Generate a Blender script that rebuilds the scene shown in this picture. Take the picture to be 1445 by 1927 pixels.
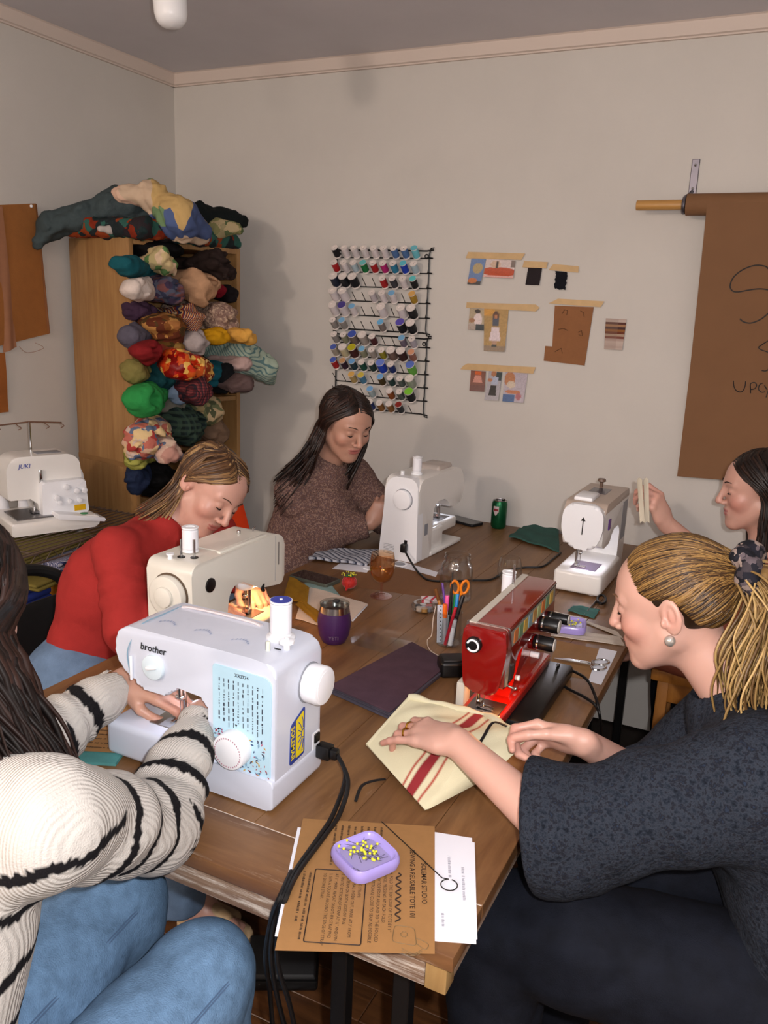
import bpy, bmesh, math, random
import numpy as np
from mathutils import Vector, Matrix, Euler
random.seed(7); np.random.seed(7)
SC = bpy.context.scene
COL = SC.collection
for o in list(bpy.data.objects): bpy.data.objects.remove(o)
PI = math.pi
# ---------------------------------------------------------------- camera (solved from the room's edges)
W_, H_, F_ = 1445.0, 1927.0, 1556.3
CAM = np.array([0.0, 0.0, 1.59])
_p, _r, _y = math.radians(13.908), math.radians(-2.415), math.radians(25.78)
FW = np.array([-math.sin(_y)*math.cos(_p), math.cos(_y)*math.cos(_p), -math.sin(_p)])
_r0 = np.array([math.cos(_y), math.sin(_y), 0.0]); _d0 = np.cross(FW, _r0)
RT = math.cos(_r)*_r0 + math.sin(_r)*_d0
DN = -math.sin(_r)*_r0 + math.cos(_r)*_d0
cd = bpy.data.cameras.new('camera'); cam = bpy.data.objects.new('camera', cd); COL.objects.link(cam)
cd.sensor_fit = 'HORIZONTAL'; cd.sensor_width = 36.0; cd.lens = F_/W_*36.0; cd.clip_start = 0.02
cam.matrix_world = Matrix(((RT[0], -DN[0], -FW[0], CAM[0]), (RT[1], -DN[1], -FW[1], CAM[1]), (RT[2], -DN[2], -FW[2], CAM[2]), (0, 0, 0, 1)))
SC.camera = cam
def P(x, y, X=None, Y=None, Z=None, D=None):
    """photo pixel -> world point on the plane X=, Y= or Z= (or at a depth along the view axis)"""
    v = FW + RT*(x-W_/2)/F_ + DN*(y-H_/2)/F_
    if X is not None: t = (X-CAM[0])/v[0]
    elif Y is not None: t = (Y-CAM[1])/v[1]
    elif Z is not None: t = (Z-CAM[2])/v[2]
    else: t = D
    return Vector(CAM+v*t)
# ---------------------------------------------------------------- light and exposure
SC.view_settings.view_transform = 'Standard'; SC.view_settings.look = 'None'
SC.view_settings.gamma = 1.0; SC.view_settings.use_curve_mapping = False
SC.view_settings.exposure = 0.0
SC.cycles.transparent_max_bounces = 32
wd = bpy.data.worlds.new('world'); SC.world = wd; wd.use_nodes = True
wd.node_tree.nodes['Background'].inputs[0].default_value = (1.0, 0.85, 0.7, 1); wd.node_tree.nodes['Background'].inputs[1].default_value = 0.05
def point(name, loc, energy, col, rad):
    l = bpy.data.lights.new(name, 'POINT'); l.energy = energy; l.color = col; l.shadow_soft_size = rad
    o = bpy.data.objects.new(name, l); COL.objects.link(o); o.location = loc; return o
# the camera's own flash, beside and above the lens
point('camera_flash', Vector(CAM + RT*0.055 - DN*0.035 + FW*0.0), 82, (1.0, 0.97, 0.98), 0.012)
# warm ceiling track lamps behind the photographer
point('ceiling_lamp_light', (-1.95, -1.5, 2.30), 112, (1.0, 0.82, 0.70), 0.12)
point('ceiling_lamp_light', (-0.5, -2.0, 2.30), 44, (1.0, 0.84, 0.72), 0.12)
point('ceiling_lamp_light', (0.75, -0.6, 2.30), 10, (1.0, 0.93, 0.9), 0.12)
# ---------------------------------------------------------------- materials
def lin(c):
    if isinstance(c, str):
        c = c.lstrip('#'); c = [int(c[i:i+2], 16)/255 for i in (0, 2, 4)]
        return tuple((u/12.92 if u <= .04045 else ((u+.055)/1.055)**2.4) for u in c)
    return tuple(c)
MATS = {}
def nt(name):
    m = bpy.data.materials.new(name); m.use_nodes = True; t = m.node_tree
    return m, t, t.nodes['Principled BSDF']
def node(t, typ, **kw):
    n = t.nodes.new(typ)
    for k, v in kw.items():
        if k.startswith('i_'): n.inputs[k[2:].replace('_', ' ')].default_value = v
        else: setattr(n, k, v)
    return n
def coords(t, scale=(1, 1, 1), rot=(0, 0, 0), kind='Object'):
    tc = node(t, 'ShaderNodeTexCoord'); mp = node(t, 'ShaderNodeMapping')
    mp.inputs['Scale'].default_value = scale; mp.inputs['Rotation'].default_value = rot
    t.links.new(tc.outputs[kind], mp.inputs['Vector']); return mp.outputs['Vector']
def mixc(t, fac, a, b):
    m = node(t, 'ShaderNodeMix', data_type='RGBA')
    for s, v in ((m.inputs[0], fac), (m.inputs[6], a), (m.inputs[7], b)):
        if hasattr(v, 'node'): t.links.new(v, s)
        elif isinstance(v, (tuple, list)): s.default_value = (*v[:3], 1)
        else: s.default_value = v
    return m.outputs[2]
def addbump(t, b, vec, scale, strength, dist=.002, detail=3):
    n = node(t, 'ShaderNodeTexNoise', i_Scale=scale, i_Detail=detail); t.links.new(vec, n.inputs['Vector'])
    u = node(t, 'ShaderNodeBump', i_Strength=strength, i_Distance=dist); t.links.new(n.outputs['Fac'], u.inputs['Height'])
    t.links.new(u.outputs['Normal'], b.inputs['Normal'])
def mat(name, col, rough=.5, metal=0, var=0, vs=15, bump=0, bs=200, bd=.002, coat=0, sss=0, trans=0, emit=0, ior=1.45, stretch=(1, 1, 1), col2=None, spec=.5, sheen=0):
    if name in MATS: return MATS[name]
    m, t, b = nt(name); c = lin(col)
    b.inputs['Base Color'].default_value = (*c, 1); b.inputs['Roughness'].default_value = rough; b.inputs['Metallic'].default_value = metal
    b.inputs['IOR'].default_value = ior; b.inputs['Specular IOR Level'].default_value = spec
    if coat: b.inputs['Coat Weight'].default_value = coat; b.inputs['Coat Roughness'].default_value = .05
    if sss: b.inputs['Subsurface Weight'].default_value = sss; b.inputs['Subsurface Radius'].default_value = (.012, .005, .003); b.inputs['Subsurface Scale'].default_value = 1.0
    if trans: b.inputs['Transmission Weight'].default_value = trans
    if sheen: b.inputs['Sheen Weight'].default_value = sheen
    if emit: b.inputs['Emission Color'].default_value = (*c, 1); b.inputs['Emission Strength'].default_value = emit
    if var or bump or col2:
        vec = coords(t, stretch)
        if var or col2:
            n = node(t, 'ShaderNodeTexNoise', i_Scale=vs, i_Detail=5.0, i_Roughness=.6); t.links.new(vec, n.inputs['Vector'])
            r = node(t, 'ShaderNodeMapRange'); r.inputs[1].default_value = .3; r.inputs[2].default_value = .7; t.links.new(n.outputs['Fac'], r.inputs[0])
            lo = lin(col2) if col2 else tuple(max(0, u*(1-var)) for u in c); hi = c if col2 else tuple(min(1, u*(1+var)) for u in c)
            t.links.new(mixc(t, r.outputs[0], lo, hi), b.inputs['Base Color'])
        if bump: addbump(t, b, coords(t), bs, bump, bd)
    MATS[name] = m; return m
def ramp(t, fac, cols, const=True):
    r = node(t, 'ShaderNodeValToRGB'); e = r.color_ramp; e.interpolation = 'CONSTANT' if const else 'LINEAR'
    while len(e.elements) < len(cols): e.elements.new(.5)
    for i, c in enumerate(cols): e.elements[i].position = i/len(cols) if const else i/(len(cols)-1); e.elements[i].color = (*lin(c), 1)
    t.links.new(fac, r.inputs[0]); return r.outputs[0]
def mat_cells(name, cols, scale=30, rough=.85, stretch=(1, 1, 1), distort=.6, soft=False, bump=.3):
    """printed cloth: blotches of a few colours"""
    if name in MATS: return MATS[name]
    m, t, b = nt(name); vec = coords(t, stretch)
    n0 = node(t, 'ShaderNodeTexNoise', i_Scale=scale*.8, i_Detail=2.0); t.links.new(vec, n0.inputs['Vector'])
    va = node(t, 'ShaderNodeVectorMath', operation='SCALE'); va.inputs['Scale'].default_value = distort/scale*3; t.links.new(n0.outputs['Color'], va.inputs[0])
    vb = node(t, 'ShaderNodeVectorMath', operation='ADD'); t.links.new(vec, vb.inputs[0]); t.links.new(va.outputs[0], vb.inputs[1])
    vo = node(t, 'ShaderNodeTexVoronoi', i_Scale=scale); t.links.new(vb.outputs[0], vo.inputs['Vector'])
    s = node(t, 'ShaderNodeSeparateColor'); t.links.new(vo.outputs['Color'], s.inputs[0])
    t.links.new(ramp(t, s.outputs[0], cols, not soft), b.inputs['Base Color'])
    b.inputs['Roughness'].default_value = rough; b.inputs['Specular IOR Level'].default_value = .2
    if bump: addbump(t, b, coords(t), 350, bump, .001)
    MATS[name] = m; return m
def mat_stripes(name, cols, scale=20, axis='X', rough=.85, rot=(0, 0, 0), check=None, distort=0, pos=None):
    """woven stripes; check=colour adds the same bands across"""
    if name in MATS: return MATS[name]
    m, t, b = nt(name); vec = coords(t, (1, 1, 1), rot)
    def wave(ax):
        w = node(t, 'ShaderNodeTexWave', bands_direction=ax, wave_profile='SAW'); w.inputs['Scale'].default_value = scale
        w.inputs['Distortion'].default_value = distort; w.inputs['Detail'].default_value = 1; t.links.new(vec, w.inputs['Vector']); return w.outputs['Fac']
    c = ramp(t, wave(axis), cols)
    if check:
        g = node(t, 'ShaderNodeMath', operation='GREATER_THAN'); g.inputs[1].default_value = .5; t.links.new(wave(check[0]), g.inputs[0])
        h = node(t, 'ShaderNodeMath', operation='MULTIPLY'); h.inputs[1].default_value = check[2]; t.links.new(g.outputs[0], h.inputs[0])
        c = mixc(t, h.outputs[0], c, lin(check[1]))
    t.links.new(c, b.inputs['Base Color']); b.inputs['Roughness'].default_value = rough; b.inputs['Specular IOR Level'].default_value = .2
    addbump(t, b, coords(t), 400, .25, .001); MATS[name] = m; return m
def mat_wood(name, c1, c2, axis='Y', scale=6, rough=.45, streak=14, bump=.25, worn=None, spec=.5):
    if name in MATS: return MATS[name]
    m, t, b = nt(name); s = [streak]*3; s['XYZ'.index(axis)] = 1.0
    vec = coords(t, s); n = node(t, 'ShaderNodeTexNoise', i_Scale=scale, i_Detail=8.0, i_Roughness=.65, i_Distortion=.4); t.links.new(vec, n.inputs['Vector'])
    oi = node(t, 'ShaderNodeObjectInfo')
    r = node(t, 'ShaderNodeMapRange'); r.inputs[1].default_value = .3; r.inputs[2].default_value = .72; t.links.new(n.outputs['Fac'], r.inputs[0])
    c = mixc(t, r.outputs[0], lin(c1), lin(c2))
    n2 = node(t, 'ShaderNodeTexNoise', i_Scale=5.0, i_Detail=4.0); t.links.new(coords(t), n2.inputs['Vector'])
    r2 = node(t, 'ShaderNodeMapRange'); r2.inputs[1].default_value = .35; r2.inputs[2].default_value = .75; r2.inputs[4].default_value = .45; t.links.new(n2.outputs['Fac'], r2.inputs[0])
    c = mixc(t, r2.outputs[0], c, lin(c1))
    if worn:
        n3 = node(t, 'ShaderNodeTexNoise', i_Scale=scale*2.2, i_Detail=9.0, i_Roughness=.75); t.links.new(vec, n3.inputs['Vector'])
        r3 = node(t, 'ShaderNodeMapRange'); r3.inputs[1].default_value = worn[1]; r3.inputs[2].default_value = worn[1]+.14; r3.inputs[4].default_value = worn[2]; t.links.new(n3.outputs['Fac'], r3.inputs[0])
        c = mixc(t, r3.outputs[0], c, lin(worn[0]))
    t.links.new(c, b.inputs['Base Color']); b.inputs['Roughness'].default_value = rough; b.inputs['Specular IOR Level'].default_value = spec
    if bump:
        u = node(t, 'ShaderNodeBump', i_Strength=bump, i_Distance=.001); t.links.new(n.outputs['Fac'], u.inputs['Height']); t.links.new(u.outputs['Normal'], b.inputs['Normal'])
    MATS[name] = m; return m
def mat_attr(name, attr='Col', rough=.6, spec=.4, bump=0, bs=200, sss=0, sheen=0, bd=.001, stretch=(1, 1, 1)):
    """colour stored with the print, dye or skin itself"""
    if name in MATS: return MATS[name]
    m, t, b = nt(name); a = node(t, 'ShaderNodeAttribute', attribute_name=attr)
    t.links.new(a.outputs['Color'], b.inputs['Base Color']); b.inputs['Roughness'].default_value = rough; b.inputs['Specular IOR Level'].default_value = spec
    if sss: b.inputs['Subsurface Weight'].default_value = sss; b.inputs['Subsurface Radius'].default_value = (.01, .004, .002); b.inputs['Subsurface Scale'].default_value = 1.0
    if sheen: b.inputs['Sheen Weight'].default_value = sheen
    if bump: addbump(t, b, coords(t, stretch), bs, bump, bd)
    MATS[name] = m; return m
def mat_glass(name, col=(1, 1, 1), rough=.0, alpha=.12, spec=.6):
    """thin clear glass or plastic: mostly see-through with a glossy surface"""
    if name in MATS: return MATS[name]
    m, t, b = nt(name); t.nodes.remove(b); out = t.nodes['Material Output']
    tr = node(t, 'ShaderNodeBsdfTransparent'); tr.inputs[0].default_value = (*col, 1)
    gl = node(t, 'ShaderNodeBsdfGlossy'); gl.inputs['Roughness'].default_value = .04+rough
    lw = node(t, 'ShaderNodeLayerWeight'); lw.inputs[0].default_value = .5; fr = node(t, 'ShaderNodeMath', operation='POWER'); fr.inputs[1].default_value = 3.5; t.links.new(lw.outputs['Facing'], fr.inputs[0])
    ad = node(t, 'ShaderNodeMath', operation='MULTIPLY_ADD'); ad.inputs[1].default_value = spec; ad.inputs[2].default_value = .02+alpha*.1; t.links.new(fr.outputs[0], ad.inputs[0])
    mx = node(t, 'ShaderNodeMixShader'); t.links.new(ad.outputs[0], mx.inputs[0]); t.links.new(tr.outputs[0], mx.inputs[1]); t.links.new(gl.outputs[0], mx.inputs[2])
    t.links.new(mx.outputs[0], out.inputs[0]); MATS[name] = m; return m
# ---------------------------------------------------------------- mesh tools
def basis(o):
    m = o.matrix_basis.copy()
    return basis(o.parent) @ o.matrix_parent_inverse @ m if o.parent else m
def link(name, me, parent=None, local=False):
    o = bpy.data.objects.new(name, me); COL.objects.link(o)
    if parent is not None:
        o.parent = parent
        if not local: o.matrix_parent_inverse = basis(parent).inverted()
    return o
def tag(o, label=None, cat=None, group=None, kind=None):
    if label: o['label'] = label
    if cat: o['category'] = cat
    if group: o['group'] = group
    if kind: o['kind'] = kind
    return o
def thing(name, label, cat, loc=(0, 0, 0), rotz=0, group=None):
    o = bpy.data.objects.new(name, None); COL.objects.link(o); o.empty_display_size = .05
    o.location = loc; o.rotation_euler = (0, 0, rotz); return tag(o, label, cat, group)
def copy_tree(o, parent=None):
    c = o.copy(); COL.objects.link(c); c.parent = parent
    for ch in list(o.children): copy_tree(ch, c)
    return c
def frame(x, z, o=(0, 0, 0)):
    """matrix with local Y along `x` (forward), local Z as near `z` as can be, at o"""
    y = Vector(x).normalized(); zz = Vector(z); xx = y.cross(zz).normalized(); zz = xx.cross(y)
    return Matrix(((xx.x, y.x, zz.x, o[0]), (xx.y, y.y, zz.y, o[1]), (xx.z, y.z, zz.z, o[2]), (0, 0, 0, 1)))
def axis_m(a, b):
    """matrix whose Z runs from a to b"""
    z = (Vector(b)-Vector(a)).normalized(); t = Vector((1, 0, 0)) if abs(z.x) < .9 else Vector((0, 1, 0))
    x = t.cross(z).normalized(); y = z.cross(x)
    return Matrix(((x.x, y.x, z.x, a[0]), (x.y, y.y, z.y, a[1]), (x.z, y.z, z.z, a[2]), (0, 0, 0, 1)))
def smooth_path(pts, n=8, closed=False):
    pts = [Vector(p) for p in pts]; out = []; L = len(pts)
    rng = range(L if closed else L-1)
    for i in rng:
        g = (lambda k: pts[k % L]) if closed else (lambda k: pts[min(max(k, 0), L-1)])
        a, b, c, d = g(i-1), g(i), g(i+1), g(i+2)
        for k in range(n):
            u = k/n
            out.append(.5*((2*b)+(c-a)*u+(2*a-5*b+4*c-d)*u*u+(3*b-a-3*c+d)*u**3))
    if not closed: out.append(pts[-1])
    return out
class MB:
    def __init__(s, M=None): s.v = []; s.f = []; s.m = []; s.M = M; s.mi = 0
    def add(s, vs, fs, M=None):
        n = len(s.v); MM = M if s.M is None else (s.M @ M if M is not None else s.M)
        s.v += [tuple(MM @ Vector(p)) if MM is not None else tuple(p) for p in vs]
        s.f += [tuple(i+n for i in q) for q in fs]; s.m += [s.mi]*len(fs); return s
    def box(s, x0, x1, y0, y1, z0, z1, M=None):
        return s.add([(x0, y0, z0), (x1, y0, z0), (x1, y1, z0), (x0, y1, z0), (x0, y0, z1), (x1, y0, z1), (x1, y1, z1), (x0, y1, z1)],
                     [(3, 2, 1, 0), (4, 5, 6, 7), (0, 1, 5, 4), (1, 2, 6, 5), (2, 3, 7, 6), (3, 0, 4, 7)], M)
    def rbox(s, x0, x1, y0, y1, z0, z1, r=.01, seg=3, M=None):
        bm = bmesh.new(); bmesh.ops.create_cube(bm, size=1)
        for v in bm.verts: v.co = ((x0+x1)/2+v.co.x*(x1-x0), (y0+y1)/2+v.co.y*(y1-y0), (z0+z1)/2+v.co.z*(z1-z0))
        bmesh.ops.bevel(bm, geom=bm.edges[:], offset=r, segments=seg, profile=.5, affect='EDGES', clamp_overlap=True)
        return s.frombm(bm, M)
    def frombm(s, bm, M=None):
        bm.verts.index_update(); s.add([v.co[:] for v in bm.verts], [[v.index for v in f.verts] for f in bm.faces], M); bm.free(); return s
    def prism(s, poly, z0, z1, M=None, bev=0, seg=2):
        """outline in XY extruded along Z, rims rounded by bev"""
        bm = bmesh.new(); n = len(poly)
        a = sum(poly[i][0]*poly[(i+1) % n][1]-poly[(i+1) % n][0]*poly[i][1] for i in range(n))
        if a < 0: poly = poly[::-1]
        lo = [bm.verts.new((p[0], p[1], z0)) for p in poly]; hi = [bm.verts.new((p[0], p[1], z1)) for p in poly]
        f0 = bm.faces.new(lo[::-1]); f1 = bm.faces.new(hi)
        for i in range(n): bm.faces.new((lo[i], lo[(i+1) % n], hi[(i+1) % n], hi[i]))
        if bev: bmesh.ops.bevel(bm, geom=list(f0.edges)+list(f1.edges), offset=bev, segments=seg, profile=.5, affect='EDGES', clamp_overlap=True)
        return s.frombm(bm, M)
    def lathe(s, prof, seg=24, M=None, ang=2*PI, caps=True):
        vs = []; fs = []; n = len(prof)
        for i in range(seg):
            a = ang*i/seg; c, d = math.cos(a), math.sin(a); vs += [(r*c, r*d, z) for r, z in prof]
        for i in range(seg):
            j = (i+1) % seg
            for k in range(n-1): fs.append((i*n+k, j*n+k, j*n+k+1, i*n+k+1))
        if caps:
            if prof[0][0] > 1e-5: fs.append(tuple(i*n for i in range(seg))[::-1])
            if prof[-1][0] > 1e-5: fs.append(tuple(i*n+n-1 for i in range(seg)))
        return s.add(vs, fs, M)
    def cyl(s, a, b, r, r2=None, seg=16, M=None):
        r2 = r if r2 is None else r2; L = (Vector(b)-Vector(a)).length; A = axis_m(a, b)
        return s.lathe([(r, 0), (r2, L)], seg, M @ A if M is not None else A)
    def rcyl(s, a, b, r, bev=.002, seg=20, M=None):
        L = (Vector(b)-Vector(a)).length; A = axis_m(a, b); k = bev*.3
        return s.lathe([(r-bev, 0), (r-k, k), (r, bev), (r, L-bev), (r-k, L-k), (r-bev, L)], seg, M @ A if M is not None else A)
    def sph(s, c, r, seg=12, rings=8, M=None, sc=(1, 1, 1)):
        pr = [(r*math.sin(PI*k/rings), -r*math.cos(PI*k/rings)) for k in range(rings+1)]; pr[0] = (0, -r); pr[-1] = (0, r)
        T = Matrix.Translation(c) @ Matrix.Diagonal((*sc, 1)); return s.lathe(pr, seg, M @ T if M is not None else T)
    def tube(s, pts, r, seg=8, closed=False, M=None, flat=1.0, up=None):
        pts = [Vector(p) for p in pts]; n = len(pts); vs = []; fs = []
        rr = r if isinstance(r, (list, tuple)) else [r]*n; prev = None
        for i, p in enumerate(pts):
            a = pts[(i-1) % n] if closed or i else pts[i]; b = pts[(i+1) % n] if closed or i < n-1 else pts[i]
            t = (b-a); t = t.normalized() if t.length > 1e-9 else Vector((0, 0, 1))
            if prev is None: u = Vector(up) if up else (Vector((0, 0, 1)) if abs(t.z) < .9 else Vector((1, 0, 0)))
            else: u = prev
            x = (u - t*u.dot(t)); x = x.normalized() if x.length > 1e-6 else t.orthogonal().normalized(); prev = x; y = t.cross(x)
            for k in range(seg):
                g = 2*PI*k/seg; vs.append(p + (x*math.cos(g)*flat + y*math.sin(g))*rr[i])
        for i in range(n if closed else n-1):
            j = (i+1) % n
            for k in range(seg): l = (k+1) % seg; fs.append((i*seg+k, i*seg+l, j*seg+l, j*seg+k))
        if not closed: fs += [tuple(range(seg))[::-1], tuple((n-1)*seg+k for k in range(seg))]
        return s.add(vs, fs, M)
    def loft(s, rings, M=None, caps=True, closed=True):
        k = len(rings[0]); vs = [p for r in rings for p in r]; fs = []
        for i in range(len(rings)-1):
            for j in range(k if closed else k-1): l = (j+1) % k; fs.append((i*k+j, i*k+l, (i+1)*k+l, (i+1)*k+j))
        if caps: fs += [tuple(range(k))[::-1], tuple((len(rings)-1)*k+j for j in range(k))]
        return s.add(vs, fs, M)
    def sheet(s, fn, nu, nv, th=.002, M=None):
        """fn(u,v)->point; a sheet with thickness"""
        g = [[Vector(fn(i/nu, j/nv)) for j in range(nv+1)] for i in range(nu+1)]; vs = []; vb = []
        for i in range(nu+1):
            for j in range(nv+1):
                du = g[min(i+1, nu)][j]-g[max(i-1, 0)][j]; dv = g[i][min(j+1, nv)]-g[i][max(j-1, 0)]
                n = du.cross(dv); n = n.normalized() if n.length > 1e-12 else Vector((0, 0, 1)); vs.append(g[i][j]+n*th/2); vb.append(g[i][j]-n*th/2)
        N = len(vs); idx = lambda i, j: i*(nv+1)+j; fs = []
        for i in range(nu):
            for j in range(nv):
                q = (idx(i, j), idx(i+1, j), idx(i+1, j+1), idx(i, j+1)); fs.append(q); fs.append(tuple(k+N for k in q[::-1]))
        for i in range(nu):
            for a, b in ((idx(i+1, 0), idx(i, 0)), (idx(i, nv), idx(i+1, nv))): fs.append((a, b, b+N, a+N))
        for j in range(nv):
            for a, b in ((idx(0, j), idx(0, j+1)), (idx(nu, j+1), idx(nu, j))): fs.append((a, b, b+N, a+N))
        return s.add(vs+vb, fs, M)
    def build(s, name, mats, parent=None, bev=0, seg=2, ang=35, smooth=True, local=False, label=None):
        me = bpy.data.meshes.new(name); me.from_pydata(s.v, [], s.f)
        for m in (mats if isinstance(mats, (list, tuple)) else [mats]): me.materials.append(m)
        me.polygons.foreach_set('material_index', s.m)
        if bev:
            bm = bmesh.new(); bm.from_mesh(me); ed = [e for e in bm.edges if len(e.link_faces) == 2 and e.calc_face_angle(0) > math.radians(30)]
            bmesh.ops.bevel(bm, geom=ed, offset=bev, segments=seg, profile=.5, affect='EDGES', clamp_overlap=True); bm.to_mesh(me); bm.free()
        me.update()
        if smooth:
            me.shade_smooth(); me.set_sharp_from_angle(angle=math.radians(ang))
        o = link(name, me, parent, local)
        if label: o['label'] = label
        return o
def text_mb(mb, txt, size, M, align='LEFT', shear=0, bold=0):
    c = bpy.data.curves.new('t', 'FONT'); c.body = txt; c.size = size; c.align_x = align; c.shear = shear; c.resolution_u = 2; c.offset = bold
    o = bpy.data.objects.new('t', c); COL.objects.link(o); dg = bpy.context.evaluated_depsgraph_get(); e = o.evaluated_get(dg); me = e.to_mesh()
    mb.add([v.co[:] for v in me.vertices], [tuple(p.vertices) for p in me.polygons], M); e.to_mesh_clear()
    bpy.data.objects.remove(o); bpy.data.curves.remove(c)
def paint(o, cols, name='Col'):
    """per-vertex dye colours (linear)"""
    a = o.data.color_attributes.new(name, 'FLOAT_COLOR', 'POINT'); c = np.ones((len(o.data.vertices), 4), np.float32); c[:, :3] = cols; a.data.foreach_set('color', c.ravel())
# ---------------------------------------------------------------- soft shapes: signed distance fields -> one continuous mesh
class SDF:
    def __init__(s, lo, hi, h):
        s.lo = np.array(lo, float)-2*h; s.h = h; s.n = np.maximum(np.ceil((np.array(hi)+2*h-s.lo)/h).astype(int)+1, 4)
        s.F = np.full(s.n, .2, np.float32)
    def sub(s, lo, hi):
        a = np.clip(np.floor((np.array(lo)-s.lo)/s.h).astype(int), 0, s.n); b = np.clip(np.ceil((np.array(hi)-s.lo)/s.h).astype(int)+1, 0, s.n)
        if np.any(b <= a): return None
        sl = tuple(slice(i, j) for i, j in zip(a, b))
        g = np.meshgrid(*[s.lo[k]+s.h*np.arange(a[k], b[k]) for k in range(3)], indexing='ij')
        return sl, [q.astype(np.float32) for q in g]
    def comb(s, sl, d, k, op):
        f = s.F[sl]
        if op == '-': d = -d
        if op == '+':
            if k > 0: hh = np.maximum(k-np.abs(f-d), 0)/k; s.F[sl] = np.minimum(f, d)-hh*hh*k*.25
            else: s.F[sl] = np.minimum(f, d)
        else:
            if k > 0: hh = np.maximum(k-np.abs(f-d), 0)/k; s.F[sl] = np.maximum(f, d)+hh*hh*k*.25
            else: s.F[sl] = np.maximum(f, d)
    def cone(s, a, b, ra, rb, k=.02, op='+', rip=None, sq=None):
        a = np.array(a, float); b = np.array(b, float); R = max(ra, rb)+k+.02
        r = s.sub(np.minimum(a, b)-R, np.maximum(a, b)+R)
        if r is None: return s
        sl, (X, Y, Z) = r; ab = b-a; L2 = max(ab@ab, 1e-9)
        px, py, pz = X-a[0], Y-a[1], Z-a[2]
        t = np.clip((px*ab[0]+py*ab[1]+pz*ab[2])/L2, 0, 1)
        qx, qy, qz = px-t*ab[0], py-t*ab[1], pz-t*ab[2]
        if sq is not None:   # flatten along a unit direction: sq=(dir, factor)
            dd = np.array(sq[0], float); dd /= np.linalg.norm(dd); q = qx*dd[0]+qy*dd[1]+qz*dd[2]; e = 1/sq[1]-1
            qx, qy, qz = qx+q*e*dd[0], qy+q*e*dd[1], qz+q*e*dd[2]
        rad = ra+(rb-ra)*t
        d = np.sqrt(qx*qx+qy*qy+qz*qz)-rad
        if rip:  # cloth ripples along the limb: (amp, count, twist)
            d = d + rip[0]*np.sin(t*rip[1]*2*PI+rip[2]*np.arctan2(qz+.3*qx, qy-.3*qx))*np.sin(PI*np.clip(t, .05, .95))
        s.comb(sl, d, k, op); return s
    def ell(s, c, r, k=.02, op='+', R=None):
        c = np.array(c, float); r = np.array(r, float); m = r.max()+k+.02
        q = s.sub(c-m, c+m)
        if q is None: return s
        sl, (X, Y, Z) = q; p = [X-c[0], Y-c[1], Z-c[2]]
        if R is not None: p = [R[0][i]*p[0]+R[1][i]*p[1]+R[2][i]*p[2] for i in range(3)]   # columns of R are the axes
        k0 = np.sqrt((p[0]/r[0])**2+(p[1]/r[1])**2+(p[2]/r[2])**2); k1 = np.sqrt((p[0]/r[0]**2)**2+(p[1]/r[1]**2)**2+(p[2]/r[2]**2)**2)+1e-6
        d = np.where(k0 < .05, -r.min(), k0*(k0-1)/k1); s.comb(sl, d, k, op); return s
    def box(s, c, half, rad=.005, k=.005, op='+', R=None):
        c = np.array(c, float); half = np.array(half, float); m = np.linalg.norm(half)+rad+k+.02
        q = s.sub(c-m, c+m)
        if q is None: return s
        sl, (X, Y, Z) = q; p = [X-c[0], Y-c[1], Z-c[2]]
        if R is not None: p = [R[0][i]*p[0]+R[1][i]*p[1]+R[2][i]*p[2] for i in range(3)]
        e = [np.abs(p[i])-(half[i]-rad) for i in range(3)]
        d = np.sqrt(sum(np.maximum(u, 0)**2 for u in e))+np.minimum(np.maximum(np.maximum(e[0], e[1]), e[2]), 0)-rad
        s.comb(sl, d, k, op); return s
    def plane(s, p, n, k=.004):
        """cut away everything on the side n points to"""
        sl = tuple(slice(0, i) for i in s.n); n = np.array(n, float); n /= np.linalg.norm(n)
        ax = [(s.lo[i]+s.h*np.arange(s.n[i])-p[i])*n[i] for i in range(3)]
        d = (ax[0][:, None, None]+ax[1][None, :, None]+ax[2][None, None, :]).astype(np.float32)
        f = s.F; hh = np.maximum(k-np.abs(f-d), 0)/k; s.F = np.maximum(f, d)+hh*hh*k*.25; return s
    def noise(s, amp, freq, seed=0, dirs=6, an=(1, 1, 1)):
        """wrinkles: a sum of warped waves"""
        rg = np.random.RandomState(seed); ax = [s.lo[i]+s.h*np.arange(s.n[i]) for i in range(3)]
        band = np.abs(s.F) < amp*4+s.h*3; I = np.nonzero(band); p = np.stack([ax[i][I[i]]*an[i] for i in range(3)], 1); tot = np.zeros(len(p))
        wv = p + .25/freq*np.sin(p[:, [1, 2, 0]]*freq*1.7+rg.rand(3)*6)*2
        for i in range(dirs):
            d = rg.randn(3); d /= np.linalg.norm(d); f = freq*(.6+1.3*rg.rand()); w_ = np.sin(wv@d*f+rg.rand()*6.28); tot += (w_ if i % 2 else 1-2*np.abs(w_))/(f/freq)
        s.F[I] += (amp*tot/dirs*1.6).astype(np.float32); return s
    def mesh(s):
        F = s.F; ins = F < 0; n = F.shape
        c = [ins[i:n[0]-1+i, j:n[1]-1+j, k:n[2]-1+k] for i in (0, 1) for j in (0, 1) for k in (0, 1)]
        cnt = np.zeros(c[0].shape, np.int8)
        for q in c: cnt += q
        act = (cnt > 0) & (cnt < 8); I = np.stack(np.nonzero(act), 1)
        if len(I) == 0: return np.zeros((0, 3)), np.zeros((0, 4), int)
        idm = np.full(act.shape, -1, np.int32); idm[tuple(I.T)] = np.arange(len(I))
        acc = np.zeros((len(I), 3)); w = np.zeros(len(I))
        cs = [(i, j, k) for i in (0, 1) for j in (0, 1) for k in (0, 1)]
        val = {q: F[I[:, 0]+q[0], I[:, 1]+q[1], I[:, 2]+q[2]].astype(float) for q in cs}
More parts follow.
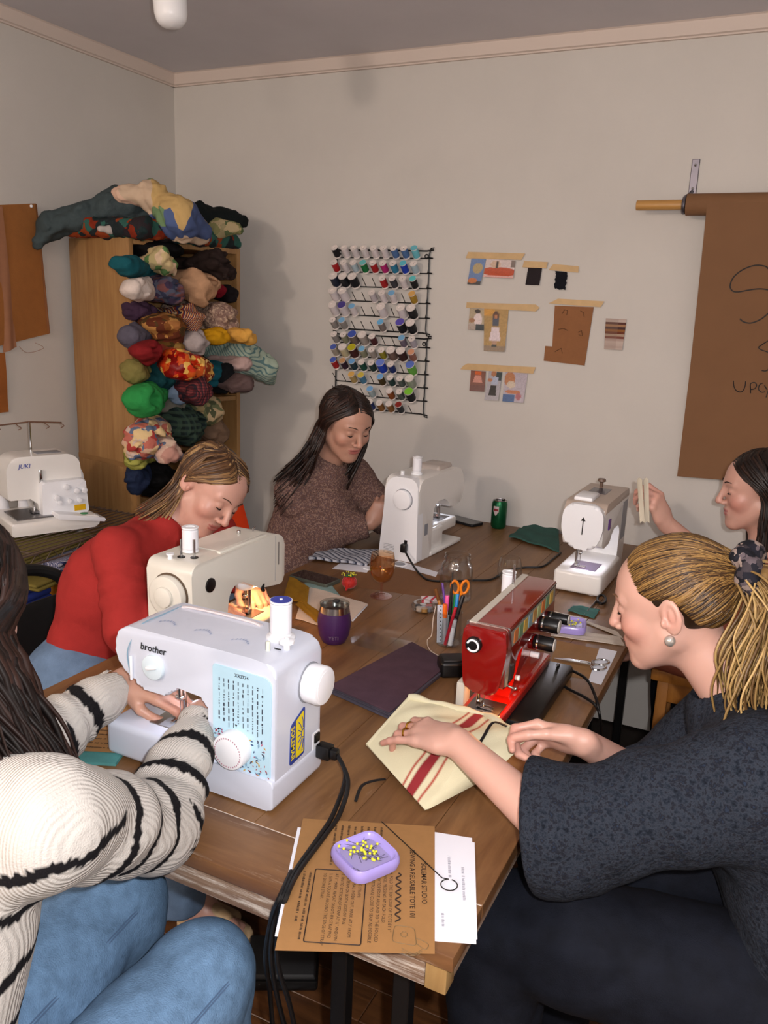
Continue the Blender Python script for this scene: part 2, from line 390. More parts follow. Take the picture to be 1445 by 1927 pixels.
        for q in cs:
            for a in range(3):
                if q[a] == 0:
                    r = list(q); r[a] = 1; r = tuple(r); v0, v1 = val[q], val[r]; m = (v0 < 0) != (v1 < 0)
                    t = np.where(m, v0/(v0-v1+1e-12*(v0 == v1)), 0); pt = np.repeat(np.array([q], float), len(I), 0); pt[:, a] += t
                    acc[m] += pt[m]; w[m] += 1
        V = s.lo+s.h*(I+acc/w[:, None]); Q = []
        for a in range(3):
            b, cc = (a+1) % 3, (a+2) % 3
            s0 = [slice(None)]*3; s1 = [slice(None)]*3; s0[a] = slice(0, n[a]-1); s1[a] = slice(1, n[a])
            e = ins[tuple(s0)] != ins[tuple(s1)]; E = np.stack(np.nonzero(e), 1)
            ok = (E[:, b] > 0) & (E[:, cc] > 0) & (E[:, b] < n[b]-1) & (E[:, cc] < n[cc]-1); E = E[ok]
            fl = ins[tuple(E.T)]
            def at(db, dc):
                G = E.copy(); G[:, b] += db; G[:, cc] += dc; return idm[tuple(G.T)]
            q = np.stack([at(-1, -1), at(0, -1), at(0, 0), at(-1, 0)], 1); q[~fl] = q[~fl][:, ::-1]; Q.append(q)
        return V, np.concatenate(Q)
def vq_obj(name, V, Q, mats, parent=None, label=None, mi=None):
    me = bpy.data.meshes.new(name); me.vertices.add(len(V)); me.vertices.foreach_set('co', np.asarray(V, np.float32).ravel())
    me.loops.add(Q.size); me.loops.foreach_set('vertex_index', Q.astype(np.int32).ravel()); me.polygons.add(len(Q))
    me.polygons.foreach_set('loop_start', np.arange(0, Q.size, 4, dtype=np.int32))
    for m in (mats if isinstance(mats, (list, tuple)) else [mats]): me.materials.append(m)
    if mi is not None: me.polygons.foreach_set('material_index', np.asarray(mi, np.int32))
    me.update(calc_edges=True); me.validate(); me.shade_smooth(); o = link(name, me, parent)
    if label: o['label'] = label
    return o
# ================================================================ the room
T = .75                       # table top
XL, YB, ZC = -2.651, 3.166, 2.547
M_wall = mat('wall_paint', '#ccc7c0', .8, var=.03, vs=3, bump=.12, bs=120)
M_ceil = mat('ceiling_paint', '#d2ced1', .9, var=.03, vs=4, bump=.1, bs=80)
M_trim = mat('trim_paint', '#d3c4b9', .55)
def struct(name, mb, m, parent=None, **k):
    o = mb.build(name, m, parent, **k)
    if parent is None: o['kind'] = 'structure'
    return o
struct('wall_back', MB().box(XL-.1, 2.1, YB, YB+.1, 0, ZC), M_wall)
struct('wall_left', MB().box(XL-.1, XL, -2.6, YB, 0, ZC), M_wall)
struct('wall_right', MB().box(2.0, 2.1, -2.6, YB, 0, ZC), M_wall)
struct('wall_front', MB().box(XL-.1, 2.1, -2.7, -2.6, 0, ZC), M_wall)
struct('ceiling', MB().box(XL-.1, 2.1, -2.7, YB+.1, ZC, ZC+.1), M_ceil)
fl = struct('floor', MB().box(XL-.1, 2.1, -2.7, YB+.1, -.1, -.012), mat('subfloor', '#1d120b', .8))
M_plank = mat_wood('floor_wood', '#3a2212', '#6b4425', 'X', 4, .4, 10, .3)
rp = random.Random(3); protos = []
for k in range(3):
    L = (1.15, .95, 1.35)[k]; protos.append(MB().box(0, L, 0, .098, -.012, 0).build('plank', M_plank, fl, bev=.0015, seg=1))
for o in protos: o.location.z = -50
y = -.6; i = 0
while y < 2.6:
    x = -2.64+rp.random()*-.0; k = rp.randrange(3); off = rp.random()*.8; x = -2.64-off+.0
    while x < .9:
        k = rp.randrange(3); L = (1.15, .95, 1.35)[k]
        if x > -2.66:
            o = protos[k].copy(); COL.objects.link(o); o.location = (x, y, 0)
        x += L+.002
    y += .1; i += 1
for o in protos: bpy.data.objects.remove(o)
# cornice: a flat board under the ceiling with a shadow bead below it
def cornice(name, a, b, n):
    m = MB(); a = Vector(a); b = Vector(b); n = Vector(n)
    prof = [(0, -.052), (.012, -.052), (.012, -.047), (.02, -.044), (.024, -.004), (.03, 0), (0, 0)]
    m.loft([[p+n*u+Vector((0, 0, v)) for u, v in prof] for p in (a, b)]); return struct(name, m, M_trim, smooth=False)
cornice('trim_1', (XL, -2.6, ZC), (XL, YB, ZC), (1, 0, 0)); cornice('trim_2', (XL, YB, ZC), (2.0, YB, ZC), (0, -1, 0))
# ceiling lamp: a white cylindrical track head
M_lampw = mat('lamp_white', '#f2f2f2', .3)
def lamp(x, y, lit, label, aim):
    t = thing('track_lamp', label, 'ceiling lamp', (x, y, ZC))
    MB().rcyl((x, y, ZC), (x, y, ZC-.03), .05, .004).build('ceiling_mount', M_lampw, t)
    MB().cyl((x, y, ZC-.02), (x, y, ZC-.085), .009).build('stem', M_lampw, t)
    c = Vector((x, y, ZC-.1)); d = Vector(aim).normalized(); A = axis_m(c-d*(.05 if d.z < 0 else .085), c+d*.12)
    MB(A).lathe([(.0, -.016), (.02, -.014), (.035, -.007), (.043, .004), (.047, .02), (.05, .16), (.046, .163), (.044, .155), (.04, .06), (0, .05)], 28).build('lamp_head', M_lampw, t)
    MB(A).lathe([(.0, .08), (.038, .085), (.036, .1), (0, .11)], 20).build('bulb', mat('bulb_lit', '#ffcf9a', .4, emit=6) if lit else mat('bulb_off', '#dcdcd8', .3), t)
lp = P(318, -28, Z=2.46)
lamp(lp.x, lp.y, False, 'white cylinder track lamp hanging from the ceiling', (-.16, .1, 1))
lamp(-1.95, -1.5, True, 'lit white track lamp behind the photographer on the bookcase side', (.05, .3, -1))
lamp(-.5, -2.0, True, 'lit white track lamp behind the photographer in the middle', (.05, .3, -1))
lamp(.75, -.6, True, 'lit white track lamp behind the photographer on the paper roll side', (-.2, .3, -1))
# ================================================================ the long table
tb = thing('work_table', 'long wooden work table with pale worn aprons under the sewing machines', 'table', (-.83, 2.0, 0))
M_top = mat_wood('table_top_wood', '#5c3c22', '#916a42', 'Y', 2.2, .42, 9, .15, worn=('#b39a80', .62, .5))
M_end = mat_wood('table_end_wood', '#573720', '#86603c', 'X', 2.2, .42, 9, .15, worn=('#c0ad98', .56, .6))
M_apron = mat_wood('table_apron_wood', '#5a3d2c', '#8d7560', 'X', 3, .6, 16, .4, worn=('#cfc6ba', .48, .85))
M_apronY = mat_wood('table_apron_wood_side', '#5a3d2c', '#8d7560', 'Y', 3, .6, 16, .4, worn=('#cfc6ba', .5, .8))
M_post = mat_wood('table_post_wood', '#8a6a3f', '#a98a5a', 'Z', 3, .5, 9, .15)
M_black = mat('black_metal', '#0c0c0d', .4)
tx0, tx1, ty0, ty1 = -1.372, -.298, .888, 3.15
nb = 8; bw = (tx1-tx0)/nb
for i in range(nb): MB().box(tx0+i*bw+.0004, tx0+(i+1)*bw-.0004, ty0+.1165, ty1, T-.024, T-random.random()*.0004).build('board', M_top, tb, bev=.0008, seg=1)
MB().box(tx0, tx1, ty0, ty0+.1145, T-.024, T).build('end_board', M_end, tb, bev=.002)
MB().box(tx0+.002, tx1-.002, ty0+.1145, ty0+.1165, T-.022, T-.0012).build('seam_filler', mat('seam_white', '#d8ccbd', .7), tb)
az0, az1 = T-.076, T-.024
MB().box(tx0+.03, tx1-.045, ty0+.014, ty0+.034, az0, az1).build('apron', M_apron, tb, bev=.0015)
MB().box(tx1-.034, tx1-.014, ty0+.045, ty1-.03, az0, az1).build('apron', M_apronY, tb, bev=.0015)
MB().box(tx0+.014, tx0+.034, ty0+.045, ty1-.03, az0, az1).build('apron', M_apronY, tb, bev=.0015)
MB().box(tx0+.03, tx1-.045, ty1-.034, ty1-.014, az0, az1).build('apron', M_apron, tb, bev=.0015)
for x in (tx1-.044, tx0+.012):
    for y in (ty0+.012, ty1-.044): MB().box(x, x+.032, y, y+.032, az0, az1).build('corner_block', M_post, tb, bev=.0015)
for ya, yb in ((ty0+.10, ty0+.16), (ty1-.2, ty1-.14)):
    for xa in (tx0+.09, tx1-.13, tx1-.24):
        MB().box(xa, xa+.028, ya, ya+.028, 0, az0).build('leg', M_black, tb, bev=.002, seg=1)
    MB().box(tx0+.06, tx1-.06, ya, ya+.03, az0-.016, az0).build('leg_rail', M_black, tb, bev=.002, seg=1)
MB().box(-.85, -.82, ty0+.1, ty1-.15, az0-.03, az0-.001).build('stretcher', M_black, tb)
# ================================================================ bookcase crammed with cloth
M_bk = mat_wood('bookcase_veneer', '#8a6238', '#b08a58', 'Z', 2.5, .45, 16, .1)
bk = thing('bookcase', 'light wood veneer bookcase crammed with rolled and bundled cloth', 'bookcase', (-2.384, 2.728, 0), math.radians(-10))
def bb(name, x0, x1, y0, y1, z0, z1): return MB().box(x0, x1, y0, y1, z0, z1).build(name, M_bk, bk, bev=.0015, local=True)
bx0, bx1, by0, by1, bz = -.185, .185, -.28, .28, 1.80
bb('side_panel', bx0, bx1, by0, by0+.02, 0, bz); bb('side_panel', bx0, bx1, by1-.02, by1, 0, bz)
bb('top_panel', bx0, bx1, by0+.0205, by1-.0205, bz-.022, bz-.002); bb('back_panel', bx0, bx0+.008, by0+.0205, by1-.0205, .03, bz-.023)
for z in (.06, .34, .62, .905, 1.19, 1.49): bb('shelf', bx0+.009, bx1-.005, by0+.0205, by1-.0205, z-.018, z)
MB().box(bx0, bx1-.0005, by0-.0015, by0-.0002, .935, .955).build('edge_band', mat('veneer_band', '#8f6a40', .5), bk, local=True)
# ---- cloth bundles. Each bundle is a soft roll pushed into a shelf, its end looking out into the room
def cloth(name, label, cat, m, prims, wr=(.006, 45), h=.0062, seed=0, group='cloth in the bookcase', cuts=(), an=(1, 1, 1)):
    pts = [];
    for q in prims:
        if q[0] == 'c': pts += [Vector(q[1])-Vector((q[3],)*3), Vector(q[1])+Vector((q[3],)*3), Vector(q[2])-Vector((q[4],)*3), Vector(q[2])+Vector((q[4],)*3)]
        else: R = max(q[2]); pts += [Vector(q[1])-Vector((R,)*3), Vector(q[1])+Vector((R,)*3)]
    lo = [min(p[i] for p in pts)-.015 for i in range(3)]; hi = [max(p[i] for p in pts)+.015 for i in range(3)]
    S = SDF(lo, hi, h)
    for q in prims:
        if q[0] == 'c': S.cone(q[1], q[2], q[3], q[4], q[5] if len(q) > 5 else .02, sq=q[6] if len(q) > 6 else None)
        elif q[0] == 'e': S.ell(q[1], q[2], q[3] if len(q) > 3 else .02, R=q[4] if len(q) > 4 else None)
        elif q[0] == '-': S.ell(q[1], q[2], q[3] if len(q) > 3 else .01, op='-')
        elif q[0] == 'b': S.box(q[1], q[2], q[3], q[4], R=q[5] if len(q) > 5 else None)
    if wr: S.noise(wr[0], wr[1], seed, 6, an); S.noise(wr[0]*.6, wr[1]*2.4, seed+100, 8, an)
    for c in cuts: S.plane(*c)
    V, Q = S.mesh(); o = vq_obj(name, V, Q, m)
    return tag(o, label, cat, group)
def bundle(px, py, wpx, hpx, xf, m, label, name='cloth_bundle', seed=0, roll=True, back=.27, drop=0, lean=0, wr=(.012, 55), lim=247):
    """front end centred on a photo pixel at plane X=xf"""
    xf = xf+.10*(px-250)/200; c = P(px+5, py, X=xf); dep = (c-Vector(CAM)).dot(Vector(FW)); ry = wpx*dep/F_/2/.85; rz = hpx*dep/F_/2*.95
    r = (ry+rz)/2; c.y = max(c.y, P(lim, py, X=xf).y+r*1.12); f = Vector((xf-min(r, .04), c.y, c.z)); back = .2
    b = Vector((-2.38, min(max(c.y+.06, 2.47+r), 2.93-r), c.z+drop+.005)); m_ = Vector((-2.26+.09*(px-250)/200, min(max(f.y*.5+b.y*.5, 2.46+r), 2.96-r), (f.z+b.z)/2))
    sq_ = ((0, 0, 1), min(1.6, max(.4, rz/ry))); pr = [('c', b, m_, r*.8, r*.9, .02, sq_), ('c', m_, f, r*.9, r, .03, sq_)]
    rq = random.Random(seed*7+1)
    for _ in range(3):
        a = rq.uniform(0, 6.28); o_ = Vector((0, math.cos(a)*r*.42, math.sin(a)*r*.42)); l_ = r*rq.uniform(.5, .64); pr.append(('c', m_+o_*.6, f+o_+Vector((rq.uniform(-.02, .025), 0, 0)), l_*.8, l_, .012))
    if roll:
        pr.append(('-', (xf+.012, c.y+.2*ry, c.z+.1*rz), (.03, ry*.45, rz*.3), .012))
    return cloth(name, label, 'cloth', m, pr, wr, seed=seed, an=(.4, 1, 1))
C_ = mat_cells; S_ = mat_stripes
def plain(n, c, var=.12, rough=.85): return mat(n, c, rough, var=var, vs=25, bump=.35, bs=300, spec=.2)
# shelf 1 (top opening)
bundle(300, 470, 95, 45, -2.24, plain('cloth_black', '#0d0c0e'), 'black cloth stuffed at the back of the top shelf', seed=1, roll=False, lean=.05)
bundle(425, 500, 62, 38, -2.10, plain('cloth_brownblack', '#2a1f1c'), 'dark brown rolled cloth with a frayed edge sticking far out of the top shelf', name='cloth_roll', seed=2, lean=-.02)
bundle(440, 550, 40, 30, -2.16, plain('cloth_black2', '#171214'), 'black cloth end below the dark brown roll', seed=3, roll=False)
bundle(413, 543, 18, 24, -2.17, plain('cloth_crimson', '#7a1020'), 'narrow strip of crimson cloth beside the tan roll', seed=4, roll=False)
bundle(308, 495, 62, 40, -2.17, C_('cloth_patch1', ['#cbb586', '#5d7f4b', '#d8bb9a', '#b9a878'], 26), 'green and beige checked bundle on the top shelf', seed=5, roll=False)
bundle(252, 503, 46, 40, -2.06, plain('cloth_teal', '#124f58'), 'teal cloth hanging out above the white bundle', seed=6, roll=False, wr=(.012, 36), lim=226)
bundle(268, 545, 50, 48, -2.07, plain('cloth_white', '#cfc0b6'), 'white cloth bundle sagging out at the corner of the bookcase', seed=7, wr=(.012, 34), drop=.0, lim=240)
bundle(322, 545, 56, 54, -2.15, C_('cloth_navyprint', ['#463a52', '#6d5560', '#3a3f56', '#7e4f4c', '#5b5e70'], 60, stretch=(1, .3, 1)), 'navy and maroon streaked roll beside the white bundle', name='cloth_roll', seed=8)
bundle(382, 535, 78, 60, -2.14, plain('cloth_tan', '#b58d6c'), 'tan pink rolled cloth on the top shelf', name='cloth_roll', seed=9)
# shelf 2
bundle(263, 590, 36, 36, -2.22, plain('cloth_plum', '#3f2b3f'), 'dark plum cloth tucked under the white bundle', seed=10, roll=False)
bundle(322, 612, 92, 54, -2.15, C_('cloth_brownfloral', ['#7a4a22', '#a06a3a', '#4f3a1e', '#b58448', '#5e2d1a'], 34), 'brown paisley bundle on the middle shelf', seed=11)
bundle(372, 598, 52, 34, -2.13, S_('cloth_multistripe', ['#a8512c', '#2b2b4c', '#d6a76a', '#8a3326', '#3f3a5e', '#c9b08a'], 26, 'Y', rot=(.5, 0, .4)), 'roll with orange, navy and cream stripes', name='cloth_roll', seed=12, roll=False)
bundle(428, 600, 56, 62, -2.13, C_('cloth_tweed', ['#a58a78', '#7e6258', '#c2a890', '#8d7266'], 140), 'speckled beige tweed roll at the far end of the middle shelf', name='cloth_roll', seed=13)
bundle(258, 632, 30, 40, -2.2, plain('cloth_greyblue', '#5a5663'), 'grey cloth tucked beside the paisley bundle', seed=14, roll=False)
bundle(320, 655, 90, 34, -2.16, C_('cloth_brownfloral2', ['#6a4a1f', '#8f6d36', '#4a3616', '#7a3520'], 30), 'brown flowered cloth under the paisley bundle', seed=15, roll=False)
# shelf 3
bundle(284, 662, 60, 44, -2.10, plain('cloth_red', '#7d1c1f'), 'dark red folded cloth on the third shelf', seed=16, wr=(.01, 40))
bundle(378, 645, 56, 32, -2.11, plain('cloth_greywhite', '#a79c9a'), 'greyish white cloth under the yellow strip', seed=17, roll=False)
bundle(418, 640, 56, 20, -2.08, plain('cloth_yellow', '#b8860f'), 'mustard yellow strip of cloth lying over the striped one', seed=18, roll=False)
bundle(470, 634, 44, 22, -2.03, plain('cloth_peach', '#d6a04a'), 'peach yellow crumpled cloth at the end of the yellow strip', seed=19, roll=False, wr=(.01, 60))
cloth('cloth_drape', 'pale green pinstriped cloth falling far out of the third shelf', 'cloth', S_('cloth_pinstripe', ['#a3b3a2', '#a3b3a2', '#5f7f80'], 26, 'X', rot=(.0, .6, .3)),
      [('c', P(405, 655, X=-2.2), P(455, 668, X=-2.06), .055, .065, .03), ('c', P(455, 668, X=-2.06), P(498, 695, X=-2.0), .062, .05, .03), ('c', P(498, 695, X=-2.0), P(512, 718, X=-1.99), .045, .018, .02)], (.01, 40), seed=20)
bundle(356, 690, 62, 54, -2.06, C_('cloth_satin', ['#a3180f', '#c4561f', '#e0b25a', '#7a0f0c', '#c9381a'], 34, rough=.3), 'shiny red and gold satin bundle in the middle of the bookcase', seed=21, wr=(.014, 40))
bundle(386, 700, 36, 46, -2.07, C_('cloth_satin2', ['#6a1c12', '#c79a4c', '#8d3a1a', '#d8b878'], 60), 'rust and gold print beside the satin bundle', seed=22, roll=False)
bundle(262, 702, 34, 44, -2.13, plain('cloth_olive', '#7d7340'), 'olive cloth at the corner above the green bundle', seed=23, roll=False)
bundle(308, 715, 64, 44, -2.15, plain('cloth_deepteal', '#0f3b40'), 'deep teal cloth behind the satin bundle', seed=24, roll=False)
bundle(410, 708, 44, 50, -2.12, plain('cloth_teal2', '#14505c'), 'teal bundle at the far end of the third shelf', seed=25)
bundle(432, 712, 26, 44, -2.09, plain('cloth_black3', '#121417'), 'black cloth beside the far teal bundle', seed=26, roll=False)
bundle(455, 690, 30, 22, -2.09, plain('cloth_pinkish', '#b59a94'), 'pale pink scrap under the pinstriped cloth', seed=27, roll=False)
bundle(468, 728, 46, 28, -2.02, plain('cloth_taupe', '#5e4c4a'), 'taupe rolled cloth sticking out under the pinstriped cloth', name='cloth_roll', seed=28)
bundle(338, 738, 70, 22, -2.16, plain('cloth_paleblue', '#7f93ab'), 'pale blue cloth under the satin bundle', seed=29, roll=False)
bundle(386, 735, 26, 46, -2.05, S_('cloth_plaidred', ['#5a2429', '#33262e', '#7d3a3a'], 30, 'Y', check=('Z', '#1d1a22', .5)), 'dark red plaid strip hanging over the shelf edge', seed=30, roll=False)
bundle(282, 755, 66, 66, -2.05, plain('cloth_green', '#2c8a45'), 'bright green bundle bulging out of the bookcase', seed=31, wr=(.012, 34))
# shelf 4 and 5
bundle(336, 765, 36, 44, -2.18, plain('cloth_grey2', '#6e6a60'), 'grey cloth beside the green bundle', seed=32, roll=False)
bundle(358, 800, 70, 78, -2.15, S_('cloth_darkplaid', ['#1f2c2c', '#2f4238', '#16201f'], 14, 'Y', check=('Z', '#3d4f40', .6)), 'dark green plaid bundle on the fourth shelf', seed=33)
bundle(398, 775, 58, 62, -2.17, C_('cloth_camo', ['#a08d64', '#6f7350', '#c2a982', '#55593f'], 30), 'camouflage coloured bundle on the fourth shelf', seed=34)
bundle(412, 815, 34, 44, -2.19, plain('cloth_brown3', '#7d6450'), 'brown cloth hanging below the camouflage bundle', seed=35, roll=False)
bundle(285, 830, 72, 74, -2.08, C_('cloth_painted', ['#c9a48a', '#b8695a', '#d8bb8a', '#5e6b85', '#c7b2a4', '#a83f38'], 40, stretch=(1, .6, 1)), 'pink, blue and yellow painted-look roll near the bottom', name='cloth_roll', seed=36)
bundle(325, 855, 56, 44, -2.03, C_('cloth_painted2', ['#c9a796', '#d3b8a4', '#8d8a9a', '#b98a7c'], 26), 'pale pink end of cloth spilling forward from the painted-look roll', seed=37, roll=False)
bundle(266, 858, 36, 52, -2.14, C_('cloth_lime', ['#8d8f3c', '#a5a552', '#6c7233'], 30), 'yellow green cloth at the corner under the painted-look roll', seed=38, roll=False)
bundle(300, 905, 90, 40, -2.2, plain('cloth_black4', '#0a0a0c'), 'black cloth on the shelf behind the bent head', seed=39, roll=False)
bundle(262, 905, 20, 44, -2.17, plain('cloth_navy', '#1c2740'), 'navy cloth at the edge of the lowest visible shelf', seed=40, roll=False)
# on top of the bookcase
zt = 1.80
M_denim = plain('cloth_slate', '#3f4a4c')
cloth('cloth_drape', 'slate grey-green cloth heaped over the top of the bookcase', 'cloth', M_denim,
      [('c', (-2.56, 2.36, zt+.035), (-2.38, 2.55, zt+.125), .05, .075, .05, ((0, 0, 1), .8)), ('c', (-2.38, 2.55, zt+.125), (-2.33, 2.86, zt+.115), .075, .06, .05, ((0, 0, 1), .7)), ('c', (-2.56, 2.38, zt+.03), (-2.6, 2.31, zt-.025), .035, .018, .03)], (.014, 36), seed=50, group='cloth on top of the bookcase')
M_flor = C_('cloth_darkfloral', ['#20282a', '#7d2a14', '#1c2b2c', '#2f5a50', '#2a2326', '#8f3c1a'], 22)
cloth('cloth_drape', 'dark floral cloth with orange and teal flowers under the slate heap', 'cloth', M_flor,
      [('b', (-2.36, 2.70, zt+.032), (.2, .30, .032), .03, .02), ('c', (-2.22, 2.5, zt+.03), (-2.2, 2.95, zt+.02), .028, .028, .02)], (.010, 44), seed=51, group='cloth on top of the bookcase')
M_quilt = C_('cloth_quilt', ['#c9b096', '#46547a', '#d8b49c', '#6f8a62', '#cbbcae', '#50608a', '#c2a26a'], 9, distort=.25)
cloth('cloth_drape', 'patchwork quilt in blue, peach and green hanging over the bookcase front', 'cloth', M_quilt,
      [('c', P(232, 366, X=-2.33), P(285, 372, X=-2.25), .03, .042, .03), ('c', P(285, 372, X=-2.25), P(335, 408, X=-2.13), .045, .07, .04), ('c', P(335, 408, X=-2.13), P(378, 440, X=-2.1), .066, .034, .04)], (.012, 40), seed=52, group='cloth on top of the bookcase')
cloth('cloth_bundle', 'black cloth at the far end of the bookcase top', 'cloth', plain('cloth_black5', '#141a1a'),
      [('c', P(375, 405, X=-2.25), P(430, 418, X=-2.18), .05, .04, .03), ('c', P(430, 418, X=-2.18), P(456, 418, X=-2.12), .035, .02, .02)], (.009, 40), seed=53, group='cloth on top of the bookcase')
cloth('cloth_bundle', 'small green and cream flowered cloth at the far end of the bookcase top', 'cloth', C_('cloth_creamflor', ['#a89a72', '#5c6b46', '#c2ad84', '#8d8a5c'], 36),
      [('c', P(408, 432, X=-2.18), P(448, 430, X=-2.11), .035, .022, .02)], (.007, 50), seed=54, group='cloth on top of the bookcase')
cloth('cloth_bundle', 'pale scrap of cloth hanging over the near edge of the bookcase top', 'cloth', plain('cloth_palescrap', '#b3aaa4'),
      [('c', P(190, 430, X=-2.34), P(225, 433, X=-2.3), .012, .014, .01)], (.004, 60), h=.005, seed=55, group='cloth on top of the bookcase')
# ================================================================ wire rack with the overlocker
M_wire = mat('rack_wire', '#8a7a70', .35, .7)
rk = thing('wire_rack', 'brown wire shelving rack with two shelves against the side wall', 'wire rack', (-2.38, 1.9, 0))
rx0, rx1, ry0, ry1 = -2.63, -2.13, 1.25, 2.40
for lv in (.765, .56):
    for j in range(16):
        x = rx0+.02+(rx1-rx0-.04)*j/15
        if lv > .6 or j % 2 == 0: MB().cyl((x, ry0, lv), (x, ry1, lv), .0022, seg=6).build('shelf_wire', M_wire, rk)
    for yy in (ry0, ry1, (ry0+ry1)/2): MB().cyl((rx0, yy, lv-.006), (rx1, yy, lv-.006), .0035, seg=6).build('cross_wire', M_wire, rk)
    for xx in (rx0, rx1):
        MB().cyl((xx, ry0, lv), (xx, ry1, lv), .004, seg=6).build('edge_wire', M_wire, rk); MB().cyl((xx, ry0, lv-.035), (xx, ry1, lv-.035), .004, seg=6).build('edge_wire', M_wire, rk)
        zz = [Vector((xx, ry0+(ry1-ry0)*i/36, lv-.035*(i % 2))) for i in range(37)]; MB().tube(zz, .002, 5).build('truss_wire', M_wire, rk)
for x in (rx0+.01, rx1-.01):
    for y in (ry0+.01, ry1-.01): MB().cyl((x, y, 0), (x, y, .79), .0125, seg=12).build('post', M_wire, rk)
MB().box(rx0, rx1, ry0, ry1, .2, .212).build('bottom_board', mat('rack_board', '#3a2f28', .7), rk)
def folded(name, label, c, s, m, rz=0, layers=3, seed=0, group='folded cloth on the wire rack'):
    mb = MB(Matrix.Translation(c) @ Matrix.Rotation(rz, 4, 'Z')); rg = random.Random(seed)
    for k in range(layers):
        z0 = -s[2]/2+s[2]*k/layers; z1 = z0+s[2]/layers-.001; d = [rg.uniform(-.006, .006) for _ in range(4)]
        mb.rbox(-s[0]/2+d[0], s[0]/2+d[1], -s[1]/2+d[2], s[1]/2+d[3], z0, z1, min((z1-z0)*.48, .012), 3)
    return tag(mb.build(name, m), label, 'cloth', group)
q = P(60, 1048, X=-2.2)
folded('folded_cloth', 'folded khaki cloth, topmost on the wire rack under the overlocker', (-2.38, 1.93, .738), (.42, .36, .028), plain('khaki1', '#6b6032'), .15, 3, 1)
folded('folded_cloth', 'blue and white gingham cloth folded on the khaki ones', (-2.23, 1.965, .7005), (.22, .2, .042), S_('gingham', ['#c8c4cc', '#3a4270'], 55, 'X', check=('Y', '#232b58', .55)), .15, 2, 2)
folded('folded_cloth', 'folded khaki cloth just under the gingham', (-2.28, 1.94, .666), (.36, .36, .026), plain('khaki2', '#72652f'), .12, 2, 3)
cloth('cloth_bundle', 'orange cloth bundle on the lower wire shelf', 'cloth', plain('cloth_orange', '#b5721a'), [('e', (-2.24, 2.05, .606), (.11, .11, .04), .02), ('e', (-2.19, 2.0, .60), (.07, .08, .036), .02)], (.008, 40), seed=61, group='folded cloth on the wire rack')
folded('folded_cloth', 'folded royal blue cloth beside the orange bundle', (-2.27, 1.84, .607), (.2, .14, .085), plain('cloth_royal', '#27377e'), .1, 3, 5)
folded('folded_cloth', 'pink and yellow patched cloth at the near end of the lower wire shelf', (-2.27, 1.66, .60), (.22, .16, .07), C_('cloth_patch9', ['#b8685c', '#c7a860', '#8f8ba0'], 16), -.1, 3, 6)
folded('folded_cloth', 'dark green folded cloth at the far end of the lower wire shelf', (-2.33, 2.26, .60), (.2, .14, .07), plain('cloth_dkgreen', '#44553a'), 0, 2, 7)
# ================================================================ chairs
M_orange = mat('orange_plastic', '#c8380c', .45, var=.05, vs=8)
def chair_shell(name, label, loc, rz, m, legm, seat=.45, back=.86, wid=.46, hole=False, tilt=.10):
    """chair facing local +Y"""
    t = thing(name, label, 'chair', loc, rz)
    sh = MB(); rings = []
    MB().rbox(-wid/2, wid/2, -.21, .21, seat-.035, seat, .016, 3).build('seat', m, t, local=True)
    def bk(u, v):
        x = (u-.5)*wid; z = seat+.08+(back-seat-.08)*v; x *= (1-.12*v*v); return (x, -.2-tilt*v+.05*(2*abs(u-.5))**2, z)
    if not hole: MB().sheet(bk, 14, 12, .014).build('backrest', m, t, bev=.004, local=True)
    else:
        MB().sheet(lambda u, v: bk(u, v*.66), 14, 8, .016).build('backrest', m, t, bev=.004, local=True)
        arc = [bk(.02, .6), bk(.0, .74), bk(.04, .88), bk(.2, .99), bk(.5, 1.03), bk(.8, .99), bk(.96, .88), bk(1, .74), bk(.98, .6)]
        MB().tube(smooth_path(arc, 5), .018, 10).build('backrest_rim', m, t, local=True)
    for sx in (-1, 1):
        MB().cyl((sx*wid*.40, .17, seat-.03), (sx*wid*.44, .2, 0), .011).build('leg', legm, t, local=True)
        MB().tube([(sx*wid*.44, -.24, 0), (sx*wid*.42, -.19, seat-.03), (sx*wid*.42, -.205, seat+.12)], .011, 10).build('leg', legm, t, local=True)
    return t
chair_shell('moulded_chair', 'orange moulded chair behind the woman in the speckled brown jumper', (-1.66, 2.30, 0), -PI/2-.15, M_orange, mat('chrome', '#c8c8c8', .15, 1), back=.90, wid=.52, seat=.43)
chair_shell('padded_chair', 'black chair with an open rounded back behind the woman in red', (-1.66, 1.60, 0), -PI/2+.25, mat('chair_black', '#0b0b0c', .6), M_black, back=.79, wid=.46, hole=True, seat=.44)
chair_shell('padded_chair', 'black chair under the woman in the striped jumper', (-.86, .40, 0), .25, mat('chair_black2', '#101011', .6), M_black, back=.8, wid=.44, seat=.40)
# wooden folding chair by the table's far right side
M_oak = mat_wood('oak_chair', '#7a4a1a', '#a86f2e', 'Z', 4, .4, 10, .1)
def wood_chair(label, loc, rz, m):
    t = thing('wooden_chair', label, 'chair', loc, rz)
    for sx in (-1, 1):
        MB().box(sx*.19-.016, sx*.19+.016, -.2, -.165, 0, .86).build('back_post', m, t, bev=.004, local=True)
        MB().box(sx*.19-.016, sx*.19+.016, .15, .185, 0, .385).build('leg', m, t, bev=.004, local=True)
        MB().box(sx*.19-.01, sx*.19+.01, -.165, .15, .2, .225).build('side_rail', m, t, bev=.002, local=True)
    MB().rbox(-.21, .21, -.2, .2, .385, .41, .01, 2).build('seat', m, t, local=True)
    for z in (.80, .68, .56): MB().box(-.175, .175, -.192, -.174, z-.03, z+.03).build('back_slat', m, t, bev=.003, local=True)
    return t
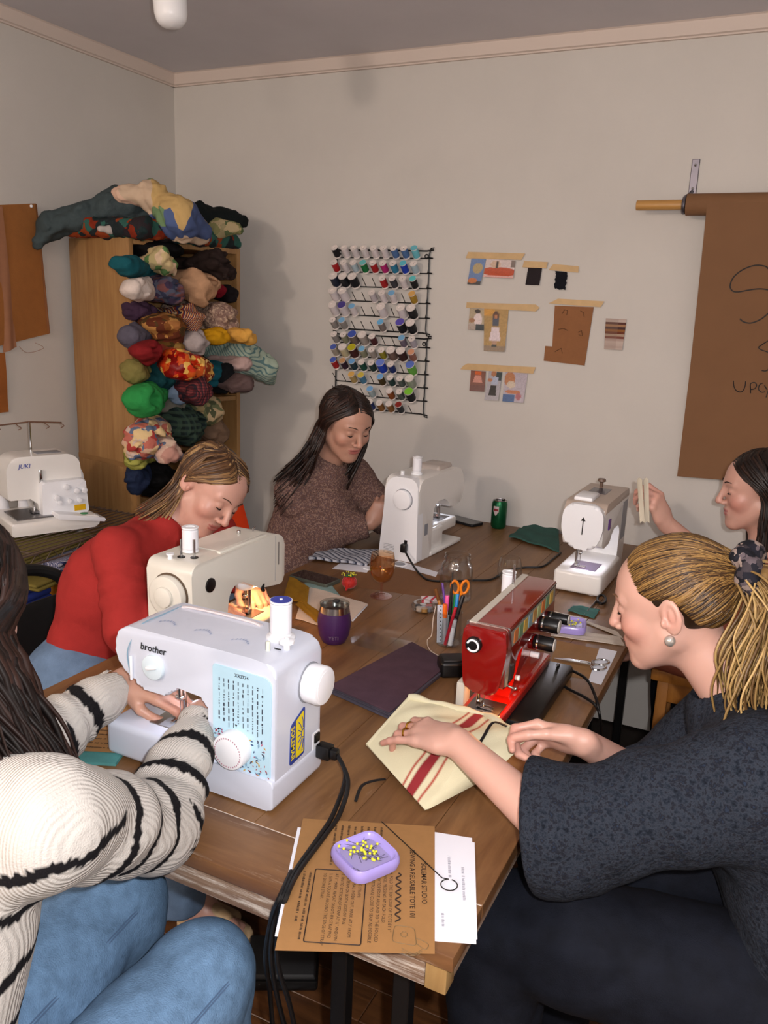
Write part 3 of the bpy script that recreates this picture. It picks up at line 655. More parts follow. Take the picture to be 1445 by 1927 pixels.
# ================================================================ sewing machines
def roundpoly(poly, r, seg=5):
    """round the corners of an outline; r is one radius or one per corner"""
    out = []; n = len(poly)
    for i in range(n):
        a, b, c = Vector((*poly[i-1], 0)), Vector((*poly[i], 0)), Vector((*poly[(i+1) % n], 0)); rr = r[i] if isinstance(r, (list, tuple)) else r
        u = (a-b); v = (c-b); k = min(rr, u.length*.48, v.length*.48)
        if k < 1e-5: out.append((b.x, b.y)); continue
        p = b+u.normalized()*k; q = b+v.normalized()*k
        for s in range(seg+1):
            t = s/seg; w = p*(1-t)**2+b*2*t*(1-t)+q*t*t; out.append((w.x, w.y))
    return out
XZ = Matrix(((1, 0, 0, 0), (0, 0, -1, 0), (0, 1, 0, 0), (0, 0, 0, 1)))      # outline drawn in X,Z; extruded along -Y
def xz(mb, poly, y0, y1, bev=0, seg=3): return mb.prism(poly, -y1, -y0, XZ, bev, seg)
YZ = Matrix(((0, 0, 1, 0), (1, 0, 0, 0), (0, 1, 0, 0), (0, 0, 0, 1)))       # outline drawn in Y,Z; extruded along +X
def yz(mb, poly, x0, x1, bev=0, seg=3): return mb.prism(poly, x0, x1, YZ, bev, seg)
M_mw = mat('machine_white', '#d0d6e4', .25, coat=.3); M_mw3 = mat('machine_white_warm', '#e8e6e2', .28, coat=.3); M_cream = mat('machine_cream', '#d9d6cb', .28, coat=.3)
M_chrome = MATS['chrome']; M_steel = mat('brushed_steel', '#8f8f92', .3, 1); M_blk = mat('black_plastic', '#0b0b0c', .35); M_grey = mat('grey_plastic', '#8b8e96', .4)
M_wp = mat('white_plastic', '#eef0f4', .3); M_thread = mat('white_thread', '#e9eaf0', .7, bump=.6, bs=900, bd=.0006); M_gold = mat('gold', '#b98a2e', .25, 1)
def needle_gear(t, x, y, z0, z1, foot=True):
    MB().cyl((x, y, z1), (x, y, z0+.045), .0045, seg=12).build('needle_bar', M_chrome, t, local=True)
    MB().cyl((x, y, z0+.05), (x, y, z0+.001), .0011, .0006, seg=8).build('needle', M_chrome, t, local=True)
    MB().rcyl((x-.009, y, z0+.045), (x+.009, y, z0+.045), .0045, .001, 12).build('needle_clamp', M_chrome, t, local=True)
    MB().cyl((x, y+.012, z1), (x, y+.012, z0+.012), .004, seg=12).build('presser_bar', M_chrome, t, local=True)
    f = MB(); f.box(x-.008, x-.002, y-.02, y+.012, z0+.001, z0+.004); f.box(x+.002, x+.008, y-.02, y+.012, z0+.001, z0+.004); f.box(x-.008, x+.008, y+.004, y+.014, z0+.001, z0+.014)
    f.build('presser_foot', M_chrome, t, bev=.0007, seg=1, local=True)
def thread_spool(name, label, loc, h=.062, r=.019, cat='thread spool', m=None, top=None, axis=(0, 0, 1), group=None, fl=1.0):
    t = thing(name, label, cat, loc, 0, group); a = Vector((0, 0, 0)); d = Vector(axis).normalized(); A = axis_m(a, a+d)
    MB(A).lathe([(.004, 0), (r*fl, 0), (r*fl, .003), (r*.8, .006), (r*.8, h-.006), (r*fl, h-.003), (r*fl, h), (r*.55, h), (r*.5, h-.002), (.004, h-.002)], 24).build('core', M_wp, t, local=True)
    MB(A).lathe([(r*.82, .0065), (r*.95, .008), (r*.95, h-.008), (r*.82, h-.0065)], 24, caps=False).build('thread', m or M_thread, t, local=True)
    if top: MB(A).lathe([(.005, h-.0019), (r*.92, h+.0003), (r*.92, h+.0006), (.005, h+.0006)], 24).build('top_label', top, t, local=True)
    return t
# ---------------------------------------------------------------- machine A: white with a pale blue flowered panel
m1 = thing('sewing_machine', 'white sewing machine with pale blue flowered panel and yellow sun sticker', 'sewing machine', (-1.062, 1.04, T))
def part(name, mb, m, t, **k): return mb.build(name, m, t, local=True, **k)
part('free_arm_bed', MB().rbox(0, .26, .0, .155, .004, .072, .012, 4), M_mw, m1)
col = roundpoly([(.236, .003), (.374, .003), (.374, .262), (.336, .27), (.05, .27), (.022, .238), (.042, .178), (.082, .168), (.088, .155), (.15, .155), (.158, .178), (.236, .172)], [.01, .012, .03, .05, .05, .03, .03, .01, .004, .01, .01, .015])
part('body', xz(MB(), col, .006, .152, .024, 5), M_mw, m1)
part('base_skirt', xz(MB(), roundpoly([(.19, .003), (.376, .003), (.376, .06), (.245, .06), (.225, .045)], .012), -.003, .156, .01, 4), M_mw, m1)
for x in (.04, .33):
    for y in (.03, .125): part('rubber_foot', MB().cyl((x, y, 0), (x, y, .004), .008), M_blk, m1)
# seam round the head end
part('head_seam', MB().tube(smooth_path([(.062, .0065, .172), (.058, .004, .215), (.066, .006, .243), (.074, .024, .2695), (.076, .08, .2713), (.074, .135, .2695)], 5), .0011, 6), mat('seam_blue', '#7fa0b4', .5), m1)
pan = part('stitch_panel', xz(MB(), roundpoly([(.248, .062), (.27, .053), (.32, .05), (.366, .056), (.367, .232), (.36, .242), (.248, .244)], [.006, .02, .03, .008, .01, .01, .006]), .0035, .0075, .001, 1), mat('panel_blue', '#b9dcec', .35), m1)
mk = MB(); rg = random.Random(5)
for c in range(10):
    x = .262+c*.0098; z = .222
    while z > .134+rg.random()*.012:
        l = rg.choice((.002, .004, .006, .009)); w = rg.choice((.0005, .0008, .0012)); mk.box(x-w+rg.uniform(-.0007, .0007), x+w, .0028, .0034, z-l, z); z -= l+rg.choice((.002, .003, .005))
text_mb(mk, 'XR3774', .0085, Matrix.Translation((.308, .0031, .2305)) @ XZ @ Matrix.Diagonal((1, 1, -1, 1)), 'CENTER', bold=.0002)
part('stitch_chart', mk, mat('print_dark', '#3a4250', .6), pan, smooth=False)
LV = [('#a8232c', 1), ('#2c4a7a', 1), ('#c79a3a', 1), ('#3a2a4a', 1), ('#b85a7a', .8), ('#7fa6c0', 1.2)]
for ci, (hx, wt) in enumerate(LV):
    lv = MB()
    for k in range(26):
        x = rg.uniform(.251, .364); z = rg.uniform(.058, .128)
        if (x-.297)**2+(z-.1)**2 < .033**2: continue
        a = rg.uniform(0, PI); L = rg.uniform(.0022, .0048)*wt; W = L*.4
        lv.add([(x+L*math.cos(a), .0031, z+L*math.sin(a)), (x-W*math.sin(a), .0031, z+W*math.cos(a)), (x-L*math.cos(a), .0031, z-L*math.sin(a)), (x+W*math.sin(a), .0031, z-W*math.cos(a))], [(0, 1, 2, 3)])
    part('flower_print', lv, mat('flower_'+str(ci), hx, .6), pan, smooth=False)
dl = part('stitch_dial', MB().rcyl((.297, .006, .102), (.297, -.022, .102), .0325, .004, 36), M_wp, m1)
dm = MB()
for k in range(34):
    a = 2*PI*k/34; dm.add([(.297+.026*math.cos(a)+dx, -.0223, .102+.026*math.sin(a)+dz) for dx, dz in ((-.0011, -.0014), (.0011, -.0014), (.0011, .0014), (-.0011, .0014))], [(0, 1, 2, 3)])
part('dial_numbers', dm, mat('dial_pink', '#b98a9a', .6), dl, smooth=False)
part('dial_pointer', MB().add([(.297, .003, .138), (.2945, .003, .143), (.2995, .003, .143)], [(0, 1, 2)]), M_blk, m1, smooth=False)
td = part('tension_dial', MB().rcyl((.118, .012, .205), (.118, -.0015, .205), .0235, .003, 32), mat('dial_grey', '#d5e4ec', .3), m1)
part('tension_lever', MB().rbox(.106, .13, -.006, .002, .199, .207, .003, 2, M=Matrix.Translation((.118, 0, .205)) @ Matrix.Rotation(-.3, 4, 'Y') @ Matrix.Translation((-.118, 0, -.202))), M_wp, td)
lg = MB(); text_mb(lg, 'brother', .0185, Matrix.Translation((.088, .0045, .2335)) @ XZ @ Matrix.Diagonal((1, 1, -1, 1)) , shear=.15, bold=.0003)
part('lettering', lg, M_blk, m1, smooth=False)
for k, xx in enumerate((.11, .19, .27)):
    fn = MB(); n = 7
    for j in range(n):
        a = math.radians(200-j*220/(n-1)*.6-40); fn.add([(xx-.016+j*.0055+dx, .052+.010*math.sin(j/(n-1)*PI)+dy, .2712) for dx, dy in ((-.0012, -.003), (.0012, -.003), (.0012, .003), (-.0012, .003))], [(0, 1, 2, 3)])
    part('stitch_guide_print', fn, mat('guide_blue', '#8d9bb8', .5), m1, smooth=False)
part('slide_lever', MB().rbox(.064, .069, .001, .006, .168, .215, .002, 2), M_wp, m1)
wh = part('handwheel', MB().rcyl((.372, .112, .196), (.408, .112, .196), .035, .006, 36), M_wp, m1)
part('wheel_collar', MB().cyl((.37, .112, .196), (.3755, .112, .196), .037, seg=32), M_grey, m1)
part('wheel_face', MB().rcyl((.4075, .112, .196), (.4085, .112, .196), .029, .0008, 32), M_wp, wh)
sp = part('spool_pin_base', MB().rcyl((.318, .105, .268), (.318, .105, .274), .026, .002, 28), M_wp, m1)
part('spool_pin', MB().cyl((.318, .105, .274), (.318, .105, .342), .0028, seg=10), M_wp, sp)
part('bobbin_winder', MB().lathe([(.0, 0), (.006, 0), (.006, .012), (.0135, .014), (.0135, .0185), (.011, .0195), (.004, .0195), (.004, .024), (0, .0245)], 20, Matrix.Translation((.35, .075, .264))), M_wp, m1)
part('winder_stop', MB().rcyl((.33, .048, .266), (.33, .048, .286), .004, .0015, 12), mat('winder_cream', '#d8dccc', .4), m1)
part('winder_slot', MB().box(.334, .348, .06, .0615, .2688, .2706), M_blk, m1)
st = part('sticker', yz(MB(), roundpoly([(.05, .062), (.098, .066), (.098, .158), (.052, .138)], .007), .3742, .3752), mat('sticker_blue', '#2a3f8f', .4), m1)
ym = MB(); yz(ym, roundpoly([(.069, .069), (.094, .071), (.094, .151), (.069, .141)], .003), .3750, .3754); part('sticker_sun_field', ym, mat('sticker_yellow', '#e8d21c', .4), st, smooth=False)
sm = MB(); cy, cz = .0945, .108
for k in range(7):
    a = PI/2+math.radians(12+k*26); pts = [(0.3757, cy+ math.cos(a)*r_+ .0012*math.sin(r_*420), cz+math.sin(a)*r_*1.25) for r_ in (.009, .015, .021, .027)]; pts = [p for p in pts if .07 < p[1] < .0935 and .071 < p[2] < .147]
    if len(pts) > 1: sm.tube(pts, .0009, 4)
sm.tube([(.3757, cy+.0085*math.cos(a), cz+.0085*math.sin(a)) for a in [PI/2+PI*k/10 for k in range(11)]], .0009, 4)
part('sticker_lettering', sm, [mat('sticker_ink', '#2a3f8f', .4)], st, smooth=False)
tx = MB(); text_mb(tx, 'SOLEMAR', .0165, Matrix.Translation((.3756, .0535, .1345)) @ YZ @ Matrix.Rotation(-PI/2, 4, 'Z') @ Matrix.Diagonal((.9, 1, 1, 1)), bold=.0004); part('sticker_name', tx, mat('sticker_yellow', '#e8d21c'), st, smooth=False)
part('power_panel', yz(MB(), roundpoly([(.128, .03), (.152, .03), (.152, .088), (.128, .088)], .003), .372, .3748), M_wp, m1)
part('power_switch', MB().rbox(.373, .378, .132, .149, .066, .084, .0015, 1), M_blk, m1)
for k in range(10): part('vent_slot', MB().box(.3738, .3746, .045, .085, .016+k*.0042, .0175+k*.0042), mat('vent_grey', '#b9bfcc', .5), m1)
part('needle_plate', MB().rbox(.075, .165, .035, .12, .071, .0735, .001, 1), M_steel, m1)
part('bobbin_cover', MB().rbox(.098, .14, .036, .068, .0733, .0738, .0003, 1), M_grey, m1)
needle_gear(m1, .121, .07, .0738, .16)
part('handle', MB().tube(smooth_path([(.08, .13, .2705), (.1, .133, .2725), (.17, .135, .273), (.24, .133, .2725), (.26, .13, .2705)], 4), .0045, 8, flat=.6), mat('handle_pinkish', '#cfc6c8', .4), m1)
thread_spool('thread_spool', 'white thread spool with blue top on the flowered-panel machine', m1.location+Vector((.318, .105, .2742)), .066, .020, top=mat('label_blue', '#3440a0', .4))
point('machine_lamp', (-1.062+.135, 1.04+.075, T+.15), .22, (.8, .85, 1.0), .008)
# ---------------------------------------------------------------- machine B: older cream machine of the woman in red (seen from behind)
m2 = thing('sewing_machine', 'older cream sewing machine with glowing warm lamp in front of the woman in red', 'sewing machine', (-1.265, 1.735, T), -PI/2)
D2 = .155
b2 = roundpoly([(.245, .06), (.37, .06), (.374, .262), (.356, .275), (.04, .275), (.004, .255), (.004, .145), (.02, .135), (.115, .15), (.15, .17), (.2, .196), (.236, .176), (.245, .14)], [.004, .004, .016, .016, .016, .016, .01, .01, .02, .02, .03, .03, .02])
part('body', xz(MB(), b2, .022, D2-.006, .01, 3), M_cream, m2)
part('bed', MB().rbox(.0, .374, 0, D2, .004, .062, .008, 3), M_cream, m2)
part('top_lid', MB().rbox(.075, .25, .04, .125, .2745, .2768, .001, 1), M_cream, m2)
part('top_rib', MB().rbox(.07, .26, .128, .14, .27, .279, .003, 2), M_cream, m2)
w2 = part('handwheel', MB().rcyl((.372, .088, .2), (.393, .088, .2), .047, .006, 40), M_cream, m2)
part('wheel_gap', MB().cyl((.3725, .088, .2), (.3745, .088, .2), .0505, seg=40), mat('gap_brown', '#5a4a3a', .6), m2)
part('winding_clutch', MB().rcyl((.392, .088, .2), (.402, .088, .2), .024, .004, 30), M_cream, w2)
bw_ = MB(); bw_.sph((.378, .122, .16), .012, sc=(.5, 1, .75)); bw_.sph((.378, .156, .158), .012, sc=(.5, 1, .75)); bw_.cyl((.378, .122, .16), (.378, .156, .158), .005); part('bobbin_winder', bw_, M_chrome, m2)
part('motor_cap', MB().rcyl((.31, D2-.008, .215), (.31, D2-.002, .215), .017, .002, 28), M_blk, m2)
part('face_slot', MB().box(.03, .0325, D2-.0068, D2-.0055, .19, .25), M_blk, m2)
part('head_joint', MB().box(.046, .047, D2-.0068, D2-.0055, .15, .27), M_grey, m2)
for xx, yy in ((.33, .085), (.318, .112)):
    part('spool_pin_seat', MB().rcyl((xx, yy, .274), (xx, yy, .2775), .009, .001, 16), M_blk, m2); part('spool_pin', MB().cyl((xx, yy, .277), (xx, yy, .318), .0028, seg=10), M_chrome, m2)
part('bobbin_stop', MB().lathe([(0, 0), (.006, 0), (.005, .008), (.009, .01), (.009, .013), (0, .013)], 14, Matrix.Translation((.35, .07, .274))), M_wp, m2)
part('thread_guide', MB().tube([(.06, .09, .274), (.06, .09, .283), (.052, .09, .286), (.045, .085, .278)], .002, 6), M_chrome, m2)
part('thread_guide', MB().rcyl((.1, .075, .276), (.1, .075, .284), .005, .001, 12), M_chrome, m2)
part('lamp_shade', MB().sph((.09, .09, .148), .026, sc=(1.3, 1, .8)), M_wp, m2)
part('presser_lever', MB().tube(smooth_path([(.1, .125, .17), (.09, .14, .16), (.105, .15, .148), (.1, .15, .14)], 4), .005, 8), M_blk, m2)
part('needle_plate', MB().rbox(.05, .135, .04, .12, .061, .0633, .0008, 1), M_steel, m2)
needle_gear(m2, .085, .085, .0634, .15)
for x in (.03, .34):
    for y in (.03, .125): part('rubber_foot', MB().cyl((x, y, 0), (x, y, .0045), .009), M_blk, m2)
thread_spool('thread_spool', 'white thread spool standing on the older cream machine', m2.matrix_basis @ Vector((.286, .075, .277)) , .058, .0195)
point('machine_lamp', m2.matrix_basis @ Vector((.062, .1, .132)), .9, (1.0, .48, .16), .012)
# ---------------------------------------------------------------- machine C: white machine of the woman in the speckled jumper
m3 = thing('sewing_machine', 'white sewing machine seen from its handwheel end beside the speckled jumper', 'sewing machine', (-1.185, 2.83, T), -PI/2-.07)
D3 = .155
b3 = roundpoly([(.24, .0), (.35, .0), (.352, .26), (.325, .285), (.04, .29), (.004, .255), (-.006, .2), (.01, .155), (.1, .15), (.13, .19), (.225, .19), (.24, .15)], [.006, .008, .04, .03, .05, .04, .05, .03, .01, .03, .03, .02])
part('body', xz(MB(), b3, .012, D3-.01, .02, 4), M_mw3, m3)
part('end_cover', yz(MB(), roundpoly([(.0, .0), (.15, .0), (.142, .27), (.12, .29), (.045, .29), (.02, .26)], [.005, .008, .03, .03, .03, .03]), .318, .357, .008, 3), M_wp, m3)
part('free_arm_bed', MB().rbox(.0, .25, .01, .125, .055, .095, .008, 3), M_mw3, m3); part('base', MB().rbox(-.0, .25, .005, D3-.005, .0, .016, .006, 2), M_mw3, m3); part('arm_root', MB().rbox(.13, .26, .01, .135, .012, .09, .008, 3), M_mw3, m3)
part('handwheel', MB().rcyl((.352, .088, .215), (.371, .088, .215), .034, .005, 36), M_wp, m3)
part('wheel_ring', MB().cyl((.3565, .088, .215), (.3578, .088, .215), .0365, seg=36), M_grey, m3)  # thin grey disc showing as a ring round the handwheel
part('power_socket', MB().rbox(.3565, .3585, .098, .114, .058, .078, .001, 1), M_wp, m3); part('power_switch', MB().rbox(.357, .36, .1, .112, .06, .076, .001, 1), M_blk, m3)
for k in range(7): part('vent_row', MB().box(.3566, .3574, .02+.0, .062, .018+k*.0052, .0195+k*.0052), M_grey, m3)
part('rating_label', MB().box(.275, .3, D3-.0105, D3-.0098, .085, .125), M_grey, m3)
part('spool_cover', MB().rbox(.05, .16, .03, .12, .27, .305, .012, 3), mat('smoke_plastic', '#b5aaa2', .2), m3)
part('spool_pin_base', MB().rcyl((.262, .085, .286), (.262, .085, .293), .02, .002), M_wp, m3); part('winder', MB().rcyl((.3, .05, .28), (.3, .05, .3), .007, .001), M_wp, m3)
part('lamp_diffuser', MB().rbox(.035, .09, .04, .12, .148, .158, .004, 2), M_grey, m3)
part('needle_plate', MB().rbox(.03, .12, .03, .11, .094, .0965, .0008, 1), M_steel, m3); needle_gear(m3, .075, .075, .0966, .16)
thread_spool('thread_spool', 'white thread spool on top of the machine beside the speckled jumper', m3.matrix_basis @ Vector((.262, .085, .2935)), .055, .0165)
point('machine_lamp', m3.matrix_basis @ Vector((.06, .08, .14)), .25, (.8, .85, 1.0), .008)
# ---------------------------------------------------------------- machine D: white machine at the far corner, faceplate towards us
m4 = thing('sewing_machine', 'white sewing machine with arrow on its bulging faceplate at the table far corner', 'sewing machine', (-.44, 2.46, T), PI/2-.02)
D4 = .15
b4 = roundpoly([(.25, .0), (.35, .0), (.352, .26), (.335, .285), (.03, .285), (.0, .27), (.0, .16), (.03, .148), (.11, .15), (.14, .185), (.235, .185), (.25, .15)], [.006, .008, .02, .02, .02, .02, .03, .02, .01, .03, .03, .02])
part('body', xz(MB(), b4, .012, D4-.015, .012, 3), M_mw3, m4)
part('top_cap', xz(MB(), roundpoly([(.0, .262), (.345, .262), (.335, .29), (.02, .29)], [.004, .004, .014, .014]), .01, D4-.013, .008, 2), mat('machine_taupe', '#b5a496', .35), m4)
part('faceplate', yz(MB(), roundpoly([(.035, .148), (.11, .148), (.138, .2), (.135, .262), (.118, .288), (.03, .288), (.012, .262), (.01, .2)], [.02, .02, .04, .03, .03, .03, .03, .04]), -.018, .012, .01, 3), M_wp, m4)
ar = MB(); ar.add([(-.0185, .07, .195), (-.0185, .073, .195), (-.0185, .073, .24), (-.0185, .07, .24)], [(0, 1, 2, 3)]); ar.add([(-.0185, .064, .238), (-.0185, .079, .238), (-.0185, .0715, .25)], [(0, 1, 2)]); part('arrow_print', ar, M_blk, m4, smooth=False)
part('free_arm_bed', MB().rbox(-.01, .26, .0, D4, .004, .072, .012, 3), M_mw3, m4)
part('rubber_foot', MB().cyl((.02, .03, 0), (.02, .03, .006), .012), M_wp, m4)
part('needle_plate', MB().rbox(.03, .12, .03, .11, .071, .0735, .0008, 1), mat('plate_violet', '#8d7f98', .3, .8), m4); needle_gear(m4, .05, .085, .0736, .155)
part('display', MB().rbox(.16, .25, .05, .11, .2895, .2915, .001, 1), mat('display_dark', '#4a4a55', .2), m4); part('side_buttons', MB().rbox(.06, .085, .008, .0125, .2, .235, .002, 1), mat('violet_badge', '#6a3f8a', .4), m4)
part('thread_cover', MB().rbox(.03, .13, .06, .12, .284, .302, .008, 2), M_wp, m4); part('spool_knob', MB().lathe([(0, 0), (.006, 0), (.006, .018), (.014, .022), (.012, .03), (0, .031)], 14, Matrix.Translation((.27, .09, .289))), mat('knob_brown', '#6a5548', .4), m4)
part('handwheel', MB().rcyl((.35, .08, .2), (.37, .08, .2), .034, .005, 30), M_wp, m4)
part('side_panel', MB().box(.27, .34, .0115, .0125, .12, .25), M_grey, m4)
point('machine_lamp', m4.matrix_basis @ Vector((.06, .07, .14)), .35, (.85, .85, 1.0), .008)
# ---------------------------------------------------------------- machine E: glossy red machine
m5 = thing('sewing_machine', 'glossy dark red vintage sewing machine with chrome trim', 'sewing machine', (-.405, 1.452, T), PI/2)
M_red = mat('red_enamel', '#7d0d0a', .12, coat=.8); M_red2 = mat('red_enamel_bright', '#a81208', .15, coat=.8)
D5 = .13
head = roundpoly([(.024, .242), (.108, .242), (.112, .2), (.104, .12), (.092, .103), (.042, .103), (.03, .118), (.018, .2)], [.006, .01, .03, .02, .012, .012, .02, .02])
part('faceplate', yz(MB(), head, -.004, .018, .005, 3), M_red, m5)
part('arm', xz(MB(), roundpoly([(.012, .242), (.372, .242), (.372, .105), (.262, .105), (.25, .16), (.09, .165), (.08, .115), (.012, .115)], [.006, .008, .008, .006, .03, .02, .01, .004]), .024, .106, .008, 3), M_red, m5)
part('chrome_band', yz(MB(), roundpoly([(.021, .2435), (.111, .2435), (.114, .2), (.106, .12), (.018, .12), (.016, .2)], .004), .016, .0205, .001, 1), M_chrome, m5)
part('pillar', xz(MB(), roundpoly([(.1, .052), (.372, .052), (.372, .12), (.25, .12), (.225, .165), (.19, .15), (.14, .09)], [.006, .006, .01, .01, .02, .04, .03]), .038, .1, .008, 3), M_red2, m5)
part('bed', MB().rbox(.0, .38, .022, .112, .03, .056, .006, 3), M_red2, m5)
part('rear_plate', MB().rbox(.02, .06, .108, .126, .03, .105, .004, 2), mat('cream_strip', '#c9c3b6', .35), m5)
part('base_tray', MB().rbox(.06, .4, -.03, D5+.0, .0, .031, .008, 2), M_blk, m5)
part('top_strip', MB().box(.014, .368, .09, .105, .2415, .2438), mat('cream_strip', '#c9c3b6', .35), m5)
part('stitch_panel', MB().box(.03, .36, .0222, .0245, .196, .232), mat('panel_grey', '#8f8a80', .35), m5)
PC = ['#c8743a', '#6f8f6a', '#c7a24a', '#7f9aa0', '#b98a4a', '#a8b07a']
for k in range(9): part('stitch_picture', MB().box(.05+k*.033, .05+k*.033+.024, .0208, .0224, .201, .227), mat('stitch_pic_'+str(k % 6), PC[k % 6], .4), m5)
part('trim_line', MB().box(.025, .366, .0215, .0235, .2335, .2365), M_chrome, m5)
dg = part('pressure_dial', MB().rcyl((.0, .085, .205), (-.014, .085, .205), .0165, .003, 28), M_blk, m5)
part('dial_ring', MB().tube([(-.0142, .085+.0115*math.cos(a), .205+.0115*math.sin(a)) for a in [PI*.1+2*PI*.86*k/24 for k in range(25)]], .0022, 6, flat=1), M_wp, dg)
for xx, zz, rr, ln in ((.255, .175, .017, .045), (.225, .142, .016, .045), (.32, .17, .012, .05)):
    kn = part('control_knob', MB().rcyl((xx, .026, zz), (xx, .026-ln, zz), rr, .003, 24), M_blk, m5); part('knob_cap', MB().rcyl((xx, .0265-ln, zz), (xx, .0245-ln, zz), rr*.85, .0006, 24), mat('knob_white', '#d8d4cc', .3), kn)
    part('knob_ring', MB().cyl((xx, .018, zz), (xx, .014, zz), rr*1.06, seg=24), M_chrome, kn)
part('reverse_button', MB().rcyl((.25, .038, .1), (.25, .018, .1), .007, .001, 14), M_wp, m5)
part('handwheel', MB().rcyl((.37, .065, .17), (.395, .065, .17), .036, .005, 32), M_blk, m5)
part('tension_arm', MB().tube([(.03, .022, .205), (.03, .019, .16), (.034, .017, .135)], .0025, 6), M_chrome, m5); part('tension_plate', MB().rbox(.025, .04, .014, .024, .13, .165, .002, 1), M_steel, m5)
part('thread_lever', MB().tube([(.022, .02, .122), (.02, .004, .12)], .0022, 8), M_chrome, m5); part('lever_tip', MB().sph((.02, .002, .12), .004), M_chrome, m5)
part('needle_plate', MB().rbox(.0, .07, .03, .1, .0555, .058, .0008, 1), M_steel, m5); needle_gear(m5, .03, .068, .0582, .115)
part('spool_pin', MB().cyl((.28, .1, .242), (.28, .1, .29), .0025, seg=8), M_chrome, m5)
part('lamp_button', MB().rcyl((.16, .0385, .078), (.16, .033, .078), .006, .001, 14), M_wp, m5)
point('machine_lamp', m5.matrix_basis @ Vector((.055, .035, .112)), .45, (1.0, .42, .12), .01)
thread_spool('thread_spool', 'white thread spool behind the red machine', P(947, 1108, Z=T+.16)+Vector((-.005, -.005, 0)) if False else m5.matrix_basis @ Vector((.318, .122, .20)), .06, .0165)
part('rear_spool_arm', MB().rbox(.29, .345, .1, .142, .188, .1995, .003, 2), mat('cream_strip', '#c9c3b6'), m5)
# ---------------------------------------------------------------- overlocker on the wire rack
oc = thing('overlocker', 'white overlocker with thread stand on the wire rack', 'overlocker', (-2.40, 2.10, .7675), 1.15); oc.scale = (.9, .9, .9)
part('base', xz(MB(), roundpoly([(-.17, .0), (.16, .0), (.175, .03), (.16, .052), (-.17, .052)], [.008, .01, .02, .01, .01]), -.16, .1, .008, 2), M_mw3, oc)
part('body', xz(MB(), roundpoly([(-.15, .12), (-.15, .25), (-.12, .29), (.1, .29), (.135, .26), (.145, .05), (-.03, .05), (-.045, .12)], [.01, .03, .03, .03, .03, .01, .01, .02]), -.06, .09, .01, 3), M_mw3, oc)
part('looper_cover', xz(MB(), roundpoly([(-.035, .05), (.15, .05), (.14, .19), (-.03, .19)], .01), -.10, -.055, .008, 2), M_wp, oc)
part('looper_tray', xz(MB(), roundpoly([(.0, .052), (.19, .02), (.19, .035), (.0, .075)], .005), -.17, -.09, .004, 2), M_wp, oc)
part('work_plate', MB().rbox(-.14, .02, -.12, .05, .052, .058, .002, 1), M_steel, oc)
for xx in (.02, .06, .1, .13): part('tension_knob', MB().rcyl((xx, -.10, .165-.02*((xx*100) % 3)), (xx, -.118, .165-.02*((xx*100) % 3)), .0115, .003, 18), M_wp, oc); 
for xx in (.03, .07, .11): part('stitch_knob', MB().rcyl((xx, -.10, .105), (xx, -.116, .105), .010, .003, 18), M_wp, oc)
part('caution_label', MB().box(.09, .135, -.1015, -.1008, .062, .086), mat('label_yellow', '#d8a800', .5), oc)
part('thread_chart', MB().rcyl((.12, -.125, .0525), (.12, -.125, .0545), .016, .0008, 16), mat('label_green', '#2a8a55', .5), oc)
part('needle_bars', MB().cyl((-.045, -.03, .14), (-.045, -.03, .06), .005).cyl((-.03, -.03, .14), (-.03, -.03, .065), .004), M_chrome, oc)
part('presser_foot', MB().rbox(-.06, -.02, -.06, -.01, .058, .068, .002, 1), M_steel, oc); part('take_up_lever', MB().rbox(-.03, -.018, -.072, -.058, .17, .235, .003, 2), M_chrome, oc)
part('lower_blade', MB().rbox(-.02, -.005, -.075, -.05, .058, .1, .002, 1), M_blk, oc)
part('handwheel', MB().rcyl((.14, .02, .17), (.165, .02, .17), .04, .005, 24), M_wp, oc)
ltx = MB(); text_mb(ltx, 'JUKI', .024, Matrix.Translation((-.105, -.0605, .245)) @ XZ @ Matrix.Diagonal((1, 1, -1, 1)), shear=.2, bold=.0004); part('lettering', ltx, mat('print_blue', '#3a4a9a', .5), oc, smooth=False)
part('carry_handle', MB().rbox(-.02, .08, -.02, .04, .283, .292, .004, 2), M_grey, oc)
part('spool_tray', MB().rbox(-.16, .14, .1, .19, .02, .035, .005, 2), M_mw3, oc)
for xx in (-.12, -.03, .05, .11):
    part('cone_pin', MB().cyl((xx, .145, .03), (xx, .145, .2), .003, seg=8), M_blk, oc); part('thread_cone', MB().lathe([(.0, 0), (.03, 0), (.028, .01), (.016, .13), (0, .13)], 20, Matrix.Translation((xx, .145, .036))), M_thread, oc)
part('guide_post', MB().cyl((0, .12, .03), (0, .12, .40), .005, seg=10), M_chrome, oc)
part('guide_bar', MB().tube([(-.14, .12, .39), (0, .12, .40), (.13, .12, .39)], .003, 8), mat('guide_brown', '#6a4a38', .4), oc)
for xx in (-.13, -.05, .06, .12): part('thread_hook', MB().tube(smooth_path([(xx, .12, .392), (xx, .10, .39), (xx+.01, .09, .38), (xx, .1, .372)], 3), .0018, 6), MATS['guide_brown'], oc)
# ================================================================ on the back wall
YW = YB-.001
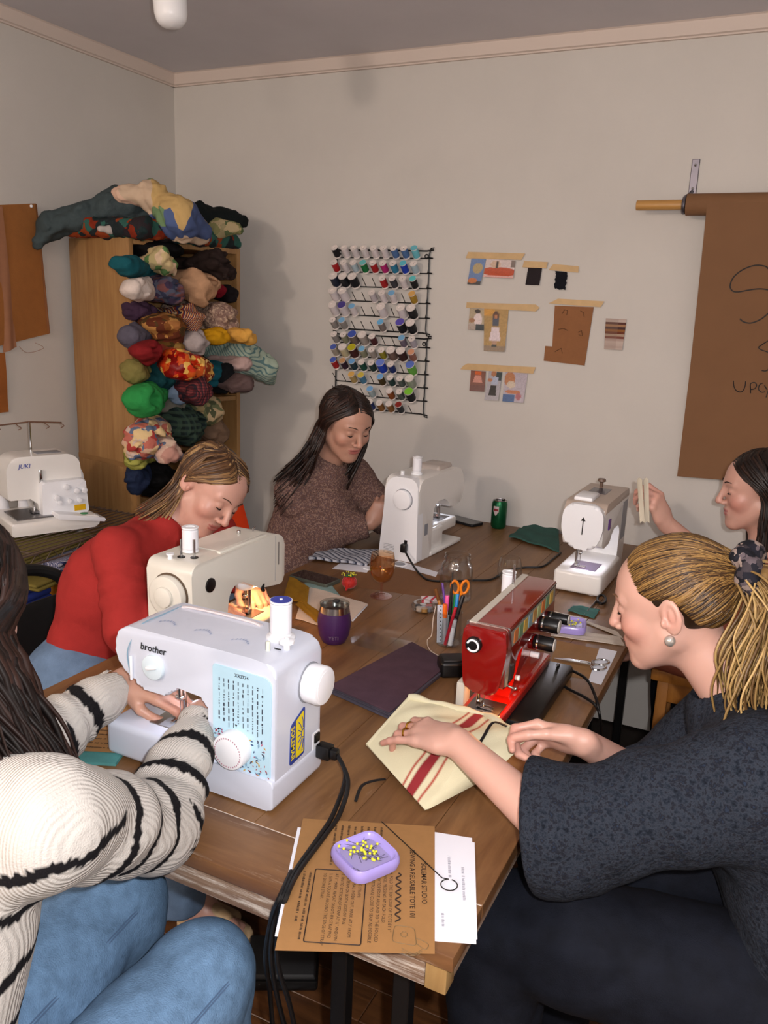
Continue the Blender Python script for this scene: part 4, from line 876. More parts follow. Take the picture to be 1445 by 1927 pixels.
# ---- thread racks with every spool
M_rack = mat('rack_black', '#0e0e10', .4)
DYES = dict(k='#14151a', w='#d8cfd0', b='#4f6f9f', c='#69b8c6', r='#a81e22', s='#a9bcc6', g='#14703a', m='#b01f6d', t='#2f7fa0', B='#1f3fb0', n='#1d2436', d='#3a3a40', o='#a8842a', l='#c0b8bc',
            y='#8f8a86', p='#6f625c', e='#7f7570', x='#4a2226', v='#6e6474', i='#a5a1ac', a='#a79c8c', C='#c3b894', X='#46221e', q='#8a8a72', f='#a0958c', O='#8d8428', P='#705a52', D='#3a2220', j='#8a5a4c', u='#3a2334', T='#1f3a44', G='#1c4f42', h='#243c38',
            N='#1f2f6a', L='#5c9f3c', z='#b59a62', Z='#4a7ea0', V='#4a3a1a', H='#27423f', Q='#55605a', S='#8d9486', R='#8a4a20', K='#15181c', W='#8a5c2a', M='#26282e', **{'1': '#9fb0b4'})
TOPS = dict(k='white', K='green')
rows1 = ['kwwwwwbbc', 'rwsgrmtBs', 'nkk..rdwk', 'ww..lww.o', 'www..w.wk', 'yy...e.kk']
rows2 = ['yqpfx..vi', 'aCXqfOPDj', 'ruTGhBN.L', '..zZ.VHQS', '....1.RQK', '...MNWWM.']
BIG = {(0, 2, 0), (0, 2, 1), (0, 2, 2), (0, 3, 0), (0, 3, 1), (0, 4, 0), (0, 4, 1), (0, 4, 5), (0, 4, 7), (0, 4, 8), (0, 5, 7), (0, 5, 8), (1, 0, 2), (1, 0, 3), (1, 1, 2), (1, 1, 6), (1, 1, 7), (1, 2, 5), (1, 2, 8), (1, 4, 8), (1, 3, 8), (1, 1, 1)}
TOPC = {(0, 0, 8): '#69b8c6', (0, 1, 3): '#69c0c0', (0, 1, 7): '#5fc0d0', (0, 2, 8): '#62c4c4', (0, 3, 6): '#7ab0d8', (0, 4, 1): '#4a3f8a', (0, 4, 2): '#7ab0d8', (0, 5, 1): '#7ab0d8', (0, 5, 5): '#6fb4e0', (0, 5, 7): '#5a4fb0', (1, 0, 2): '#3f56b0', (1, 0, 7): '#7ab0d8',
        (1, 1, 0): '#4a5fb0', (1, 1, 2): '#b8b020', (1, 1, 3): '#7ab8e0', (1, 2, 0): '#4a5fb8', (1, 2, 2): '#6fa8dc', (1, 2, 5): '#6f86d8', (1, 2, 8): '#5f78c8', (1, 3, 2): '#e0b060', (1, 3, 3): '#d8c050', (1, 3, 5): '#7ab0e0', (1, 4, 4): '#7ab0e0', (1, 4, 8): '#7fc83a', (1, 5, 7): '#8a2a22', (0, 3, 8): '#d8a860', (1, 1, 8): '#d89a78', (1, 2, 1): '#c8986a'}
NAMES = dict(k='black', w='white', b='steel blue', c='light cyan', r='red', s='silvery blue', g='green', m='magenta', t='teal blue', B='bright blue', n='navy', d='dark grey', o='gold', l='pale grey', y='grey', p='taupe', e='taupe', x='maroon', v='mauve', i='lilac grey', a='beige grey', C='cream', X='dark maroon',
             q='sage', f='pale beige', O='olive yellow', P='brown grey', D='dark brown', j='rose brown', u='plum', T='dark teal', G='deep green', h='bottle green', N='navy blue', L='lime green', z='tan', Z='sky blue', V='olive brown', H='dark slate', Q='grey green', S='pale sage', R='rust', K='black', W='brown', M='slate', **{'1': 'grey blue'})
PEGD = Vector((0, -math.cos(math.radians(42)), math.sin(math.radians(42))))
spool_mesh = {}
def spool_meshes(big, hx):
    key = (big, hx)
    if key not in spool_mesh:
        r, h = (.0195, .056) if big else (.0150, .050); A = axis_m((0, 0, 0), PEGD)
        c = MB(A).lathe([(.003, 0), (r, 0), (r, .003), (r*.75, .005), (r*.75, h-.005), (r, h-.003), (r, h), (r*.45, h), (r*.4, h-.003), (.003, h-.003)], 14).build('core', mat('spool_core', '#e2d8d2', .45), None)
        d = MB(A).lathe([(r*.77, .0055), (r*.93, .007), (r*.93, h-.007), (r*.77, h-.0055)], 14, caps=False).build('thread', mat('thread_'+hx, hx, .5, bump=.4, bs=900, bd=.0005), None)
        e = MB(A).lathe([(.004, h+.0001), (r*.95, h+.0001), (r*.95, h+.0012), (.004, h+.0012)], 14).build('top', M_wp, None)
        spool_mesh[key] = (c.data, d.data, e.data)
        for o in (c, d, e): bpy.data.objects.remove(o)
    return spool_mesh[key]
usedlab = {}
ORD = ['first', 'second', 'third', 'fourth', 'fifth', 'sixth', 'seventh', 'eighth', 'ninth']
def rack(idx, rows, tl, tr, br, z_rows, label):
    a = P(*tl, Y=YW-.012); b = P(*tr, Y=YW-.012); c = P(*br, Y=YW-.012); x0, x1 = a.x, (b.x+c.x)/2; zt, zb = (a.z+b.z)/2, c.z
    t = thing('thread_rack', label, 'thread rack', (x0, YW, zb), 0, 'thread racks'); yr = YW-.008
    MB().tube(smooth_path([(x0, yr, zb), (x0, yr, zt-.012), (x0+.012, yr, zt), (x1-.012, yr, zt), (x1, yr, zt-.012), (x1, yr, zb+.012), (x1-.012, yr, zb), (x0, yr, zb)], 4), .003, 8).build('frame', M_rack, t)
    MB().cyl((x0, yr, (zt+zb)/2), (x0, yr, zb), .0034, seg=8).build('frame_side', M_rack, t)
    for sx in (x0+.012, x1-.012): MB().tube([(sx+.007*math.cos(q), yr, zt-.02+.007*math.sin(q)) for q in [2*PI*k/12 for k in range(12)]], .0025, 6, closed=True).build('hanging_loop', M_rack, t)
    pit = (x1-x0-.012)/9.0
    for ri, row in enumerate(rows):
        z = zt-.028-(zt-.028-zb)*ri/(len(rows)-1) if idx == 0 else zt-.035-(zt-.035-zb)*ri/(len(rows)-1)
        if ri < len(rows)-1: MB().tube(smooth_path([(x0, yr-.002, z), (x1-.014, yr-.002, z), (x1-.003, yr-.002, z+.004), (x1, yr-.002, z+.016)], 4), .0023, 8).build('rung', M_rack, t)
        for ci, ch in enumerate(row):
            p = Vector((x0+.008+pit*ci, yr-.003, z))
            MB().cyl(p, p+PEGD*.052, .0016, seg=6).build('peg', M_rack, t)
            if ch != '.':
                big = (idx, ri, ci) in BIG; hx = DYES[ch]; cm, dm_, em = spool_meshes(big, hx)
                nm = NAMES[ch]; where = 'upper' if idx == 0 else 'lower'
                lab = f"{'large ' if big else ''}{nm} thread spool, {ORD[ri]} row of the {where} rack, {ORD[ci]} peg"
                e = thing('thread_spool', lab, 'thread spool', p+PEGD*.004, 0, 'thread spools on the wall racks')
                link('core', cm, e, True); link('thread', dm_, e, True)
                if (idx, ri, ci) in TOPC:
                    q = link('top_label', em.copy(), e, True); q.data.materials.clear(); q.data.materials.append(mat('top_'+TOPC[(idx, ri, ci)], TOPC[(idx, ri, ci)], .4))
rack(0, rows1, (634, 471), (806, 472), (801, 627), None, 'black wire thread rack, the upper of the two on the wall')
rack(1, rows2, (633, 632), (801, 634), (797, 780), None, 'black wire thread rack, the lower of the two on the wall')
# ---- photos, swatches and notes under strips of masking tape
M_tape = mat('masking_tape', '#c9a878', .6, var=.08, vs=30)
M_print = mat_attr('photo_print', rough=.35)
def quad_sheet(px, y, nu, nv):
    c = [P(*q, Y=y) for q in px]     # TL, TR, BR, BL
    return lambda u, v: c[0]*(1-u)*(1-v)+c[1]*u*(1-v)+c[2]*u*v+c[3]*(1-u)*v
def photo(label, px, shapes, bg, y=YW-.004, nu=26, nv=34):
    f = quad_sheet(px, y, nu, nv); mb = MB(); mb.sheet(lambda u, v: f(u, v)+Vector((0, -.006*v*v, 0)), nu, nv, .0006); o = mb.build('photo_print', M_print)
    N = (nu+1)*(nv+1); u = np.repeat(np.arange(nu+1)/nu, nv+1); v = np.tile(np.arange(nv+1)/nv, nu+1); c = np.tile(np.array(lin(bg)), (N, 1)); rg = np.random.RandomState(len(label))
    for s in shapes:
        k, a, b, ra, rb, hx = s[:6]
        m = ((u-a)/ra)**2+((v-b)/rb)**2 < 1 if k == 'e' else (np.abs(u-a) < ra) & (np.abs(v-b) < rb) if k == 'r' else (np.abs(u-a) < ra+(s[6]-ra)*(v-b+rb)/(2*rb)) & (np.abs(v-b) < rb)
        c[m] = lin(hx)
    c *= 1+rg.randn(N, 1)*.08; paint(o, np.concatenate([c, c])); return tag(o, label, 'photo', 'photos taped to the wall')
def tape(label, px, y=YW-.0015, seed=0):
    pts = [P(*q, Y=y) for q in px]; mb = MB(); n = len(pts)
    mb.add([p+Vector((0, .0004, 0)) for p in pts]+[p-Vector((0, .0004, 0)) for p in pts], [tuple(range(n)), tuple(range(2*n-1, n-1, -1))]+[(i, i+n, (i+1) % n+n, (i+1) % n) for i in range(n)])
    return tag(mb.build('tape_strip', M_tape, smooth=False), label, 'tape', 'tape strips on the wall')
SK = '#b5764f'
photo('photo of a hand and a pocket on blue denim', [(887, 486), (915, 486), (904, 536), (880, 535)], [('e', .55, .38, .35, .2, '#a89468'), ('r', .5, .93, .6, .07, '#3a3a3a'), ('e', .35, .85, .35, .1, '#c0703a')], '#5f7ba8')
photo('photo of an orange cushion and bags', [(915, 487), (970, 490), (966, 524), (910, 521)], [('e', .5, .68, .6, .26, '#b5451c'), ('e', .35, .28, .17, .22, '#c7a890'), ('r', .42, .3, .04, .2, '#3a2a22'), ('r', .95, .2, .07, .2, '#6a5a52'), ('r', .5, .97, .6, .06, '#d8a8a0')], '#c9b8b4')
photo('photo of a person in a white vest and dark jeans', [(884, 580), (911, 582), (911, 622), (881, 620)], [('r', .5, .9, .6, .2, '#a8988c'), ('e', .6, .5, .28, .3, '#d8c8c6'), ('r', .75, .87, .28, .14, '#1f2f36'), ('e', .55, .12, .2, .1, '#2a1f1c'), ('e', .2, .55, .2, .1, '#9a6a48')], '#a8977a')
photo('photo of a person in a long white skirt', [(911, 581), (957, 583), (950, 662), (911, 660)], [('e', .15, .05, .3, .12, '#c79038'), ('r', .5, .95, .6, .08, '#8a7660'), ('t', .5, .6, .16, .16, '#d8c8cc', .26), ('r', .5, .3, .12, .1, '#3f4658'), ('e', .5, .14, .13, .09, '#5a3a2a'), ('e', .5, .17, .06, .05, SK), ('r', .48, .8, .1, .05, '#b08a70'), ('r', .48, .88, .1, .03, '#22302c')], '#a8864c')
photo('photo of a pink skirt and orange top', [(886, 697), (914, 699), (912, 737), (884, 735)], [('r', .5, .85, .6, .16, '#6a4038'), ('t', .5, .4, .2, .18, '#c98a7a', .32), ('r', .5, .1, .2, .1, '#c85a1c')], '#7a4a3c')
photo('photo of a person in a long black skirt', [(920, 698), (945, 700), (938, 754), (912, 752)], [('r', .9, .15, .3, .15, '#2a3a3c'), ('t', .5, .66, .2, .18, '#1c1a1a', .28), ('r', .55, .32, .22, .14, '#a8b0c4'), ('e', .4, .08, .2, .1, '#a8704c'), ('e', .2, .3, .18, .06, SK)], '#a8a4aa')
photo('photo of a person in a cream top holding a strap', [(950, 699), (993, 703), (985, 758), (946, 755)], [('r', .2, .9, .34, .14, '#3f5f8f'), ('e', .25, .25, .24, .25, '#b0744c'), ('e', .32, .42, .2, .12, '#c9b8a4'), ('e', .45, .66, .36, .07, '#b5704a'), ('e', .72, .8, .14, .12, '#a8606a')], '#b0a6b0')
tape('long tape strip above the denim and orange photos', [(881, 474), (988, 477), (981, 489), (876, 486)], YW-.006)
tape('long tape strip with a rounded end above the white skirt photo', [(878, 569), (1008, 573), (1015, 579), (1008, 586), (877, 579)], YW-.006)
tape('long tape strip above the three lowest photos', [(880, 684), (1008, 691), (1003, 703), (866, 695), (872, 688)], YW-.006)
tape('short tape strip over the charcoal swatch', [(986, 491), (1031, 493), (1028, 505), (983, 503)], YW-.006)
tape('short tape strip over the black swatch', [(1041, 497), (1089, 501), (1088, 513), (1032, 508)], YW-.006)
tape('tape strip over the kraft cardboard template', [(1050, 562), (1137, 567), (1130, 578), (1032, 571)], YW-.006)
def swatch(name, label, px, m, cat, y=YW-.003, fray=0):
    f = quad_sheet(px, y, 10, 14); rg = random.Random(len(label)); jag = [rg.uniform(-1, 1)*fray for _ in range(30)]
    mb = MB(); mb.sheet(lambda u, v: f(u, v+(jag[int(u*10)] if v > .98 else 0))+Vector((jag[int(v*14)+8]*.05 if u in (0, 1) else 0, -.004*v, 0)), 10, 14, .0014); return tag(mb.build(name, m), label, cat)
swatch('cloth_swatch', 'charcoal cloth swatch taped to the wall', [(994, 503), (1020, 504), (1015, 537), (989, 536)], plain('swatch_charcoal', '#2a2426'), 'cloth swatch', fray=.01)
swatch('cloth_swatch', 'black frayed cloth swatch taped to the wall', [(1046, 510), (1068, 512), (1064, 546), (1043, 543)], plain('swatch_black', '#14151c'), 'cloth swatch', fray=.06)
swatch('woven_swatch', 'small woven swatch with a brown zigzag band', [(1140, 599), (1179, 601), (1171, 659), (1137, 657)], None or mat_stripes('woven', ['#a8927e', '#6a3a2a', '#8a5a30', '#4a3434', '#a07a5a', '#5a3a34', '#bcaaa0', '#b5a298', '#bcaaa0', '#c0aea4', '#b09a90', '#7a4a40'], 3.1, 'Z', check=('X', '#8a7466', .25)), 'cloth swatch')
M_kraftc = mat('kraft_card', '#8a5a34', .75, var=.06, vs=40)
kp = [(1044, 575), (1117, 578), (1100, 688), (1023, 679), (1026, 651), (1039, 652)]
kk = thing('cardboard_template', 'brown kraft cardboard template with a notch taped to the wall', 'cardboard', P(1065, 630, Y=YW))
pts = [P(*q, Y=YW-.003) for q in kp]; n = len(pts); mb = MB(); mb.add([p+Vector((0, .0008, 0)) for p in pts]+[p-Vector((0, .0008, 0)) for p in pts], [tuple(range(n)), tuple(range(2*n-1, n-1, -1))]+[(i, i+n, (i+1) % n+n, (i+1) % n) for i in range(n)])
mb.build('card', M_kraftc, kk, smooth=False)
mb = MB()
for st in ([(1058, 590), (1062, 583), (1068, 585), (1066, 593)], [(1092, 585), (1098, 588), (1099, 596)], [(1050, 620), (1060, 618), (1068, 622)], [(1088, 625), (1094, 622), (1096, 632), (1089, 630)], [(1044, 662), (1056, 655), (1058, 665)]): mb.tube([P(*q, Y=YW-.0042) for q in st], .0012, 4)
mb.build('pencil_marks', mat('pencil', '#5a3a22', .7), kk)
# ---- roll of kraft paper on a dowel
YR = YW-.075
M_kraft = mat('kraft_paper', '#7a5638', .8, var=.04, vs=8)
dz = P(1240, 386, Y=YR).z
rl = thing('paper_roll', 'roll of brown kraft paper hanging down the wall with marker writing', 'paper roll', P(1320, 386, Y=YR))
xl = P(1292, 386, Y=YR).x; xr = xl+.95
MB().rcyl((xl, YR, dz), (xr, YR, dz), .035, .001, 36).build('roll', M_kraft, rl)
c0 = P(1326, 404, Y=YR-.03); c1 = P(1286, 897, Y=YW-.03); zb = c1.z
xtop = P(1328, 404, Y=YR-.03).x
def hang(u, v):
    z = dz-(dz-zb)*v; y = YR-.036+(YW-.03-(YR-.036))*min(1, v*1.6)**.8 - .012*max(0, v-.9)*10*.5
    return (xtop+.008*v+u*.9, y, z+.006*math.sin(u*9)*(v > .97))
pf = MB().sheet(hang, 6, 30, .0008).build('hanging_paper', M_kraft, rl)
ink = MB()
def stroke(pts, r=.0022):
    out = []
    for q in pts:
        px_ = (1150+q[0]/3.108, 300+q[1]/3.108); yy = YR-.036
        for _ in range(3): p = P(*px_, Y=yy-.0012); v = min(max((dz-p.z)/(dz-zb), 0), 1); yy = hang(0, v)[1]
        out.append(P(*px_, Y=yy-.0012))
    ink.tube(smooth_path(out, 4), r, 5)
stroke([(917, 640), (900, 625), (840, 620), (770, 645), (715, 690), (695, 740), (710, 770), (745, 775), (800, 765), (870, 757), (930, 768), (960, 800), (955, 860), (905, 912), (865, 940), (815, 957), (775, 950), (752, 932)])
stroke([(940, 1050), (917, 1062), (880, 1085), (862, 1100), (880, 1115), (917, 1128), (940, 1150), (935, 1200), (917, 1230), (900, 1238), (880, 1235)], .0018)
stroke([(715, 1295), (718, 1330), (735, 1355), (765, 1358), (782, 1330), (786, 1298)], .0017); stroke([(815, 1368), (814, 1340), (815, 1312), (838, 1304), (851, 1322), (838, 1342), (816, 1346)], .0017)
stroke([(888, 1308), (868, 1318), (862, 1345), (880, 1362), (900, 1358)], .0017); stroke([(896, 1322), (912, 1348)], .0017); stroke([(930, 1320), (905, 1392)], .0017)
ink.build('marker_writing', mat('marker_ink', '#1d1a1a', .6), pf)
xd = P(1198, 386, Y=YR).x
tag(MB().rcyl((xd, YR, dz), (xl+.02, YR, dz), .0165, .001, 24).build('dowel', mat_wood('dowel_pine', '#a8783c', '#c99a58', 'X', 5, .45, 12, .1)), 'pine dowel carrying the kraft paper roll', 'dowel')
for xh, nm in ((P(1290, 386, Y=YR).x-.004, 'grey metal wall hook at the visible end of the dowel'), (xr+.02, 'grey metal wall hook at the hidden end of the dowel')):
    t = thing('wall_hook', nm, 'hook', (xh, YW, dz))
    MB().rbox(xh-.002, xh+.024, YW-.005, YW, dz+.035, dz+.155, .002, 1).build('plate', mat('hook_metal', '#77747c', .35, .9), t)
    MB().tube(smooth_path([(xh+.01, YW-.004, dz+.05), (xh+.006, YW-.03, dz+.038), (xh, YR, dz+.024), (xh, YR-.022, dz+.012), (xh, YR-.026, dz-.008), (xh, YR-.012, dz-.024), (xh, YR+.01, dz-.023), (xh, YR+.022, dz-.01)], 4), .0065, 8).build('hook_arm', mat('hook_metal', '#77747c'), t)
    for zz in (dz+.06, dz+.135): MB().sph((xh+.011, YW-.006, zz), .0045, 8, 6).build('screw', M_chrome, t)
# ================================================================ brown hanging cloths on the side wall
M_hang = mat('hanging_cloth', '#9a622f', .85, var=.06, vs=30, bump=.3, bs=300)
M_hang2 = mat('hanging_cloth_strip', '#9a6a4c', .85, var=.05, vs=30)
def xsheet(name, px, m, x, label=None, parent=None, nu=8, nv=20, wob=.004):
    c = [P(*q, X=x) for q in px]
    f = lambda u, v: c[0]*(1-u)*(1-v)+c[1]*u*(1-v)+c[2]*u*v+c[3]*(1-u)*v+Vector((wob*math.sin(u*7+v*5)*v, 0, 0))
    return MB().sheet(f, nu, nv, .002).build(name, m, parent)
hc = thing('wall_cloth', 'rust brown cloth with a paler strip pinned to the side wall', 'cloth', P(40, 500, X=XL), 0, 'brown cloths on the side wall')
xsheet('cloth', [(-160, 392), (67, 383), (93, 628), (-160, 690)], M_hang, XL+.012, parent=hc); xsheet('pale_strip', [(-25, 388), (4, 388), (32, 653), (8, 664)], M_hang2, XL+.0155, parent=hc)
MB().sph(P(59, 388, X=XL+.016), .006, 10, 8).build('pin', M_wp, hc); MB().tube(smooth_path([P(36, 652, X=XL+.014), P(52, 664, X=XL+.014), P(82, 655, X=XL+.014), P(66, 645, X=XL+.014)], 4), .0008, 5).build('loose_thread', M_hang2, hc)
xsheet('hem', [(66, 384), (69, 384), (94.5, 626), (91, 628)], mat('hem_dark', '#7a4a24', .8), XL+.013, parent=hc)
tag(xsheet('wall_cloth', [(-90, 660), (9, 664), (17, 775), (-90, 790)], mat('hanging_cloth_b', '#9a5a26', .85, var=.06, vs=30), XL+.008), 'lower rust brown cloth hanging behind the pinned one', 'cloth', 'brown cloths on the side wall')
# ================================================================ things on the table
def on(x, y, z=T): return P(x, y, Z=z)
def slab(name, corners, th, m, label=None, cat=None, group=None, parent=None, bev=.0004, wob=0, seg=8, r=None):
    """a flat thing lying on the table; corners are world points in order"""
    c = [Vector(q) for q in corners]
    if len(c) == 4 and wob:
        f = lambda u, v: c[0]*(1-u)*(1-v)+c[1]*u*(1-v)+c[2]*u*v+c[3]*(1-u)*v+Vector((0, 0, th/2+wob*(1+math.sin(u*8+v*5)*math.cos(v*7-u*3))*.5))
        o = MB().sheet(f, seg, seg, th).build(name, m, parent)
    else:
        z = c[0].z; o = MB().prism([(q.x, q.y) for q in c] if r is None else roundpoly([(q.x, q.y) for q in c], r, 3), z, z+th).build(name, m, parent, smooth=False)
    return tag(o, label, cat, group)
M_paper = mat('white_paper', '#dfe0e8', .7); M_ink = mat('print_ink', '#2c1c12', .7); M_ink2 = mat('print_ink_faint', '#9a9aa6', .7)
M_kraft2 = mat('kraft_sheet', '#946c40', .7, var=.05, vs=60)
z0 = T+.0004
tl, bl, br_, tr_ = on(570, 1540), on(517, 1788), on(818, 1795), on(818, 1555)
# white sheets under the printed kraft sheet
slab('paper_sheet', [on(818-30, 1562), on(888, 1578), on(896, 1777), on(818-40, 1768)], .0012, M_paper, 'stack of white printed paper jutting out beside the brown sheet', 'paper', 'white papers at the table corner')
slab('paper_sheet', [on(560, 1558), on(600, 1562), on(560, 1768), on(517, 1762)], .0012, M_paper, 'white paper edge showing under the brown sheet beside the cable', 'paper', 'white papers at the table corner')
wp2 = slab('paper_sheet', [on(790, 1572, T+.0014), on(893, 1586, T+.0014), on(898, 1768, T+.0014), on(780, 1762, T+.0014)], .0006, M_paper, 'uppermost white sheet with faint grey print beside the brown sheet', 'paper', 'white papers at the table corner')
fm = MB()
def dashes(mb, M, length, size, rg):
    """a line of print too small to read"""
    x = 0
    while x < length:
        w = size*rg.uniform(.25, .5); h = size*rg.uniform(.45, .65)
        if rg.random() > .16: mb.add([(x, 0, 0), (x+w*.62, 0, 0), (x+w*.62, h, 0), (x, h, 0)], [(0, 1, 2, 3)], M)
        x += w
rgd = random.Random(12)
for (px_, py_, L_) in ((868, 1632, .075), (842, 1610, .05), (830, 1715, .028)):
    o_ = on(px_, py_, T+.0022); u = (on(px_+2, py_+40, T+.0022)-o_).normalized(); n_ = Vector((0, 0, 1)); v_ = n_.cross(u); dashes(fm, Matrix(((u.x, v_.x, 0, o_.x), (u.y, v_.y, 0, o_.y), (0, 0, 1, o_.z), (0, 0, 0, 1))), L_, .007, rgd)
tag(fm.build('faint_print', M_ink2, wp2, smooth=False), kind='stuff')
KT = T+.0026
ks = thing('instruction_sheet', 'brown kraft sheet printed with tote sewing instructions overhanging the table corner', 'paper', (on(670, 1670).x, on(670, 1670).y, T))
c4 = [P(570, 1540, Z=KT), P(517, 1788, Z=KT), P(818, 1795, Z=KT), P(818, 1555, Z=KT)]
MB().prism([(q.x, q.y) for q in c4], KT-.0004, KT).build('sheet', M_kraft2, ks, smooth=False)
u_ = (c4[1]-c4[0]); v_ = (c4[3]-c4[0]); LU, LV_ = u_.length, v_.length
KM = Matrix(((u_.x/LU, v_.x/LV_, 0, c4[0].x), (u_.y/LU, v_.y/LV_, 0, c4[0].y), (0, 0, 1, KT+.0003), (0, 0, 0, 1)))   # x = reading direction, y = up the page
ptx = MB(); SX = LU/.279; SY = LV_/.216
def line(s, x, y, size=.0078, bold=0, al='LEFT'): text_mb(ptx, s, size, KM @ Matrix.Translation((x*SX, y*SY, 0)) @ Matrix.Diagonal((SX*.98, SY, 1, 1)), al, bold=bold)
line('SOLEMAR STUDIO', .135, .193, .0108, .00012, 'CENTER'); line('SEWING A REUSABLE TOTE 101', .135, .176, .0105, .00012, 'CENTER')
for k, s in enumerate(('4. FOLD THE TOP EDGE OF TOTE BY 1"', 'TWICE, PRESSING AT EACH FOLD.', '7. SEW TOP EDGE AROUND TO THE FOLDED', 'SEAM STITCH AS CLOSE TO SEAM AS POSSIBLE')): line(s, .118, .146-k*.0088, .0068)
for k, s in enumerate(('SEWING STRAPS:', '1. LAY BAG INSIDE OUT, MARK AT 3" FROM', 'THE SEAM ON BOTH SIDES OF BAG.', '2. PIN TO BOTTOM OF STRAP AT ½" AND PIN', 'AT 1" MARK. REPEAT ON OTHER STRAP END', '3. SEW A SQUARE AROUND THE EDGE OF STRAP', 'TO SECURE STRAP.')): line(s, .127, .101-k*.0088, .0064)
for k, L_ in enumerate((.092, .098, .088, .1, .06, .09, .075, .096)): dashes(ptx, KM @ Matrix.Translation((.012*SX, (.128-k*.0105)*SY, 0)), L_*SX, .0064, rgd)
for k, L_ in enumerate((.13, .1)): dashes(ptx, KM @ Matrix.Translation((.127*SX, (.027-k*.009)*SY, 0)), L_*SX, .006, rgd)
tag(ptx.build('printed_text', M_ink, ks, smooth=False), kind='stuff')
pl = MB(KM)
pl.tube([(.118*SX+.098*SX*t, (.159+.0035*math.sin(t*42))*SY, .0002) for t in [k/60 for k in range(61)]], .0012, 5)
bx = roundpoly([(.12, .035), (.262, .035), (.262, .111), (.12, .111)], .003, 3); pl.tube([(x*SX, y*SY, .0002) for x, y in bx], .0009, 5, closed=True)
pl.build('drawn_lines', M_ink, ks)
tt = MB(KM); tt.tube([(x*SX, y*SY, .0002) for x, y in roundpoly([(.222, .155), (.252, .152), (.257, .185), (.225, .182)], .006, 3)], .0005, 4, closed=True)
tt.tube(smooth_path([(.243*SX, .184*SY, .0002), (.252*SX, .2*SY, .0002), (.262*SX, .196*SY, .0002), (.252*SX, .184*SY, .0002)], 5), .0005, 4)
tt.tube([((.238+.004*math.cos(a)*(1+.3*(k % 2)))*SX, (.168+.004*math.sin(a)*(1+.3*(k % 2)))*SY, .0002) for k, a in enumerate([2*PI*j/16 for j in range(16)])], .0004, 4, closed=True)
for a in range(3): tt.tube(smooth_path([((.262+.004*a)*SX, .165*SY, .0002), ((.27+.002*a)*SX, .18*SY, .0002), ((.262+.003*a)*SX, .192*SY, .0002)], 4), .0004, 4)
tt.build('tote_drawing', mat('pencil_grey', '#6a5638', .7), ks)
# ---- lilac pin dishes with yellow-headed pins
M_lil = mat('lilac_plastic', '#a294d8', .25, coat=.2); M_lil2 = mat('lilac_inner', '#9a90c0', .4); M_yel = mat('pin_yellow', '#e0dc3a', .3)
pin_proto = None
def pin_dish(label, c, rz, s, npins, spread, group='pins in the dish', seed=1, kind=''):
    t = thing('pin_dish', label, 'pin dish', c, rz, 'magnetic pin dishes')
    def ring(w, r, z): return [Vector((x, y, z)) for x, y in roundpoly([(-w, -w), (w, -w), (w, w), (-w, w)], r, 6)]
    h = s/2; rr = [ring(h*.86, h*.5, 0), ring(h*.95, h*.5, .003), ring(h, h*.5, .012), ring(h*.98, h*.5, .02), ring(h*.93, h*.47, .0235), ring(h*.86, h*.42, .0225), ring(h*.78, h*.34, .017), ring(h*.72, h*.28, .0155)]
    MB().loft(rr).build('dish', M_lil, t, local=True); MB().prism([(p.x, p.y) for p in ring(h*.71, h*.28, 0)], .0155, .0161).build('magnet_face', M_lil2, t, local=True)
    rg = random.Random(seed)
    for k in range(npins):
        a = rg.choice((0, PI/2, PI, -PI/2))+rg.gauss(0, .5)+.4; L = .016; bx_, by_ = rg.gauss(0, spread*.35), rg.gauss(0, spread*.35)
        m = Matrix.Translation(Vector(c)+Vector((0, 0, .0172+rg.random()*.004))) @ Matrix.Rotation(rz, 4, 'Z') @ Matrix.Translation((bx_, by_, 0)) @ Matrix.Rotation(a, 4, 'Z') @ Matrix.Rotation(-.06-rg.random()*.1, 4, 'Y')
        if k == 0 and 'pin' not in spool_mesh:
            sh = MB().cyl((-.012, 0, 0), (.012, 0, 0), .0004, seg=5).build('shaft', M_steel, None); hd = MB().sph((.013, 0, 0), .0023, 8, 6).build('head', M_yel, None); spool_mesh['pin'] = (sh.data, hd.data); bpy.data.objects.remove(sh); bpy.data.objects.remove(hd)
        e = bpy.data.objects.new('sewing_pin', None); COL.objects.link(e); e.matrix_basis = m; tag(e, f'yellow-headed pin in the {kind}', 'pin', group); e.empty_display_size = .01
        link('shaft', spool_mesh['pin'][0], e, True); link('head', spool_mesh['pin'][1], e, True)
pc = P(687, 1612, Z=T+.016); pc.z = KT+.0006
pin_dish('lilac magnetic pin dish with yellow pins on the printed kraft sheet', pc, -.5, .088, 34, .042, 'pins in the near dish', 3, 'near dish on the kraft sheet')
pin_dish('lilac magnetic pin dish on the cream strips behind the red machine', Vector((*P(1072, 1180, Z=T+.012).xy, T+.0045)), .2, .088, 20, .03, 'pins in the far dish', 9, 'far dish behind the red machine')
# ---- long wire turning hook
a_, b_ = P(718, 1546, Z=T+.003), P(832, 1652, Z=KT+.002); mb = MB(); d_ = (b_-a_).normalized(); sd = Vector((-d_.y, d_.x, 0))
rc = P(845, 1665, Z=KT+.002); rad = .0125
ringp = [rc+Vector((math.cos(t), math.sin(t), 0))*rad for t in [2*PI*k/20*.94+2.0 for k in range(21)]]
mb.tube([a_, b_]+ringp, .0009, 6); tag(mb.build('turning_hook', mat('dark_wire', '#3a3634', .3, .9)), 'long thin wire turning hook with a ring end lying over the kraft sheet', 'wire hook')
